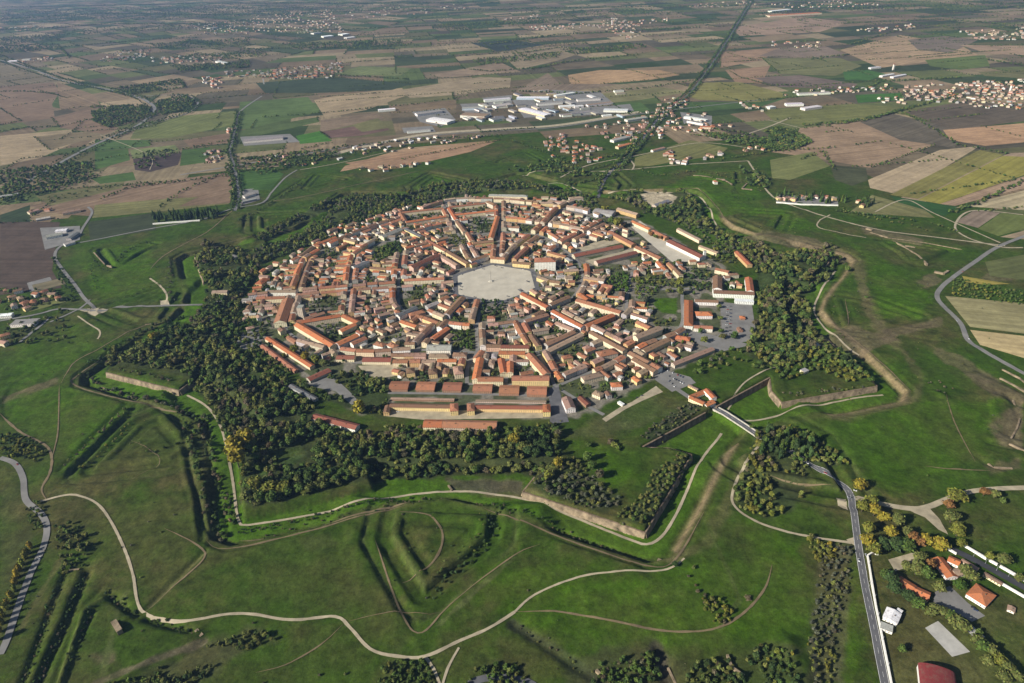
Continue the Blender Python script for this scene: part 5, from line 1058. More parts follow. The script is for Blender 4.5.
# single trees
for a in [
 # yellow and olive trees by the road junction and the walled property
 (860, 490, 13, 5.5, 'yellow', 'round', 'road junction'), (869, 505, 12, 5.5, 'yellow green', 'round', 'road junction'), (861, 513, 12, 5, 'yellow green', 'round', 'road junction'), (873, 517, 13, 5, 'yellow', 'round', 'road junction'),
 (881, 523, 13, 5, 'yellow', 'round', 'road junction'), (889, 537, 14, 5.5, 'yellow', 'round', 'road junction'), (895, 524, 12, 5, 'olive', 'round', 'road junction'), (867, 534, 14, 5, 'yellow green', 'round', 'road junction'),
 (866, 549, 15, 5, 'yellow', 'round', 'road junction'), (873, 555, 13, 5, 'yellow green', 'round', 'road junction'), (882, 550, 12, 5.5, 'dark green', 'round', 'road junction'), (893, 549, 13, 6, 'dark green', 'round', 'road junction'), (903, 550, 12, 6, 'green', 'round', 'road junction'),
 (912, 543, 12, 4.5, 'rust', 'round', 'property gate'), (906, 536, 11, 4.5, 'olive', 'round', 'property gate'), (925, 546, 12, 5, 'yellow', 'round', 'property gate'), (938, 549, 14, 5.5, 'yellow', 'round', 'property gate'), (917, 546, 10, 4, 'rust', 'round', 'property gate'),
 (957, 502, 13, 7.5, 'yellow green', 'round', 'gravel apron'), (950, 522, 12, 6, 'olive', 'round', 'gravel apron'), (956, 536, 12, 6, 'yellow green', 'round', 'gravel apron'), (948, 508, 9, 4.5, 'rust', 'round', 'gravel apron'),
 (983, 496, 10, 5, 'rust', 'round', 'pale lane'), (994, 498, 10, 4.5, 'olive', 'round', 'pale lane'), (1001, 503, 8, 3.5, 'green', 'round', 'pale lane'),
 (961, 547, 9, 4, 'yellow green', 'round', 'white wall'), (1000, 564, 11, 5.5, 'olive', 'round', 'white wall'), (989, 560, 9, 3.6, 'yellow green', 'round', 'white wall'), (1016, 581, 8, 3.6, 'olive', 'round', 'white wall'),
 (884, 578, 9, 5, 'green', 'round', 'villa garden'), (890, 583, 10, 6, 'dark green', 'round', 'villa garden'), (893, 593, 11, 6.5, 'dark green', 'round', 'villa garden'), (905, 570, 10, 4.5, 'olive', 'round', 'villa garden'), (915, 574, 13, 7, 'olive', 'round', 'villa garden'), (924, 577, 13, 7, 'green', 'round', 'villa garden'),
 (918, 562, 12, 5.5, 'olive', 'round', 'villa garden'), (929, 568, 11, 5, 'rust', 'round', 'villa garden'), (938, 590, 10, 5, 'olive', 'round', 'villa garden'), (908, 600, 9, 6, 'dark green', 'round', 'villa garden'), (915, 607, 9, 5.5, 'green', 'round', 'villa garden'), (928, 616, 9, 5, 'olive', 'round', 'villa garden'),
 (964, 575, 12, 6.5, 'olive', 'round', 'villa garden'), (971, 581, 11, 5.5, 'olive', 'round', 'villa garden'), (957, 588, 7, 5, 'bright green', 'round', 'villa garden'), (935, 613, 9, 5, 'olive', 'round', 'sports court'), (942, 616, 9, 5.5, 'olive', 'round', 'sports court'), (955, 626, 11, 6.5, 'olive', 'round', 'sports court'), (948, 620, 9, 5, 'green', 'round', 'sports court'),
 (963, 630, 9, 5, 'olive', 'round', 'sports court'), (974, 643, 9, 5, 'olive', 'round', 'back hedge'), (982, 650, 9, 5, 'green', 'round', 'back hedge'), (990, 655, 9, 5, 'olive', 'round', 'back hedge'), (997, 662, 9, 5, 'yellow green', 'round', 'back hedge'), (1006, 671, 9, 5, 'olive', 'round', 'back hedge'), (1014, 679, 9, 5, 'olive', 'round', 'back hedge'), (986, 663, 8, 4.5, 'olive', 'round', 'back hedge'),
 (1003, 682, 9, 5, 'olive', 'round', 'back hedge'), (901, 651, 7, 3, 'green', 'round', 'open lawn'), (978, 634, 6, 3, 'green', 'round', 'back hedge'),
 # big golden trees of the west bastion
 (238, 457, 25, 9.5, 'yellow', 'round', 'west bastion'), (240, 470, 25, 9, 'yellow', 'round', 'west bastion'), (246, 450, 24, 9, 'yellow', 'round', 'west bastion'), (258, 492, 16, 8, 'yellow green', 'round', 'west bastion'), (270, 497, 15, 8, 'yellow green', 'round', 'west bastion'), (284, 497, 15, 7, 'yellow green', 'round', 'west bastion'), (249, 505, 14, 7, 'olive', 'round', 'west bastion'), (262, 505, 13, 6, 'green', 'round', 'west bastion'),
 (361, 414, 20, 7, 'yellow', 'round', 'southwest barracks'), (157, 344, 15, 6, 'yellow', 'round', 'west moat'), (153, 348, 12, 5, 'yellow green', 'round', 'west moat'), (296, 353, 14, 6, 'yellow green', 'round', 'courtyard palace'), (307, 360, 14, 6, 'yellow', 'round', 'courtyard palace'), (316, 363, 13, 5.5, 'yellow green', 'round', 'courtyard palace'), (324, 367, 12, 5.5, 'olive', 'round', 'courtyard palace'), (515, 447, 19, 6.5, 'yellow', 'round', 'south wood'), (517, 436, 13, 5, 'yellow green', 'round', 'south wood'),
 (557, 470, 12, 5, 'yellow', 'round', 'south bastion'), (548, 483, 11, 5, 'yellow green', 'round', 'south bastion'),
 (588, 462, 12, 5, 'green', 'round', 'south bastion'), (592, 472, 11, 5, 'green', 'round', 'south bastion'), (600, 480, 11, 5, 'brown', 'round', 'south bastion'), (613, 448, 9, 4, 'olive', 'round', 'south bastion'), (610, 444, 8, 4, 'brown', 'round', 'south bastion'), (618, 452, 8, 3.5, 'green', 'round', 'south bastion'), (588, 447, 8, 4, 'green', 'round', 'south bastion'),
 (606, 212, 15, 8, 'yellow green', 'round', 'sports hall'), (618, 228, 22, 10, 'yellow green', 'round', 'sports hall'), (611, 225, 18, 8, 'green', 'round', 'sports hall'), (651, 236, 11, 5, 'rust', 'round', 'parade yard'), (656, 239, 10, 5, 'olive', 'round', 'parade yard'), (661, 240, 10, 4.5, 'rust', 'round', 'parade yard'), (678, 264, 10, 5, 'green', 'round', 'parade yard'),
 (679, 287, 17, 6, 'yellow green', 'round', 'park avenue'), (680, 279, 16, 6, 'yellow green', 'round', 'park avenue'), (679, 295, 15, 5.5, 'olive', 'round', 'park avenue'), (644, 303, 12, 7, 'grey green', 'round', 'park lawn'), (719, 308, 8, 4, 'olive', 'round', 'car park'), (720, 320, 8, 4, 'olive', 'round', 'car park'), (721, 333, 8, 4, 'green', 'round', 'car park'), (722, 338, 8, 5, 'olive', 'round', 'car park'), (734, 339, 11, 5.5, 'green', 'round', 'car park'), (700, 333, 9, 4.5, 'green', 'round', 'car park'), (703, 342, 10, 5, 'yellow green', 'round', 'car park'),
 (700, 408, 9, 4, 'brown', 'round', 'gate bridge'), (848, 272, 12, 5, 'green', 'round', 'northeast bastion'), (868, 462, 0.1, .1, 'green', 'round', 'x'), (751, 428, 4, 3, 'green', 'round', 'gate bridge'), (838, 411, 3, 3, 'green', 'round', 'x'),
 (866, 298, 4, 3, 'green', 'round', 'east meadow'), (748, 600, 3, 3, 'brown', 'round', 'south meadow'), (675, 568, 5, 3, 'dark green', 'round', 'south meadow'),
]:
    if a[2] > 1: tree(*a)
for i, (x_, y_) in enumerate([(31, 548), (28, 554), (26, 559), (23, 565), (20, 571), (18, 577), (16, 584), (15, 591), (13, 598), (8, 604), (6, 610), (4, 617), (2, 624), (0, 632), (-2, 640)]): tree(x_, y_, te.uniform(9, 13), te.uniform(3.2, 4.4), te.choice(['yellow', 'yellow green', 'yellow green']), 'poplar', 'grey road')
for i in range(64):
    t = te.random(); tree(153 + 67 * t, 223 - 4 * t - te.random() * 7, te.uniform(19, 26), te.uniform(3.4, 5), 'dark green', 'conifer', 'cypress grove')
for i in range(54):
    t = te.random(); tree(775 + 98 * t, 196 + 9 * t + te.uniform(-5, 3), te.uniform(15, 23), te.uniform(3, 4.6), te.choice(['dark green', 'dark green', 'green']), 'conifer', 'cemetery')
for i in range(60):
    a_, b_ = te.uniform(760, 812), te.uniform(430, 468)
    if b_ < 428 + (a_ - 760) * .2 or b_ > 462 + (a_ - 800) * .1: continue
    tree(a_, b_, te.uniform(12, 18), te.uniform(3.4, 5), te.choice(['dark green', 'dark green', 'green']), 'poplar', 'gate ravelin')
# woods
scatter(WOODS['west'], 8.6, AUT, (9, 15), 'the west wood', holes=([(298, 448), (330, 432), (318, 450), (300, 460)], [(272, 452), (302, 446), (312, 466), (283, 474)], [(208, 288), (232, 288), (232, 300), (208, 300)], [(300, 366), (345, 366), (385, 420), (345, 425), (300, 392)], [(300, 410), (360, 424), (352, 434), (305, 422)], [(105, 368), (112, 362), (175, 380), (205, 398), (160, 392)]))
scatter(WOODS['barracks'], 9, ['green', 'dark green', 'olive', 'olive', 'brown'], (8, 12), 'the southwest barracks grounds', holes=([(300, 373), (330, 366), (345, 385), (358, 403), (350, 404), (325, 388), (300, 388)], [(358, 366), (395, 364), (402, 375), (370, 380)]))
scatter(WOODS['north'], 9.5, ['olive', 'green', 'olive', 'green', 'grey green', 'olive', 'yellow green'], (7, 12), 'the north wood', holes=([(270, 240), (330, 205), (340, 206), (285, 240)],))
scatter(WOODS['east'], 9.2, AUT, (9, 15), 'the east wood', holes=([(640, 194), (690, 196), (675, 208), (640, 206)], [(704, 240), (722, 250), (716, 256), (698, 246)], [(734, 248), (754, 264), (750, 270), (730, 255)]))
scatter(WOODS['flank'], 6.0, ['green', 'olive', 'olive'], (4, 7), 'the south bastion flank')
scatter(WOODS['curtain'], 6.5, ['brown', 'brown', 'grey green', 'olive'], (3, 6), 'the brown rampart slope')
scatter(WOODS['apron'], 7.5, ['brown', 'olive', 'grey green', 'green'], (5, 9), 'the south bastion crest')
scatter(WOODS['island'], 6.3, ['olive', 'green', 'olive', 'yellow green', 'brown'], (5, 10), 'the gate ravelin', holes=([(770, 472), (830, 482), (830, 488), (770, 480)], [(808, 462), (845, 470), (850, 490), (806, 470)], [(770, 480), (805, 482), (795, 512), (775, 510)]))
scatter([(775, 375), (800, 350), (828, 346), (850, 360), (872, 384), (840, 385), (800, 392), (782, 395)], 8, ['olive', 'yellow green', 'green', 'olive'], (6, 10), 'the southeast bastion', holes=([(778, 385), (820, 372), (840, 385), (790, 400)],))
scatter([(835, 352), (858, 360), (876, 384), (860, 380), (840, 365)], 7, ['green', 'dark green'], (8, 11), 'the southeast bastion')
scatter([(720, 350), (775, 350), (800, 365), (775, 375), (745, 370), (700, 380), (690, 372)], 12, ['brown', 'olive', 'green', 'grey green'], (7, 11), 'the rampart behind the car park', holes=([(735, 362), (700, 378), (760, 372)],))
scatter([(822, 545), (850, 545), (852, 575), (845, 600), (838, 640), (832, 690), (812, 690), (806, 650), (815, 600), (818, 575)], 5.4, ['brown', 'grey green', 'olive', 'yellow green'], (3, 6), 'the brown hedge')
scatter([(804, 535), (832, 545), (838, 557), (816, 564)], 5, ['yellow', 'yellow green', 'olive'], (4, 7), 'the brown hedge')
scatter([(55, 528), (80, 522), (92, 545), (85, 565), (60, 578)], 7, ['green', 'olive', 'dark green'], (5, 9), 'the southwest hollow')
scatter([(100, 690), (140, 678), (200, 648), (256, 630), (275, 640), (225, 660), (190, 690)], 5, ['green', 'olive', 'dark green'], (4, 7), 'the southwest thicket')
scatter([(375, 690), (380, 668), (400, 660), (425, 660), (438, 690)], 4.6, ['yellow green', 'olive', 'green'], (4, 7), 'the thicket at the path fork')
scatter([(465, 690), (470, 672), (495, 663), (520, 668), (528, 690)], 4.6, ['yellow green', 'olive', 'green'], (4, 7), 'the thicket by the bend')
scatter([(590, 690), (600, 665), (640, 655), (655, 650), (662, 683), (640, 690)], 5, ['brown', 'green', 'dark green', 'olive'], (4, 8), 'the south thicket')
scatter([(683, 690), (688, 665), (735, 660), (760, 645), (790, 655), (798, 690)], 5, ['brown', 'olive', 'dark green', 'green', 'yellow green'], (4, 8), 'the southeast thicket', holes=([(728, 655), (740, 652), (750, 672), (735, 675)],))
scatter([(704, 640), (735, 612), (745, 625), (742, 640), (725, 650)] if False else [(702, 596), (722, 602), (732, 612), (728, 626), (712, 624), (702, 610)], 5, ['olive', 'yellow green', 'brown', 'green'], (4, 7), 'the bush clump in the south meadow')
scatter([(0, 432), (30, 438), (48, 450), (40, 462), (10, 458), (0, 455)], 7, ['green', 'olive', 'yellow green', 'dark green'], (5, 8), 'the southwest road bend')
scatter([(25, 510), (40, 500), (48, 515), (42, 530), (30, 530)], 7, ['green', 'olive'], (4, 7), 'the southwest road bend')
linetrees([(695, 570), (690, 580), (698, 592), (706, 604), (716, 618)], 7, ['brown', 'grey green', 'olive'], (3, 6), 'the bush clump in the south meadow')
for L_, sp, pal, hr, wh in (
 ([(186, 425), (193, 447), (202, 485), (211, 518), (222, 538)], 5, ['dark green', 'brown', 'green'], (5, 9), 'the west moat'), ([(199, 415), (205, 433), (214, 465), (223, 494), (230, 520)], 5, ['dark green', 'brown', 'green'], (5, 8), 'the west moat'),
 ([(92, 378), (110, 388), (150, 400), (185, 410), (208, 416)], 7, ['brown', 'dark green', 'grey green'], (5, 9), 'the northwest moat'), ([(84, 376), (95, 362), (130, 340), (165, 322), (182, 315)], 7, ['dark green', 'dark green', 'green'], (5, 9), 'the northwest moat'),
 ([(100, 362), (140, 342), (178, 322)], 8, ['dark green', 'olive'], (4, 7), 'the northwest moat'), ([(172, 300), (170, 280), (173, 262), (185, 255)], 7, ['brown', 'grey green'], (3, 6), 'the west gate moat'),
 ([(70, 462), (98, 435), (130, 410)], 6, ['olive', 'green', 'brown'], (3, 6), 'the outer trench'), ([(80, 470), (105, 448), (128, 425)], 6, ['yellow green', 'olive', 'green'], (3, 6), 'the outer trench'), ([(240, 527), (262, 526), (300, 518), (340, 509), (380, 501), (425, 496)], 3.5, ['dark green', 'dark green', 'brown'], (2.5, 4.5), 'the south moat'), ([(260, 532), (330, 519), (400, 504), (440, 498)], 9, ['brown', 'dark green'], (2, 4), 'the south moat'),  # south moat scrub, thickened with dark bushes to fill in the counterscarp's shadow
 ([(478, 500), (500, 506), (530, 517), (570, 532), (610, 545)], 4, ['dark green', 'green', 'brown'], (3, 5), 'the south moat'), ([(240, 222), (270, 205), (290, 190), (300, 185)], 8, ['dark green', 'green'], (5, 8), 'the north outwork'), ([(318, 250), (330, 236), (345, 222), (365, 210)], 7, ['dark green', 'green', 'olive'], (5, 8), 'the north outwork'),
 ([(75, 300), (66, 285), (58, 268), (55, 258)], 9, ['green', 'dark green'], (5, 9), 'the west road'), ([(50, 318), (25, 332), (10, 345)], 8, ['green', 'dark green', 'olive'], (6, 10), 'the west road'), ([(100, 290), (92, 275), (96, 262), (108, 272)], 9, ['dark green', 'green'], (3, 5), 'the west outwork'),
 ([(118, 262), (130, 250), (150, 244)], 8, ['dark green', 'green'], (4, 7), 'the west outwork'), ([(105, 305), (130, 296), (160, 285)], 10, ['olive', 'green'], (2, 4), 'the west outwork'), ([(160, 332), (130, 350), (105, 345)], 11, ['olive'], (2, 3), 'the west outwork'),
 ([(395, 575), (410, 555), (402, 530)], 12, ['green'], (2, 3), 'the south ravelin'), ([(491, 517), (489, 538), (462, 566), (433, 594)], 3.5, ['dark green', 'green', 'dark green'], (3, 5.5), 'the south ravelin'), ([(481, 515), (478, 535), (450, 562), (430, 582)], 7, ['olive', 'green', 'olive'], (2, 4), 'the south ravelin'), ([(500, 512), (492, 520), (498, 505)], 6, ['dark green'], (3, 6), 'the south ravelin'),  # dense dark bushes on the ravelin's east bank stand in for its shade
 ([(520, 625), (545, 645), (575, 665), (600, 672)], 7, ['brown', 'olive', 'grey green'], (2, 4), 'the southern gully'), ([(160, 395), (185, 420), (190, 440), (180, 450)], 9, ['dark green', 'green'], (3, 6), 'the southwest ravelin'), ([(150, 452), (175, 445), (205, 428)], 8, ['dark green'], (3, 5), 'the southwest ravelin'),
 ([(935, 392), (945, 396)], 5, ['grey green', 'brown'], (3, 4), 'the round pit'), ([(930, 385), (940, 384), (946, 390)], 5, ['grey green', 'brown'], (3, 4), 'the round pit'), ([(840, 208), (860, 216), (900, 224), (925, 230)], 9, ['olive', 'green'], (4, 7), 'the eastern lane'), ([(935, 225), (955, 232)], 7, ['olive', 'green'], (5, 8), 'the eastern lane'),
 ([(640, 168), (660, 176), (700, 172), (740, 182)], 10, ['olive', 'green'], (4, 7), 'the northeast outwork'), ([(735, 188), (732, 196), (750, 200)], 9, ['dark green'], (3, 5), 'the northeast outwork'), ([(610, 170), (630, 160), (570, 180), (590, 205)], 9, ['dark green', 'green'], (6, 10), 'the north gate'),
 ([(555, 195), (575, 185), (600, 180)], 8, ['dark green', 'olive'], (6, 10), 'the north gate')):
    linetrees(L_, sp, pal, hr, wh, jitw=3.5)
scatter([(712, 178), (760, 165), (775, 180), (772, 192), (755, 195)], 30, ['olive'], (3, 5), 'the northeast outwork')
scatter([(925, 262), (1023, 288)] and [(952, 278), (1023, 292), (1023, 306), (950, 296)], 7.5, ['olive', 'green', 'yellow green'], (4, 6), 'the orchard by the east road')
for p, q in (((750, 284.3 - 1), (650, 274.5)), ((745, 285.5), (655, 293.5)), ((748, 323), (655, 315)), ((748, 325), (655, 333)), ((745, 204.5), (650, 214))):
    for k in range(26):
        t = te.random(); a, b = PO(p[0] - 12, p[1]), PO(q[0] - 12, q[1]); h = te.uniform(2.5, 5); TREES.append([a[0] + (b[0] - a[0]) * t + te.gauss(0, 3), a[1] + (b[1] - a[1]) * t + te.gauss(0, 3), h, h * .6, 'round', te.choice(['olive', 'green', 'brown', 'grey green']), 'the bastion edges', None])
for k in range(900):                         # lone bushes on banks and glacis
    a, r_ = te.uniform(0, 360), te.choice([te.uniform(650, 820), te.uniform(640, 980)]); x, y = PO(r_, a)
    if vnoise(np.array([x]), np.array([y]), 60, 41)[0] > .55: h = te.uniform(1.2, 3.2); TREES.append([x, y, h, h * .7, 'round', te.choice(['olive', 'green', 'brown', 'grey green', 'dark green']), 'the glacis', None])
# the park and gardens inside the town
scatter([(612, 272), (628, 274), (627, 296), (612, 292)], 8, ['bright green', 'bright green', 'green'], (8, 11), 'the town park')
scatter([(636, 268), (676, 270), (676, 286), (650, 292), (634, 288)], 11, ['olive', 'green', 'grey green', 'olive'], (7, 10), 'the town park')
scatter([(632, 288), (655, 292), (650, 302), (634, 300)], 11, ['green', 'olive'], (7, 10), 'the town park')
scatter([(686, 268), (712, 272), (714, 290), (690, 296)], 10, ['green', 'dark green', 'olive'], (7, 10), 'the gardens west of the hospital')
scatter([(377, 248), (400, 243), (402, 258), (372, 262)], 7, ['dark green', 'green', 'olive'], (7, 11), 'the walled garden in the northwest blocks')
scatter([(450, 235), (463, 238), (468, 250), (448, 246)], 9, ['olive', 'green'], (6, 9), 'the garden beside the pale street')
scatter([(480, 300), (505, 302), (500, 316), (478, 320)], 10, ['dark green', 'green'], (6, 9), 'the gardens below the square')
scatter([(455, 332), (474, 330), (474, 350), (453, 350)], 8, ['bright green', 'green', 'olive'], (7, 10), 'the garden beside the grey hall')
scatter([(556, 346), (585, 338), (580, 352), (556, 362)], 10, ['dark green', 'olive', 'green'], (5, 8), 'the garden inside the gate street block')
scatter([(567, 384), (585, 380), (598, 388), (582, 394)], 9, ['green', 'olive', 'dark green'], (4, 6), 'the crossing gardens')
scatter([(392, 372), (470, 372), (468, 384), (392, 383)], 11, ['green', 'dark green', 'olive'], (5, 9), 'the villas grounds')
scatter([(640, 213), (690, 224), (738, 250), (735, 264), (706, 262), (712, 250), (700, 238), (672, 222)], 10, ['olive', 'green', 'grey green', 'yellow green'], (6, 10), 'the grounds behind the parade yard')
scatter([(268, 352), (300, 380), (318, 398), (300, 410), (262, 375), (250, 350)], 9.5, AUT, (8, 13), 'the west wood')
scatter([(386, 426), (500, 430), (556, 424), (558, 436), (386, 438)], 8, AUT, (7, 11), 'the south wood edge')
for L_, wh in (([(106, 592), (122, 604), (136, 614)], 'the southwest lunette'), ([(150, 617), (172, 625), (194, 634)], 'the southwest lunette'), ([(60, 574), (40, 640), (20, 690)], 'the southwest trench'), ([(84, 574), (64, 622), (34, 690)], 'the southwest trench'), ([(90, 612), (78, 645), (72, 660)], 'the southwest lunette')):
    linetrees(L_, 3.6, ['dark green', 'green', 'dark green', 'brown'], (2.2, 4.5), wh, jitw=2)  # dark scrub added in place of the shadows in gorge and trenches
for g_ in ([(404, 293), (424, 292), (424, 301), (406, 303)], [(320, 250), (335, 246), (338, 255), (322, 259)], [(520, 228), (532, 226), (532, 233), (520, 236)], [(598, 318), (614, 322), (608, 332), (594, 327)], [(310, 303), (340, 297), (342, 309), (312, 313)], [(414, 283), (440, 281), (440, 287), (414, 290)], [(470, 222), (488, 220), (489, 233), (474, 234)], [(645, 320), (668, 318), (676, 326), (655, 330)],
           [(306, 322), (338, 320), (354, 332), (336, 342)], [(406, 212), (442, 209), (444, 216), (410, 220)], [(455, 208), (486, 205), (494, 210), (460, 214)], [(575, 205), (595, 200), (612, 226), (596, 214)], [(560, 384), (564, 400), (566, 422), (560, 424)]):
    scatter(g_, 9, ['green', 'olive', 'dark green', 'bright green'], (5, 9), 'the courtyard gardens')
scatter([(240, 326), (262, 322), (268, 334), (300, 372), (330, 372), (345, 388), (330, 380), (300, 380), (262, 350), (240, 350)], 10, ['green', 'olive', 'dark green', 'yellow green'], (7, 12), 'the southwest town edge')
scatter([(628, 278), (682, 281), (682, 290), (655, 297), (630, 290)], 12, ['olive', 'green', 'bright green'], (6, 10), 'the town park')
gt = random.Random(50)
for n in range(9000):
    x = gt.uniform(OX0 + 80, OX0 + 1160); y = gt.uniform(OY0 + 80, OY0 + 1160); i, j = int((x - OX0) / OG), int((y - OY0) / OG)
    if INT[i, j] < -3 and (occ[max(0, i - 1):i + 2, max(0, j - 1):j + 2] == 0).all() and vnoise(np.array([x]), np.array([y]), 22, 9)[0] > .28:
        h = gt.uniform(4.5, 9.5); TREES.append([x, y, h, h * gt.uniform(.35, .45), 'round', gt.choice(['green', 'olive', 'dark green']), 'the town gardens', None])
def tsize(t): zc = PIX(t[0], t[1])[2]; return t[2] * t[3] / zc ** 2
def in_frame(t):
    u, v, _ = PIX(t[0], t[1], t[2]); return -20 < u < 1044 and -5 < v < 705
def blocked(t):
    i, j = int((t[0] - OX0) / OG), int((t[1] - OY0) / OG)
    return 0 <= i < ON and 0 <= j < ON and occ[i, j] == 1
TREES = [t for t in TREES if in_frame(t) and not blocked(t)]
TREES.sort(key=tsize, reverse=True)
nt = 290; LEAD, TAIL = TREES[:nt], TREES[nt:]
print('trees', len(TREES))
WHERE = {'road junction': 'by the road junction', 'property gate': 'at the walled property entrance', 'gravel apron': 'beside the gravel apron', 'pale lane': 'on the edge of the pale lane', 'white wall': 'outside the long white wall', 'villa garden': 'in the villa garden', 'sports court': 'beside the sports court', 'back hedge': 'in the hedge behind the sports court', 'open lawn': 'alone on the open lawn', 'west bastion': 'on the west bastion', 'grey road': 'in the row along the grey southwest road', 'gate ravelin': 'on the wooded ravelin outside the stone bridge', 'cypress grove': 'in the cypress grove', 'cemetery': 'around the cemetery'}
cnt3 = {}
for t in sorted(LEAD, key=lambda q: q[0]):
    x, y, h, r_, form, colr, where, lab = t
    w_ = WHERE.get(where, 'in ' + where if where.startswith('the ') else 'near the ' + where)
    kind = {'round': 'tree', 'conifer': 'cypress', 'poplar': 'poplar'}[form]
    key = (colr, w_, kind); cnt3[key] = cnt3.get(key, 0) + 1; n = cnt3[key]; tot = sum(1 for q in LEAD if q[5] == colr and q[6] == where and q[4] == form)
    lab = '%s %s %s' % (colr, kind, w_) if tot == 1 else '%s %s %s, %s from the west' % (colr, kind, w_, ordn(n))
    nm = {'tree': 'deciduous_tree', 'cypress': 'cypress_tree', 'poplar': 'poplar_tree'}[kind]
    z = hz(x, y); root = empty(nm, (x, y, z), te.uniform(0, 6.28), lab, 'tree', 'trees of ' + (where if where.startswith('the ') else 'the ' + where))
    root.scale = (r_, r_, h / 2)
    link('crown', crown_mesh(form, te.randrange(5), colr), None, root)
    link('trunk', trunk_mesh(), None, root)
def tree_mass(name, L_, bank, label, cat, group, zs=True, far=False):
    VV, TT, CC = [], [], []; k = 0
    for (x, y, h, r_, form, colr, where, lab) in L_:
        V, T, S = bank[form][te.randrange(len(bank[form]))]; a = te.uniform(0, 6.28); c, s = math.cos(a), math.sin(a)
        z = hz(x, y) if zs else 0.1
        P = np.stack([x + (V[:, 0] * c - V[:, 1] * s) * r_, y + (V[:, 0] * s + V[:, 1] * c) * r_, z + V[:, 2] * h / 2 * (1 if h > 6 else 1) - (0.1 * h)], 1)
        f = te.uniform(.65, 1.4); cc = np.array(TC[colr]) * f * np.array((te.uniform(.9, 1.15), 1, te.uniform(.85, 1.1)))
        VV.append(P); TT.append(T + k); k += len(V); CC.append(cc[None] * S[:, None])
    me = tri_mesh(name, np.concatenate(VV), np.concatenate(TT), np.concatenate(CC).astype(np.float32))
    return tag(link(name, me, M['leaf']), label, cat, group, 'stuff')
tree_mass('woodland', TAIL, MID, 'dense autumn woodland and scrub on the ramparts and in the moats', 'woodland', 'ramparts woodland')
# hedgerows and roadside trees of the far plain
HT = []
def fartrees(pts, spacing, hr, pal, jw=2.5, wid=(.4, .7), px=True):
    P = GL(pts) if px else pts
    for i in range(len(P) - 1):
        L = math.dist(P[i], P[i + 1]); n = max(1, int(L / spacing))
        for k in range(n):
            t = (k + te.random()) / n; x = P[i][0] + (P[i + 1][0] - P[i][0]) * t + te.gauss(0, jw); y = P[i][1] + (P[i + 1][1] - P[i][1]) * t + te.gauss(0, jw)
            h = te.uniform(*hr); HT.append([x, y, h, h * te.uniform(*wid), 'round', te.choice(pal), '', None])
FP = ['dark green', 'green', 'dark green', 'olive', 'green']
for a, b, d in HEDGE:
    u = PIX(a[0], a[1]); v = PIX(b[0], b[1])
    if (u[0] < -60 and v[0] < -60) or (u[0] > 1090 and v[0] > 1090) or a[1] < 500: continue
    dist = (a[1] + b[1]) / 2
    fartrees([a, b], (8 if dist < 4500 else 12) / d, (4, 7.5) if dist < 4500 else (6, 10), FP, px=False, wid=(.45, .8))
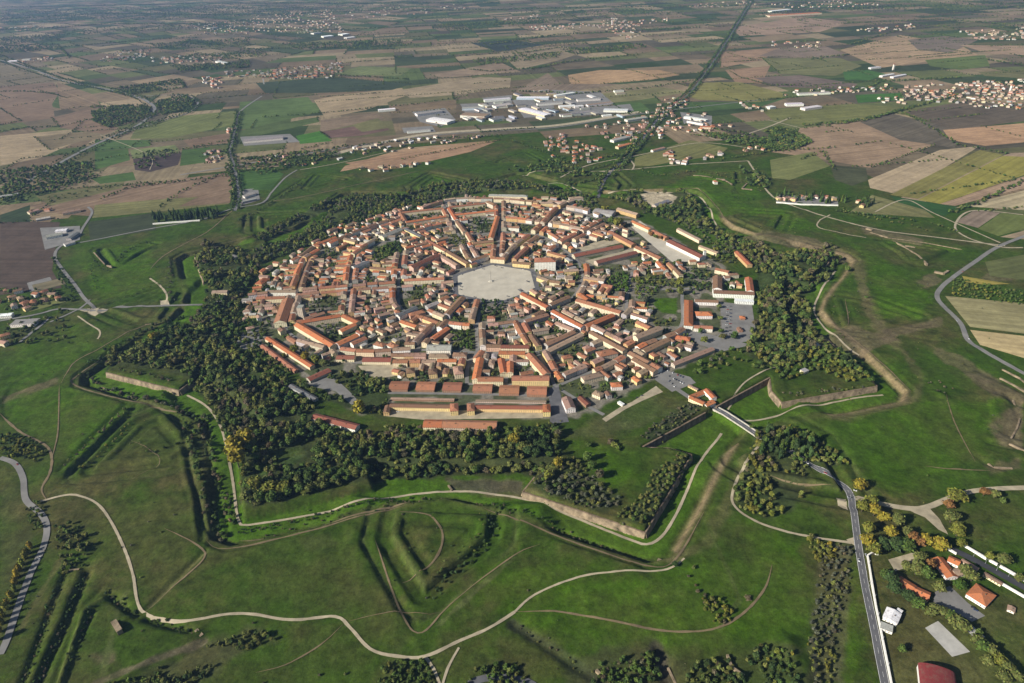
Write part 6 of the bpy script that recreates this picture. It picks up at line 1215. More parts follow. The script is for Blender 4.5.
for p, sp, hr in (
  ([(636, 140), (620, 160), (605, 175), (598, 190)], 8, (8, 12)), ([(644, 140), (626, 162), (612, 178)], 8, (8, 12)),
 ([(0, 55), (60, 78), (100, 90), (150, 100)], 14, (8, 12)), ([(10, 182), (80, 158), (130, 132)], 10, (5, 9)), ([(235, 205), (232, 180), (226, 165)], 8, (8, 12)), ([(160, 208), (185, 190), (228, 172)], 9, (6, 10)), ([(40, 200), (90, 192), (120, 186), (160, 182)], 9, (5, 9)), ([(0, 132), (30, 128), (60, 127), (90, 120)], 9, (6, 10)),
 ([(60, 170), (110, 158), (180, 150), (235, 140)], 9, (6, 9)), ([(100, 200), (130, 188), (230, 176)], 8, (6, 10)), ([(340, 148), (420, 140), (500, 136)], 8, (6, 10)), ([(260, 118), (340, 112), (420, 104), (470, 96)], 10, (6, 10)), ([(512, 92), (580, 94), (650, 88), (700, 80)], 10, (7, 12)), ([(804, 125), (860, 122), (905, 110), (960, 95)], 9, (7, 12)),
 ([(805, 126), (840, 124), (880, 117), (915, 106)], 7, (8, 13)), ([(768, 85), (830, 88), (900, 90)], 10, (7, 12)), ([(905, 114), (935, 130), (960, 146), (985, 150), (1010, 155)], 9, (6, 10)), ([(950, 214), (975, 205), (1010, 188), (1023, 182)], 7, (7, 11)), ([(835, 212), (870, 215), (915, 222)], 8, (6, 9)), ([(800, 160), (822, 152), (835, 170)], 9, (6, 9)),
 ([(765, 132), (780, 128), (800, 135), (808, 144), (790, 150), (770, 148)], 6, (8, 13)), ([(700, 128), (740, 133), (770, 140), (765, 150)], 7, (7, 11)), ([(690, 135), (730, 140), (760, 148)], 9, (6, 10)), ([(530, 70), (570, 62), (640, 55)], 9, (8, 14)), ([(512, 55), (560, 48), (610, 52)], 9, (8, 14)), ([(256, 78), (330, 75), (410, 80)], 9, (8, 12)),
 ([(470, 70), (490, 72), (540, 68)], 9, (8, 12)), ([(490, 45), (560, 35), (700, 28)], 11, (10, 15)), ([(90, 108), (140, 106), (155, 116), (110, 128), (92, 120)], 6, (8, 13)), ([(100, 112), (150, 108)], 6, (8, 13)), ([(110, 90), (180, 80), (185, 88), (130, 95)], 7, (8, 14)), ([(120, 88), (170, 84)], 7, (8, 14)),
 ([(160, 104), (185, 104), (170, 112)], 7, (8, 12)), ([(0, 92), (30, 92), (60, 95)], 10, (7, 12)), ([(240, 160), (330, 150), (345, 146)], 7, (6, 10)), ([(250, 168), (300, 162), (380, 150)], 8, (6, 10)), ([(300, 150), (330, 143)], 6, (5, 8)), ([(510, 140), (560, 158), (600, 180)], 8, (5, 8)), ([(545, 165), (600, 158), (625, 155)], 7, (6, 10)),
 ([(720, 160), (770, 152), (835, 148)], 9, (6, 9)), ([(810, 60), (850, 55)], 10, (8, 12)), ([(985, 60), (1023, 66)], 9, (8, 12)), ([(860, 92), (880, 82), (920, 80), (960, 78)], 8, (8, 12)), ([(150, 60), (210, 55), (250, 62)], 10, (8, 14)), ([(70, 58), (60, 48), (150, 40), (200, 38)], 9, (9, 15)), ([(0, 30), (60, 28), (110, 24), (250, 25)], 9, (10, 16)), ([(120, 52), (180, 46), (190, 40)], 9, (10, 15)),
 ([(0, 20), (100, 14), (256, 16), (400, 10)], 9, (12, 18)), ([(240, 50), (320, 48), (400, 50)], 9, (9, 14)), ([(256, 30), (350, 30), (512, 22), (620, 18)], 10, (10, 16)), ([(400, 12), (600, 8), (750, 6)], 10, (12, 18)), ([(760, 14), (900, 6), (1023, 8)], 10, (12, 18)), ([(840, 24), (940, 20), (1023, 26)], 10, (10, 14)), ([(0, 8), (200, 4), (500, 3)], 9, (14, 20)), ([(850, 45), (900, 30), (960, 25)], 12, (8, 12)),
): fartrees(p, sp, hr, FP, 4)
def alongroad(pts, offs, spacing, hr):
    P = GL(pts)
    for o in offs:
        Q = []
        for i, p in enumerate(P):
            a = P[max(i - 1, 0)]; b = P[min(i + 1, len(P) - 1)]; L = math.dist(a, b); Q.append((p[0] - (b[1] - a[1]) / L * o, p[1] + (b[0] - a[0]) / L * o))
        fartrees(Q, spacing, hr, ['dark green', 'dark green', 'green'], 2.5, px=False)
alongroad([(752, 0), (735, 28), (716, 58), (690, 93), (660, 117)], (-14, 14), 13, (9, 14)); alongroad([(660, 117), (636, 148), (620, 163)], (-12, 12), 11, (8, 12))
alongroad([(25, 183), (80, 152), (110, 138), (135, 127), (150, 116), (154, 107), (140, 98), (110, 90), (60, 80), (0, 60)], (-22, 22), 14, (6, 11)); alongroad([(110, 138), (140, 128), (165, 120), (188, 113), (198, 104), (190, 97), (170, 95)], (-14, 14), 11, (6, 11)); alongroad([(235, 211), (239, 195), (234, 165), (230, 152), (236, 128), (240, 112)], (-9, 9), 9, (7, 12))
def farwood(poly, sp, hr, pal=FP):
    P = np.array(GL(poly)); x0, y0 = P.min(0); x1, y1 = P.max(0); n = int((x1 - x0) * (y1 - y0) / sp ** 2); n = min(n, 6000)
    X_ = rng.uniform(x0, x1, n); Y_ = rng.uniform(y0, y1, n); k = sdf(X_, Y_, P) < 0
    for a, b in zip(X_[k], Y_[k]): h = te.uniform(*hr); HT.append([a, b, h, h * te.uniform(.5, .8), 'round', te.choice(pal), '', None])
for p, sp in (([(92, 112), (120, 106), (152, 108), (148, 116), (110, 128), (94, 122)], 11), ([(155, 102), (185, 96), (198, 102), (180, 112), (160, 116)], 12), ([(108, 92), (175, 80), (185, 84), (130, 96)], 16), ([(180, 56), (260, 50), (270, 56), (200, 62)], 26), ([(0, 172), (92, 160), (95, 180), (30, 200), (0, 205)], 13),
              ([(240, 160), (300, 152), (340, 150), (330, 160), (262, 175), (240, 172)], 14), ([(768, 128), (790, 130), (812, 142), (795, 150), (768, 152)], 9), ([(500, 170), (560, 160), (600, 178), (560, 176)], 14), ([(700, 132), (768, 140), (768, 150), (720, 142)], 11), ([(130, 170), (160, 167), (180, 150), (150, 150)], 22), ([(0, 38), (70, 34), (60, 40), (0, 46)], 24), ([(150, 44), (250, 38), (250, 46), (160, 50)], 26), ([(470, 60), (560, 52), (560, 58), (480, 66)], 20), ([(765, 2), (1020, 2), (1020, 5), (765, 6)], 60),
              ([(0, 10), (260, 4), (430, 4), (430, 10), (0, 22)], 55), ([(60, 30), (250, 20), (250, 26), (60, 36)], 45)):
    farwood(p, sp, (7, 13))
for p, sp in (([(0, 13), (256, 6), (330, 8), (256, 17), (0, 24)], 60), ([(512, 12), (640, 9), (700, 14), (560, 18)], 45), ([(280, 44), (400, 40), (420, 46), (300, 50)], 24), ([(430, 26), (540, 18), (560, 22), (450, 32)], 34), ([(0, 46), (60, 44), (60, 50), (0, 54)], 24), ([(840, 8), (960, 6), (980, 10), (860, 13)], 55), ([(560, 50), (640, 44), (650, 48), (575, 55)], 20), ([(170, 66), (250, 62), (250, 68), (180, 72)], 18), ([(740, 168), (770, 176), (772, 190), (748, 186)], 14)): farwood(p, sp, (8, 14))
HT = [t for t in HT if -30 < PIX(t[0], t[1])[0] < 1060 and t[1] > 400]
nh = [t for t in HT if t[1] < 3800]; fh = [t for t in HT if t[1] >= 3800]
print('hedge', len(nh), len(fh))
tree_mass('hedgerow_trees', nh, FAR, 'hedgerows, copses and roadside trees between the fields outside the fortress', 'hedgerow', 'plain hedgerows', False)
tree_mass('far_woods', fh, FAR, 'far woods and tree lines fading into the haze across the plain', 'woodland', 'plain woods', False)
# ------------------------------------------------------------------ walls of the fortress
def prism(P, Q, w, z0, z1, w1=None):
    """box between two ground points, w wide at the foot, w1 at the top"""
    dx_, dy_ = Q[0] - P[0], Q[1] - P[1]; L = math.hypot(dx_, dy_) or 1; nx_, ny_ = -dy_ / L, dx_ / L; w1 = w if w1 is None else w1
    V = []
    for z, ww in ((z0, w), (z1, w1)):
        for (p, s) in ((P, -1), (Q, -1), (Q, 1), (P, 1)): V.append((p[0] + nx_ * s * ww / 2, p[1] + ny_ * s * ww / 2, z))
    return V, [(3, 2, 1, 0), (4, 5, 6, 7), (0, 1, 5, 4), (1, 2, 6, 5), (2, 3, 7, 6), (3, 0, 4, 7)]
def solid(name, parts, mat, parent=None):
    V, Fs = [], []
    for v, f in parts: k = len(V); V += v; Fs += [tuple(i + k for i in q) for q in f]
    return link(name, mesh(name, V, Fs), mat, parent)
def wallrun(name, pts, w, z0, z1, mat, label, cat, group=None, px=True, cop=None, w1=None, rel=False):
    P = GL(pts) if px else pts; c = P[0]
    root = empty(name, (c[0], c[1], 0), 0, label, cat, group)
    A, B = [], []
    for i in range(len(P) - 1):
        b = hz(*P[i]) if rel else 0; b2 = min(b, hz(*P[i + 1])) if rel else 0
        v, f = prism((P[i][0] - c[0], P[i][1] - c[1]), (P[i + 1][0] - c[0], P[i + 1][1] - c[1]), w + .01 * i, b2 + z0, b + z1 + .003 * i, w1); A.append((v, f))
        v, f = prism((P[i][0] - c[0], P[i][1] - c[1]), (P[i + 1][0] - c[0], P[i + 1][1] - c[1]), (w1 or w) + .5 + .01 * i, b + z1 + .004 * i + .01, b + z1 + .45 + .004 * i); B.append((v, f))
    solid('masonry', A, mat, root); solid('coping', B, cop or M['stone'], root)
    return root
def sp(r_, a): return PO(r_, a)
for nm, a, offs, mt in (('south bastion', 284.3, [(604, 6.2), (622, 9.3), (648, 11), (750, 0), (648, -11), (622, -9.3)], 'brick_pale_sunlit'), ('southeast bastion', 324.3, [(604, -6.2), (622, -9.3), (648, -11), (750, 0), (648, 11), (622, 9.3)], 'brick_pale_sunlit'),
                        ('northwest bastion', 204.3, [(750, 0), (648, 11), (622, 9.3)], 'brick_pale_sunlit'), ('west gate bastion', 164.3, [(750, 0), (648, 11)], 'brick_pale_sunlit'), ('east bastion', 4.3, [(750, 0), (648, -11)], 'brick')):
    for i in range(len(offs) - 1):
        p, q = offs[i], offs[i + 1]; P, Q2 = PO(p[0], a + p[1]), PO(q[0], a + q[1])
        side = 'flank' if abs(p[0] - q[0]) < 60 else ('face looking %s' % ('east' if (a == 284.3 and i < 3) else 'south' if a != 284.3 else 'southwest'))
        wallrun('rampart_wall', [P, Q2], 7.0, -7.5, 2.8, M[mt], 'brick %s of the %s, segment %d counted along the moat' % (side.split(' ')[0], nm, i + 1), 'rampart wall', 'brick walls of the fortress', px=False, w1=1.4, cop=M['brick'])
for i, (a0, a1) in enumerate(((290.5, 297.5), (297.5, 303.2), (305.6, 311.5), (311.5, 318.1))):
    P, Q2 = PO(604 - (0 if i in (0,) else 0), a0), PO(604, a1)
    A_, B_ = PO(604, 290.5), PO(604, 318.1); f = lambda a: ((math.tan(R(a - 304.3)) / math.tan(R(13.8))) + 1) / 2
    P = (A_[0] + (B_[0] - A_[0]) * f(a0), A_[1] + (B_[1] - A_[1]) * f(a0)); Q2 = (A_[0] + (B_[0] - A_[0]) * f(a1), A_[1] + (B_[1] - A_[1]) * f(a1))
    wallrun('rampart_wall', [P, Q2], 6.0, -7.5, 3.8, M['brick'], 'dark curtain wall beside the stone gate bridge, stretch %d from the south bastion' % (i + 1), 'rampart wall', 'brick walls of the fortress', px=False, w1=2.0, cop=M['brick'])
# gate bridge parapets and piers
P = GL([(712, 407), (725, 414), (745, 427), (764, 440)])
for s, nme in ((1, 'upper'), (-1, 'lower')):
    Q = []
    for i, p in enumerate(P):
        a = P[max(i - 1, 0)]; b = P[min(i + 1, 3)]; L = math.dist(a, b); Q.append((p[0] - (b[1] - a[1]) / L * 5.2 * s, p[1] + (b[0] - a[0]) / L * 5.2 * s))
    wallrun('bridge_parapet', Q, 1.0, -5.5, 1.5, M['stone'], 'pale stone parapet along the %s edge of the gate bridge road' % nme, 'parapet', px=False)
for pts, w_, h_, lab in (
 ([(1002, 370), (1020, 379), (1026, 384)], 3, 1.6, 'upper pale ruined wall of the eastern lunette by the road'), ([(1000, 378), (1012, 384), (1026, 392)], 3.5, 1.6, 'lower pale ruined wall of the eastern lunette by the road'),
 ([(1014, 398), (1020, 418), (1017, 428), (1009, 442)], 3, 1.6, 'curving pale wall at the eastern edge of the meadow'), ([(1009, 444), (1026, 452)], 3, 1.6, 'short straight pale wall under the curving one'),
 ([(988.5, 463), (994, 468), (1012, 469)], 3.4, 1.6, 'hooked pale ruin at the eastern end of the green meadow'), ([(727, 656), (732, 669), (744, 677)], 3, 3, 'roofless pale ruin in the southeast thicket'),
 ([(668, 667), (677, 686)], 3, 2, 'pale wall standing in the earth cut of the south thicket'), ([(693, 176), (706, 177), (716, 180), (725, 181), (732, 185)], 6, 1.6, 'long whitish ruin on the northeastern outwork'),
 ([(747, 184), (742, 189), (752, 190)], 5, 2, 'hooked whitish ruin beside the northeastern hook'), ([(893, 242), (905, 248), (918, 256), (927, 265)], 5, 1.2, 'slanting white wall of the eastern lunette'),
 ([(870, 233), (888, 238), (925, 243), (962, 250)], 3, .8, 'long white retaining wall of the eastern lunette'), ([(107, 266), (112, 267)], 4, 3, 'small pale ruin tip of the western lunette'), ([(94, 253), (105, 265)], 3, 2, 'pale scarp wall of the western lunette'),
 ([(100, 384), (112, 388)], 2, 1, 'low broken wall in the northwest moat'), ([(115, 624), (121, 634)], 9, 4.5, 'pale stone end of the ruined casemate in the southwest lunette'), ([(196, 630), (202, 636)], 6, 2.5, 'pale stone block at the corner of the southwest lunette'),
 ([(343, 638 - 60), (345, 581)], 1, 0.2, 'x'), ([(596, 671), (600, 675)], 4, 3, 'grey bunker end in the southern gully'), ([(658, 556), (663, 558)], 4, 2, 'pale masonry outlet at the bend of the moat'), ([(69, 570), (79, 569)], 3, 1.5, 'short pale slab over the southwest trench'),
 ([(448, 483), (452, 488)], 3, 2, 'small pale outlet on the south curtain slope'), ([(934, 273), (943, 275), (948, 272)], 7, 3, 'small pale bunker below the eastern lunette'), ([(866, 229), (872, 231)], 7, 3, 'pale bunker at the head of the eastern lunette path'), ([(905, 246), (915, 248)], 8, 1.0, 'pale platform inside the eastern lunette'),
 ([(145, 324), (160, 323)], 2, 1, 'pale sluice in the northwest moat'), ([(62, 330), (70, 329)], 6, 3, 'x')):
    if lab != 'x': wallrun('ruined_wall', pts, w_ * .6, -2, h_, M['brick_pale_sunlit'], lab, 'ruin', 'ruined walls of the outworks', rel=True, cop=M['brick_pale_sunlit'])
wallrun('boundary_wall', [(867, 557), (870, 575), (875, 605), (882, 640), (892, 690)], 1.1, -1, 2.6, M['white'], 'long white wall between the main road and the villa property', 'wall', rel=True, cop=M['white'])
wallrun('boundary_wall', [(867, 557), (872, 554), (878, 555)], 1.1, -1, 2.6, M['white'], 'short white wall closing the corner of the villa property', 'wall', rel=True, cop=M['white'])
wallrun('boundary_wall', [(960.8, 544.7), (986, 559.5)], 1.6, -1, 2.8, M['white'], 'white wall along the upper side of the dark lane, first stretch', 'wall', rel=True, cop=M['white'])
wallrun('boundary_wall', [(989, 561), (997, 565.6)], 1.6, -1, 2.8, M['white'], 'short middle stretch of the white wall above the dark lane', 'wall', rel=True, cop=M['white'])
wallrun('boundary_wall', [(999.5, 567), (1028, 583.5)], 1.6, -1, 2.8, M['white'], 'white wall along the upper side of the dark lane, last stretch', 'wall', rel=True, cop=M['white'])
wallrun('boundary_wall', [(941, 548), (946, 549), (956, 555)], 1.4, -1, 2.4, M['white'], 'angled white wall behind the orange villa by the lane', 'wall', rel=True, cop=M['white'])
wallrun('boundary_wall', [(962, 563.5), (971, 569)], 1.0, -1, 2.2, M['white'], 'white garden wall under the dusty pink lane shed', 'wall', rel=True, cop=M['white'])
wallrun('boundary_wall', [(1002, 585), (1028, 600)], 1.4, -1, 2.4, M['white'], 'white wall along the lower side of the dark lane', 'wall', rel=True, cop=M['white'])
wallrun('boundary_wall', [(153, 224.5), (200, 221)], 3, -1, 3, M['white'], 'long white wall in front of the cypress grove', 'wall', cop=M['white'])
wallrun('boundary_wall', [(776, 203), (800, 205), (838, 206)], 1.5, -1, 3, M['white'], 'white front wall of the cemetery under the cypresses', 'wall', cop=M['white'])
for p, q, W_, h_, rn, wnm, lab, rf, ris, nm, ct in (
 ((898.5, 579), (914, 588.5), 13, 4.2, 'orange', 'white', 'western half of the bent orange roofed villa', 'gable', None, 'villa', 'villa'), ((914, 588.8), (929.5, 595.8), 13, 4.2, 'orange', 'cream', 'eastern half of the bent orange roofed villa', 'gable', None, 'villa', 'villa'),
 ((938, 557), (953, 576), 13, 4.2, 'orange', 'white', 'long diagonal wing of the orange villa by the lane', 'gable', None, 'villa', 'villa'), ((949, 557.5), (960, 562.5), 10, 4, 'orange', 'white', 'short upper wing of the orange villa by the lane', 'gable', None, 'villa', 'villa'), ((954, 572), (965, 569.5), 9, 3.6, 'tan', 'beige', 'tan lower wing of the orange villa by the lane', 'gable', None, 'villa', 'villa'),
 ((972.5, 586.5), (992, 598.5), 23, 4.5, 'orange', 'white', 'square hipped orange villa beside the grey forecourt', 'hip', None, 'villa', 'villa'),
 ((885.5, 611), (899.5, 618), 15, 5, 'white', 'white', 'modern white roofed house by the long white wall', 'gable', 1.6, 'modern_house', 'house'), ((897, 609), (902, 612), 6, 4, 'white', 'white', 'small white annex of the modern white house', 'flat', None, 'modern_house', 'house'), ((881, 624), (893, 628.5), 9, 3, 'grey', 'white', 'flat terrace wing of the modern white house', 'flat', None, 'modern_house', 'house'),
 ((962, 559.8), (978, 569.2), 5, 3, 'dusty pink', 'cream', 'upper dusty pink shed along the dark lane', 'gable', .8, 'shed', 'shed'), ((984.5, 573), (1002, 583.3), 5, 3, 'dusty pink', 'cream', 'lower dusty pink shed along the dark lane', 'gable', .8, 'shed', 'shed'),
 ((1008, 607), (1015, 610), 7, 2.5, 'dusty pink', 'white', 'small pinkish hut alone on the eastern lawn', 'gable', .8, 'hut', 'hut'),
 ): bar(p, q, W_, h_, rn, wnm, lab, rf, ris, nm, ct); v = HOUSES.pop(); rt = emit(v)
def real_windows(root, b, n):
    """framed windows and a door set on the long sunny wall"""
    wl_ = [c for c in root.children if c.name.startswith('wall')][0]
    for k in range(n):
        x = (k + .5) / n * b['L'] - b['L'] / 2
        for s in (-1, 1):
            y = s * (b['W'] / 2 + .03); 
            def bx(w, z0, z1, d):
                V = [(x - w / 2, y - d, z0), (x + w / 2, y - d, z0), (x + w / 2, y + d, z0), (x - w / 2, y + d, z0), (x - w / 2, y - d, z1), (x + w / 2, y - d, z1), (x + w / 2, y + d, z1), (x - w / 2, y + d, z1)]
                return V, [(3, 2, 1, 0), (4, 5, 6, 7), (0, 1, 5, 4), (1, 2, 6, 5), (2, 3, 7, 6), (3, 0, 4, 7)]
            fr = solid('window', [bx(1.5, .9, 2.6, .06)], M['white'], wl_); solid('pane', [bx(1.2, 1.0, 2.5, .09)], M['glass'], fr) if False else None
vm = [o for o in bpy.data.objects if o.name.startswith('villa') and o.parent is None][-6:]
# arched maroon sports hall
P0 = G(936.5, 668, 7); P1 = G(941.5, 706, 7); ang = math.atan2(P1[1] - P0[1], P1[0] - P0[0]); L = math.dist(P0, P1)
root = empty('sports_hall', ((P0[0] + P1[0]) / 2, (P0[1] + P1[1]) / 2, hz(*P0)), ang, 'big hall with arched maroon roof and white side wall at the bottom edge', 'hall')
W_ = 32; n = 12; V = []; 
for x in (-L / 2, L / 2):
    for k in range(n + 1): t = math.pi * k / n; V.append((x, -W_ / 2 * math.cos(t) * 1.01, 6 + 5 * math.sin(t)))
    for k in range(n + 1): t = math.pi * k / n; V.append((x, -W_ / 2 * math.cos(t) * .985, 5.6 + 4.8 * math.sin(t)))
m = 2 * (n + 1); Fs = []
for k in range(n): Fs += [(k + 1, k, m + k, m + k + 1), (n + 1 + k, n + 2 + k, m + n + 2 + k, m + n + 1 + k), (k, k + 1, n + 2 + k, n + 1 + k), (m + k + 1, m + k, m + n + 1 + k, m + n + 2 + k)]
link('roof', mesh('roof', V, Fs, [RC['maroon']] * len(Fs)), M['roof'], root)
V, Fs = [], []
for (xx, yy) in ((-L / 2 + .3, -W_ / 2 + .3), (L / 2 - .3, -W_ / 2 + .3), (L / 2 - .3, W_ / 2 - .3), (-L / 2 + .3, W_ / 2 - .3)): V += [(xx, yy, -1), (xx, yy, 6)]
for i in range(4): j = (i + 1) % 4; Fs.append((2 * i, 2 * j, 2 * j + 1, 2 * i + 1))
link('wall', mesh('wall', V, Fs), M['white'], root)
V = [(s * (L / 2 - .35), -W_ / 2 * math.cos(math.pi * k / n) * .98, 5.8 + 4.7 * math.sin(math.pi * k / n)) for s in (-1, 1) for k in range(n + 1)]
link('gable', mesh('gable', V, [tuple(range(n + 1))[::-1], tuple(range(n + 1, 2 * n + 2))]), M['white'], root)

# ------------------------------------------------------------------ farms, villages and the industrial estate outside
OUT = []
def ob(p, q, W, h, rn, wnm, lab, roof='gable', rise=None, name='warehouse', cat='warehouse'):
    n0 = len(HOUSES); i_, j_ = None, None
    bar(p, q, W, h, rn, wnm, lab, roof, rise, name, cat); b = HOUSES.pop(); emit(b)
for i, (p, q, W_, h_, rn, wnm, rf) in enumerate([
 ((378, 109), (395, 107.5), 22, 8, 'white', 'white', 'flat'), ((416, 113.5), (441, 110), 32, 9, 'grey', 'white', 'gable'), ((430, 118), (451, 121), 50, 9, 'white', 'white', 'gable'), ((407, 130.5), (430, 128.5), 18, 7, 'grey', 'white', 'flat'),
 ((462, 107), (484, 106), 26, 9, 'grey', 'pale blue', 'flat'), ((463, 113.5), (487, 115), 55, 10, 'tan', 'white', 'gable'), ((491, 117.5), (504, 115.5), 42, 8, 'slate', 'white', 'flat'), ((484, 99), (510, 97), 26, 8, 'white', 'white', 'flat'), ((494, 104.5), (511, 102), 40, 8, 'grey', 'white', 'flat'),
 ((244, 140), (283, 136.5), 34, 8, 'grey', 'white', 'gable'), ((522, 108), (548, 114.5), 38, 9, 'white', 'cream', 'gable'), ((517, 96), (549, 96), 34, 8, 'white', 'pale blue', 'flat'), ((537, 102.5), (562, 100.5), 26, 9, 'grey', 'white', 'flat'), ((555, 94.5), (574, 91.5), 22, 8, 'white', 'white', 'flat'),
 ((559, 105), (575, 104), 32, 8, 'white', 'white', 'flat'), ((560, 114.5), (590, 111), 16, 7, 'grey', 'white', 'gable'), ((577, 98.5), (600, 97), 26, 8, 'grey', 'white', 'flat'), ((587, 104), (612, 101), 22, 8, 'tan', 'white', 'flat'), ((604, 109), (628, 109.5), 36, 8, 'white', 'white', 'gable'), ((548, 108), (557, 110), 20, 8, 'slate', 'pale blue', 'flat'),
 ((685, 115.5), (707, 119), 18, 8, 'white', 'white', 'flat'), ((688, 120), (704, 123), 14, 7, 'grey', 'white', 'flat'), ((626, 119.5), (646, 116.5), 24, 7, 'grey', 'white', 'gable'), ((700, 126), (715, 126.5), 20, 7, 'orange', 'cream', 'gable'), ((768, 14), (820, 11), 70, 10, 'orange', 'cream', 'flat'), ((770, 10), (790, 8), 50, 12, 'white', 'white', 'flat'),
 ((881, 75.5), (893, 73.5), 18, 7, 'white', 'white', 'gable'), ((892, 76.5), (905, 74), 18, 7, 'white', 'white', 'gable'), ((798, 92.5), (830, 91), 22, 8, 'grey', 'white', 'flat'), ((786, 102.5), (803, 102), 30, 8, 'white', 'white', 'flat'), ((803, 107), (820, 104.5), 28, 8, 'white', 'white', 'flat'), ((768, 106), (774, 105), 24, 8, 'white', 'white', 'flat'),
 ((46, 236), (62, 233), 20, 6, 'grey', 'white', 'gable'), ((56, 230), (67, 229), 18, 6, 'white', 'white', 'gable'), ((68, 238), (77, 232), 14, 6, 'slate', 'grey', 'gable'), ((64, 244), (74, 241), 12, 5, 'grey', 'white', 'gable'), ((28, 212), (38, 209), 14, 6, 'dusty pink', 'cream', 'gable'), ((36, 219), (50, 216.5), 14, 5, 'grey', 'grey', 'gable'), ((62, 212.5), (80, 209), 16, 6, 'dusty pink', 'cream', 'gable'), ((243, 196), (254, 192.5), 18, 6, 'grey', 'white', 'gable'), ((242, 201), (256, 198), 10, 5, 'grey', 'grey', 'flat'),
 ((12, 321), (36, 319.5), 22, 6, 'grey', 'white', 'flat'), ((-4, 315), (12, 313.5), 12, 6, 'white', 'white', 'gable'), ((0, 196), (18, 193), 20, 5, 'grey', 'grey', 'gable'), ((612, 140), (628, 136), 20, 7, 'grey', 'white', 'gable'), ((617, 146.5), (630, 143), 16, 7, 'orange', 'cream', 'gable'), ((652, 150), (664, 147), 12, 6, 'dusty pink', 'white', 'gable'), ((795, 75), (870, 74), 3, 3, 'white', 'white', 'x'),
 ((870, 67), (880, 66), 20, 7, 'white', 'white', 'flat'), ((322, 35), (332, 34), 60, 9, 'white', 'white', 'flat'), ((340, 33), (347, 32), 60, 9, 'white', 'white', 'flat'), ((345, 36.5), (354, 35.5), 50, 9, 'white', 'white', 'flat'), ((312, 32), (320, 31), 50, 9, 'grey', 'white', 'flat'), ((8, 60), (17, 59.4), 40, 8, 'white', 'white', 'flat'), ((22, 58.5), (30, 58), 30, 8, 'grey', 'white', 'flat'), ((208, 27), (216, 26), 50, 9, 'grey', 'white', 'flat'), ((217, 60), (226, 62), 30, 9, 'white', 'white', 'flat')]):
    if rf == 'x': continue
    ct = 'factory' if W_ > 30 else 'warehouse'; t = rnd.choice
    u = (p[0] + q[0]) / 2; v = (p[1] + q[1]) / 2
    loc = ('industrial estate' if 370 < u < 650 and 88 < v < 135 else 'northeastern works' if u > 650 else 'western plain')
    if 'OWN' not in globals(): OWN = {}
    key = (rn, rf, loc); OWN[key] = OWN.get(key, 0) + 1
    ob(p, q, W_, h_, rn, wnm, '%s %s roofed %s on the %s, %s counted from the west' % ({'flat': 'flat', 'gable': 'gabled'}[rf], rn, ct, loc, ordn(OWN[key])), rf, 1.6 if rf == 'gable' else None, 'warehouse', ct)
for pl in ([(412, 112), (445, 108), (456, 120), (440, 127), (420, 122)], [(402, 128), (432, 126), (436, 132), (404, 133)], [(460, 104), (488, 103), (492, 117), (468, 118)], [(482, 98), (512, 95), (512, 103), (490, 107)], [(512, 100), (552, 98), (556, 116), (524, 118)], [(552, 90), (600, 92), (612, 102), (572, 106), (556, 100)], [(560, 110), (630, 104), (634, 111), (580, 116)]): sheet('works_yard', pl, M['road_pale'], .275)
SH = sorted([(rnd.uniform(458, 622), rnd.uniform(90, 118)) for k in range(46)])
for px_, py_ in SH:                          # smaller sheds of the estate
    if py_ < 110 - (px_ - 458) * .14 and px_ < 480: continue
    a_ = rnd.choice([(9, -.8), (6, 2.2)]); rf_ = rnd.choice(['flat', 'gable']); rn_ = rnd.choice(['grey', 'slate', 'white', 'tan', 'grey']); wn_ = rnd.choice(['white', 'grey', 'pale blue', 'cream', 'beige'])
    key = ('shed', rn_, rf_); OWN[key] = OWN.get(key, 0) + 1
    ob((px_, py_), (px_ + a_[0], py_ + a_[1]), rnd.uniform(10, 24), rnd.uniform(5, 8), rn_, wn_, '%s small shed with %s %s roof in the industrial estate, counted from the west' % (ordn(OWN[key]), rf_, rn_), rf_, 1.2, 'factory_shed', 'shed')
for pl in ([(40, 228), (80, 226), (80, 240), (45, 250)], [(240, 190), (258, 188), (260, 200), (240, 206)], [(776, 195), (838, 197), (838, 206), (776, 203)], [(240, 137), (290, 134), (300, 142), (244, 146)], [(680, 112), (712, 116), (712, 128), (684, 124)]): sheet('works_yard', pl, M['road_pale'], .292)
VH = []
vr = random.Random(91)
def village(poly, n, nm, s=(8, 15), pal=None):
    P = np.array(GL(poly)); x0, y0 = P.min(0); x1, y1 = P.max(0); got = 0; tries = 0; a0 = vr.uniform(0, 3.1); mine = []
    while got < n and tries < n * 60:
        tries += 1; x = vr.uniform(x0, x1); y = vr.uniform(y0, y1)
        if sdf(np.array([x]), np.array([y]), P)[0] > 0: continue
        if any((x - q[0]) ** 2 + (y - q[1]) ** 2 < 17 ** 2 for q in mine): continue
        mine.append((x, y)); got += 1
        VH.append(dict(x=x, y=y, L=vr.uniform(s[0] + 3, s[1] + 3), W=vr.uniform(8, s[1] * .85), rz=a0 + vr.choice([0, 1.57]) + vr.gauss(0, .15), h=vr.choice([4, 5.5, 6.5, 7]), roof=vr.choice(['gable', 'hip', 'gable']), rn=vr.choice(pal or ['orange', 'dusty pink', 'terracotta', 'tan', 'brown', 'grey', 'brown']), wn=vr.choice(['white', 'cream', 'beige', 'grey', 'pink', 'beige']), kind='v', where=nm, big=False, rise=None, label=None, name='village_house', cat='house', group='houses of the ' + nm))
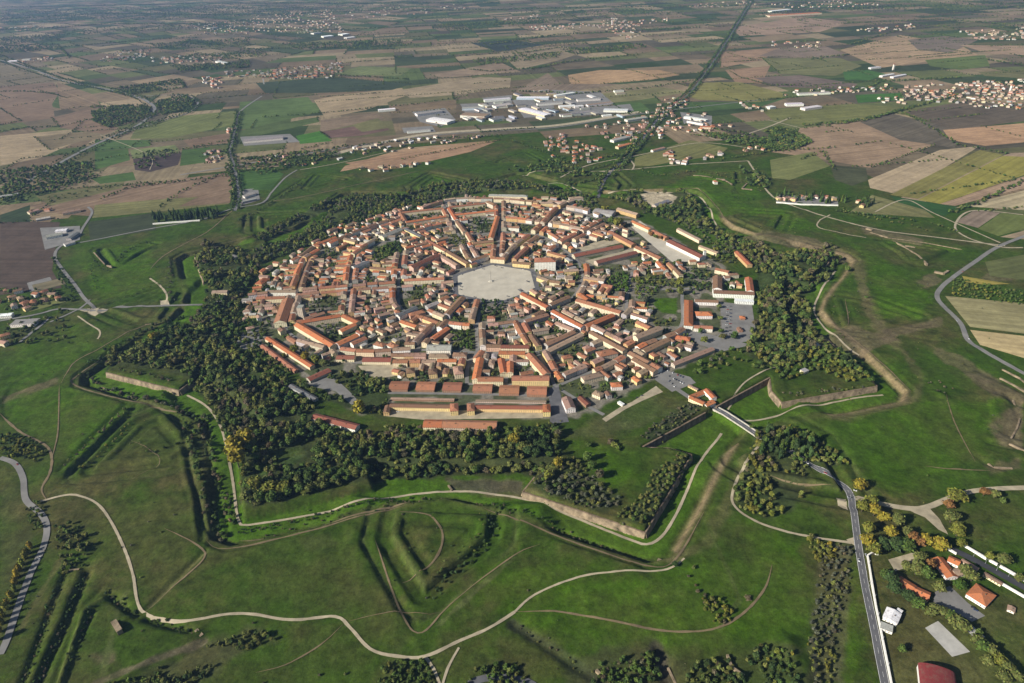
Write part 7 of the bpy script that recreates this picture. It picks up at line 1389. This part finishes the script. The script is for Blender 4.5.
def vlist(pts, nm, rn=None):
    for x_, y_ in pts:
        x, y = G(x_, y_)
        VH.append(dict(x=x, y=y, L=vr.uniform(13, 18), W=vr.uniform(10, 12.5), rz=vr.uniform(0, 3.1), h=vr.choice([5.5, 6.5, 7]), roof=vr.choice(['gable', 'hip']), rn=rn or vr.choice(['dusty pink', 'terracotta', 'tan', 'brown']), wn=vr.choice(['white', 'cream', 'pink', 'yellow']), kind='v', where=nm, big=False, rise=None, label=None, name='village_house', cat='house', group='houses of the ' + nm))
vlist([(7, 292), (13, 299), (21, 300), (26, 305), (15, 308), (37, 296), (34, 304), (45, 301), (59, 300), (53, 296), (28, 310), (6, 338), (5, 345), (-2, 303), (45, 294), (19, 293)], 'western suburb')
vlist([(362, 169), (371, 171), (386, 171.5), (393, 168), (403, 166.5), (411, 167), (416, 164.5), (428, 164), (381, 168)], 'hamlet under the brown field')
vlist([(715, 184), (32, 213), (48, 211), (801, 198), (808, 199), (816, 198), (826, 198), (833, 200), (859, 203), (862, 207), (779, 200), (786, 200), (793, 201)], 'cemetery')
VH[-11]['where'] = 'cemetery'
village([(543, 140), (560, 134), (600, 148), (605, 158), (582, 166), (550, 156)], 42, 'hamlet west of the straight road', pal=['orange', 'terracotta', 'dusty pink', 'orange'])
village([(580, 128), (625, 121), (650, 112), (668, 98), (690, 100), (680, 116), (655, 138), (630, 150), (612, 142)], 75, 'straight roadside village')
village([(660, 122), (700, 112), (735, 128), (715, 134), (680, 132), (655, 142)], 30, 'straight roadside village')
village([(330, 152), (400, 140), (470, 134), (480, 138), (420, 148), (340, 160)], 30, 'station suburb', pal=['white', 'dusty pink', 'grey', 'tan'])
village([(250, 160), (300, 155), (330, 152), (325, 165), (270, 168)], 12, 'station suburb')
village([(905, 86), (960, 83), (1026, 80), (1026, 108), (960, 103), (920, 102), (905, 95)], 155, 'eastern village', (9, 17), ['orange', 'tan', 'dusty pink', 'tan', 'brown', 'terracotta'])
village([(768, 92), (840, 88), (905, 84), (905, 90), (850, 94), (770, 98)], 34, 'eastern ribbon village'); village([(878, 98), (905, 98), (905, 104), (880, 104)], 10, 'eastern ribbon village'); village([(950, 102), (1020, 106), (1020, 110), (980, 108)], 14, 'eastern village')
village([(700, 156), (720, 152), (722, 156), (704, 160)], 5, 'farms north of the fortress'); village([(664, 160), (690, 158), (690, 164), (668, 166)], 7, 'farms north of the fortress'); village([(735, 150), (768, 146), (768, 150), (740, 154)], 4, 'farms north of the fortress'); village([(990, 100), (1, 1), (1, 2)], 0, 'x')
village([(735, 100), (768, 108), (765, 112), (738, 110)], 8, 'farms east of the straight road'); village([(205, 152), (220, 150), (222, 164), (208, 164)], 12, 'hamlet by the northwest road'); village([(225, 128), (235, 128), (235, 133), (226, 133)], 4, 'hamlet by the northwest road')
NV = len(VH)
for pl, n in (([(95, 62), (115, 52), (150, 50), (150, 58), (110, 62)], 50), ([(150, 58), (225, 54), (225, 62), (155, 64)], 55), ([(200, 78), (222, 78), (222, 90), (205, 86)], 25), ([(225, 72), (256, 70), (256, 78), (228, 78)], 16), ([(185, 26), (256, 18), (256, 34), (210, 35)], 90), ([(256, 16), (330, 10), (350, 35), (256, 32)], 190), ([(256, 72), (345, 62), (340, 78), (262, 80)], 120),
               ([(0, 28), (30, 26), (70, 26), (20, 32)], 30), ([(10, 66), (50, 56), (55, 60), (20, 62)], 14), ([(525, 27), (590, 23), (590, 28), (530, 31)], 45), ([(590, 26), (612, 18), (640, 24), (640, 36), (625, 40), (612, 32)], 95), ([(640, 20), (672, 18), (672, 23), (640, 24)], 16), ([(770, 42), (820, 42), (820, 48), (772, 48)], 20), ([(855, 30), (920, 24), (920, 30), (860, 32)], 30), ([(960, 32), (1026, 28), (1026, 40), (980, 40)], 55),
               ([(690, 4), (760, 1), (760, 6), (690, 8)], 40), ([(768, 4), (840, 1), (900, 6), (780, 8)], 50), ([(340, 10), (460, 4), (470, 10), (350, 20)], 60), ([(660, 155), (672, 152), (672, 158)], 4), ([(500, 20), (540, 14), (540, 20)], 12), ([(0, 228), (1, 228), (1, 229)], 0), ([(940, 86), (1026, 60), (1026, 62), (950, 88)], 0)):
    village(pl, n, 'far villages', (10, 18), ['orange', 'dusty pink', 'tan', 'grey', 'terracotta', 'brown'])
VH = [b for b in VH if -20 < PIX(b['x'], b['y'])[0] < 1040]
near_v = VH[:NV]; near_v.sort(key=appsize, reverse=True); keep = near_v[:240]; restv = near_v[240:] + VH[NV:]
cv = {}
for b in sorted(keep, key=lambda q: PIX(q['x'], q['y'])[0]):
    key = (b['where'], b['rn'], b['wn']); cv[key] = cv.get(key, 0) + 1
    b['label'] = '%s %s roofed house, %s from west, %s %s' % (b['wn'], b['rn'], ordn(cv[key]), 'by the' if b['where'] == 'cemetery' else 'in the', b['where']); emit(b)
mass('village_houses', restv, 'small houses of distant villages scattered over the hazy plain', 'houses', 'far village houses')
HT = []
for b in VH:                                 # garden trees between the village houses
  for _k in range(2):
    if te.random() < .8: h = te.uniform(5, 10); HT.append([b['x'] + te.uniform(-16, 16), b['y'] + te.uniform(-16, 16), h, h * .5, 'round', te.choice(['dark green', 'green', 'olive', 'dark green']), '', None])
for x_, y_ in [(te.uniform(0, 70), te.uniform(290, 345)) for _ in range(60)]: x, y = G(x_, y_); h = te.uniform(6, 11); HT.append([x, y, h, h * .5, 'round', te.choice(['dark green', 'green', 'olive']), '', None])
tree_mass('garden_trees', HT, MID, 'garden trees and shrubs among the houses outside the fortress', 'garden trees', 'village gardens', False)
for i, (x_, y_, h_, lab) in enumerate([(264, 84, 30, 'pale bell tower of the village beyond the dark field'), (612, 25, 38, 'pale bell tower rising from the northern village'), (893, 70, 26, 'white chapel tower in the eastern fields'), (1010, 92, 26, 'bell tower of the eastern village')]):
    x, y = G(x_, y_); HOUSES.append(dict(x=x, y=y, L=7, W=7, rz=.3, h=h_, roof='hip', rn='terracotta', wn='white', kind='', where='', big=True, rise=5, label=lab, name='bell_tower', cat='tower', group=None)); emit(HOUSES.pop())

# ------------------------------------------------------------------ cars, lamps, the flagpole of the square
def box(x0, x1, y0, y1, z0, z1, t=0.0):
    return ([(x0, y0, z0), (x1, y0, z0), (x1, y1, z0), (x0, y1, z0), (x0 + t, y0 + t * .5, z1), (x1 - t, y0 + t * .5, z1), (x1 - t, y1 - t * .5, z1), (x0 + t, y1 - t * .5, z1)], [(3, 2, 1, 0), (4, 5, 6, 7), (0, 1, 5, 4), (1, 2, 6, 5), (2, 3, 7, 6), (3, 0, 4, 7)])
def join(parts):
    V, Fs = [], []
    for v, f in parts: k = len(V); V += v; Fs += [tuple(i + k for i in q) for q in f]
    return V, Fs
CARC = {'white': (0.75, 0.75, 0.74), 'silver': (0.42, 0.43, 0.45), 'black': (0.02, 0.02, 0.022), 'dark blue': (0.03, 0.05, 0.12), 'red': (0.35, 0.03, 0.02), 'grey': (0.16, 0.165, 0.17)}
cbody = {k: join([box(-2.15, 2.15, -.88, .88, .28, .85, .06)]) for k in CARC}
carm = {}
for k, c in CARC.items():
    me = mesh('body', *cbody[k]); me.materials.append(simple('car_' + k.replace(' ', '_'), c, .03, 1, .3, .5)); carm[k] = me
cabin = mesh('cabin', *join([box(-1.3, 1.0, -.78, .78, .851, 1.42, .38)])); cabin.materials.append(M['glass'])
wv, wf = [], []
for k in range(10): a = 2 * math.pi * k / 10; wv += [(.33 * math.cos(a), -.1, .33 * math.sin(a)), (.33 * math.cos(a), .1, .33 * math.sin(a))]
for k in range(10): j = (k + 1) % 10; wf.append((2 * k, 2 * j, 2 * j + 1, 2 * k + 1))
wf += [tuple(range(0, 20, 2))[::-1], tuple(range(1, 20, 2))]
wheel = mesh('wheel', wv, wf); wheel.materials.append(M['rubber'])
vc = {}
cr = random.Random(4)
def car(px, py, rz, colr, where, fam='cars', name='parked_car'):
    x, y = G(px, py); key = (colr, where); vc.setdefault(key, []).append(1); n = len(vc[key])
    root = empty(name, (x, y, hz(x, y) + .5 if math.hypot(x - CX, y - CY) < 1100 else .95), rz, '%s car %s, %s of that colour' % (colr, where, ordn(n)), 'car', fam)
    link('body', carm[colr], None, root); link('cabin', cabin, None, root)
    for a, b in ((1.35, .8), (1.35, -.8), (-1.35, .8), (-1.35, -.8)): w_ = link('wheel', wheel, None, root); w_.location = (a, b, .33)
CL = ['white', 'silver', 'white', 'grey', 'black', 'dark blue', 'white', 'red']
for r0, r1, n, wh in (((728, 305), (726, 336), 10, 'in the hospital car park'), ((731, 305), (730, 336), 9, 'in the hospital car park'), ((735, 303), (751, 304), 7, 'in the hospital car park'), ((664, 369), (684, 378), 8, 'in the gate car park'), ((668, 376), (684, 384), 7, 'in the gate car park'), ((660, 372), (676, 388), 6, 'in the gate car park')):
    for k in range(n):
        t = (k + .5) / n; x_, y_ = r0[0] + (r1[0] - r0[0]) * t, r0[1] + (r1[1] - r0[1]) * t
        if cr.random() < .85: car(x_, y_, math.atan2(r1[1] - r0[1], r1[0] - r0[0]) * -1 + math.pi / 2, cr.choice(CL), wh, 'cars parked ' + wh)
for x_, y_, rz, c, wh in ((903.5, 561.5, .4, 'black', 'under the villa trees'), (907, 563.5, .5, 'dark blue', 'under the villa trees'), (973, 608, 2.5, 'black', 'on the grey forecourt'), (975.5, 610.5, 2.5, 'dark blue', 'on the grey forecourt'), (855, 491, -.6, 'white', 'turning at the road junction'), (849, 497, -.9, 'silver', 'at the road junction'), (960, 286, .7, 'grey', 'on the bend of the east road'), (866, 556, 1.6, 'silver', 'driving on the main road'),
                     (46, 317, .2, 'white', 'beside the western suburb road'), (51, 318, .2, 'black', 'beside the western suburb road'), (39, 319, .2, 'white', 'beside the western suburb road'), (243, 336, .3, 'white', 'in the western parking'), (247, 338, .3, 'grey', 'in the western parking'), (398, 412, .1, 'white', 'in the gravel yard of the barracks'), (530, 412, .1, 'black', 'in the gravel yard of the barracks'), (524, 412, .1, 'dark blue', 'in the gravel yard of the barracks'), (637, 398, .4, 'black', 'on the sandy car park below the town'), (642, 396, .4, 'grey', 'on the sandy car park below the town')):
    car(x_, y_, rz, c, wh)
for nm_, P_, n_ in (('on the motorway', ROADS[0][1], 14), ('on the straight northern road', ROADS[11][1], 8), ('on the northwest road', ROADS[2][1], 6), ('on the east road', ROADS[13][1], 4), ('on the main road', ROADS[16][1], 5), ('on the grey southwest road', ROADS[3][1], 2)):
    for k in range(n_):
        i = cr.randrange(len(P_) - 1); t = cr.random(); a_, b_ = G(*P_[i]), G(*P_[i + 1]); an = math.atan2(b_[1] - a_[1], b_[0] - a_[0]); s_ = cr.choice([-1, 1]) * 2.2
        u, v, _ = PIX(a_[0] + (b_[0] - a_[0]) * t - math.sin(an) * s_, a_[1] + (b_[1] - a_[1]) * t + math.cos(an) * s_); car(u, v, an, cr.choice(['white', 'silver', 'white', 'grey', 'red']), nm_, 'cars ' + nm_, 'moving_car')
for k in range(22):
    a = cr.uniform(0, 360); r_ = cr.uniform(84, 94); p = PO(r_, a); u, v, _ = PIX(*p)
    if True: car(u, v, R(a) + 1.57, cr.choice(['black', 'grey', 'dark blue', 'silver', 'white']), 'round the edge of the square', 'cars round the square')
lampm = mesh('pole', *join([box(-.1, .1, -.1, .1, 0, 9, .03)])); lampm.materials.append(M['metal']); armm = mesh('arm', *join([box(0, 2.2, -.06, .06, 8.7, 8.85)])); armm.materials.append(M['metal']); headm = mesh('lamp_head', *join([box(1.6, 2.6, -.18, .18, 8.55, 8.7)])); headm.materials.append(M['white'])
for i, (x_, y_) in enumerate([(867, 545), (868.5, 566), (869.5, 586), (874, 600), (877.5, 618), (882, 642), (887.5, 668), (973, 557), (985, 564), (996, 571), (1008, 577)]):
    x, y = G(x_, y_); rt = empty('street_lamp', (x, y, hz(x, y)), math.pi if i < 7 else -1.2, 'street lamp, %s %s' % (ordn(i + 1 if i < 7 else i - 6), 'counted down the main road verge' if i < 7 else 'counted down the dark lane'), 'street lamp', 'street lamps')
    link('pole', lampm, None, rt); link('arm', armm, None, rt); link('lamp_head', headm, None, rt)
x, y = G(491, 281.5); rt = empty('flagpole', (x, y, .3), 0, 'tall dark flagpole on a stone base in the middle of the square', 'flagpole')
solid('pole', [box(-.28, .28, -.28, .28, 2.4, 24, .12)], M['bark'], rt); st_ = []
for k in range(3):
    r0 = 6 - k * 1.4; v = [(r0 * math.cos(R(60 * i)), r0 * math.sin(R(60 * i)), z) for z in (k * .8, k * .8 + .8) for i in range(6)]
    st_.append((v, [tuple(range(6))[::-1], tuple(range(6, 12))] + [(i, (i + 1) % 6, 6 + (i + 1) % 6, 6 + i) for i in range(6)]))
solid('stone_base', st_, M['stone'], rt)
# small umbrellas, kiosks and people-sized dots of the square are market stalls with canvas tops
for k in range(14):
    a = cr.uniform(0, 360); r_ = cr.uniform(66, 84); p = PO(r_, a); rt = empty('cafe_parasol', (p[0], p[1], .35), cr.uniform(0, 1), 'grey cafe parasol open near the rim of the square paving', 'parasol', 'cafe parasols on the square')
    solid('post', [box(-.06, .06, -.06, .06, 0, 2.6)], M['metal'], rt); solid('canopy', [([(-1.8, -1.8, 2.2), (1.8, -1.8, 2.2), (1.8, 1.8, 2.2), (-1.8, 1.8, 2.2), (0, 0, 3.0)], [(3, 2, 1, 0), (0, 1, 4), (1, 2, 4), (2, 3, 4), (3, 0, 4)])], M['asphalt'], rt)

# ------------------------------------------------------------------ air
m = bpy.data.materials.new('haze'); m.use_nodes = True; nn = m.node_tree.nodes
for q in list(nn):
    if q.type == 'BSDF_PRINCIPLED': nn.remove(q)
pv = nn.new('ShaderNodeVolumePrincipled'); pv.inputs['Color'].default_value = (0.36, 0.58, 1.0, 1); pv.inputs['Density'].default_value = 3.0e-5; pv.inputs['Anisotropy'].default_value = 0.15
m.node_tree.links.new(pv.outputs[0], [q for q in nn if q.type == 'OUTPUT_MATERIAL'][0].inputs['Volume'])
Bx = 80000.0; V, Fs = box(-Bx, Bx, -Bx, Bx, float(GZ.min()) - 3, 668)
hz_o = link('haze', mesh('haze', V, Fs), m); tag(hz_o, kind='stuff')
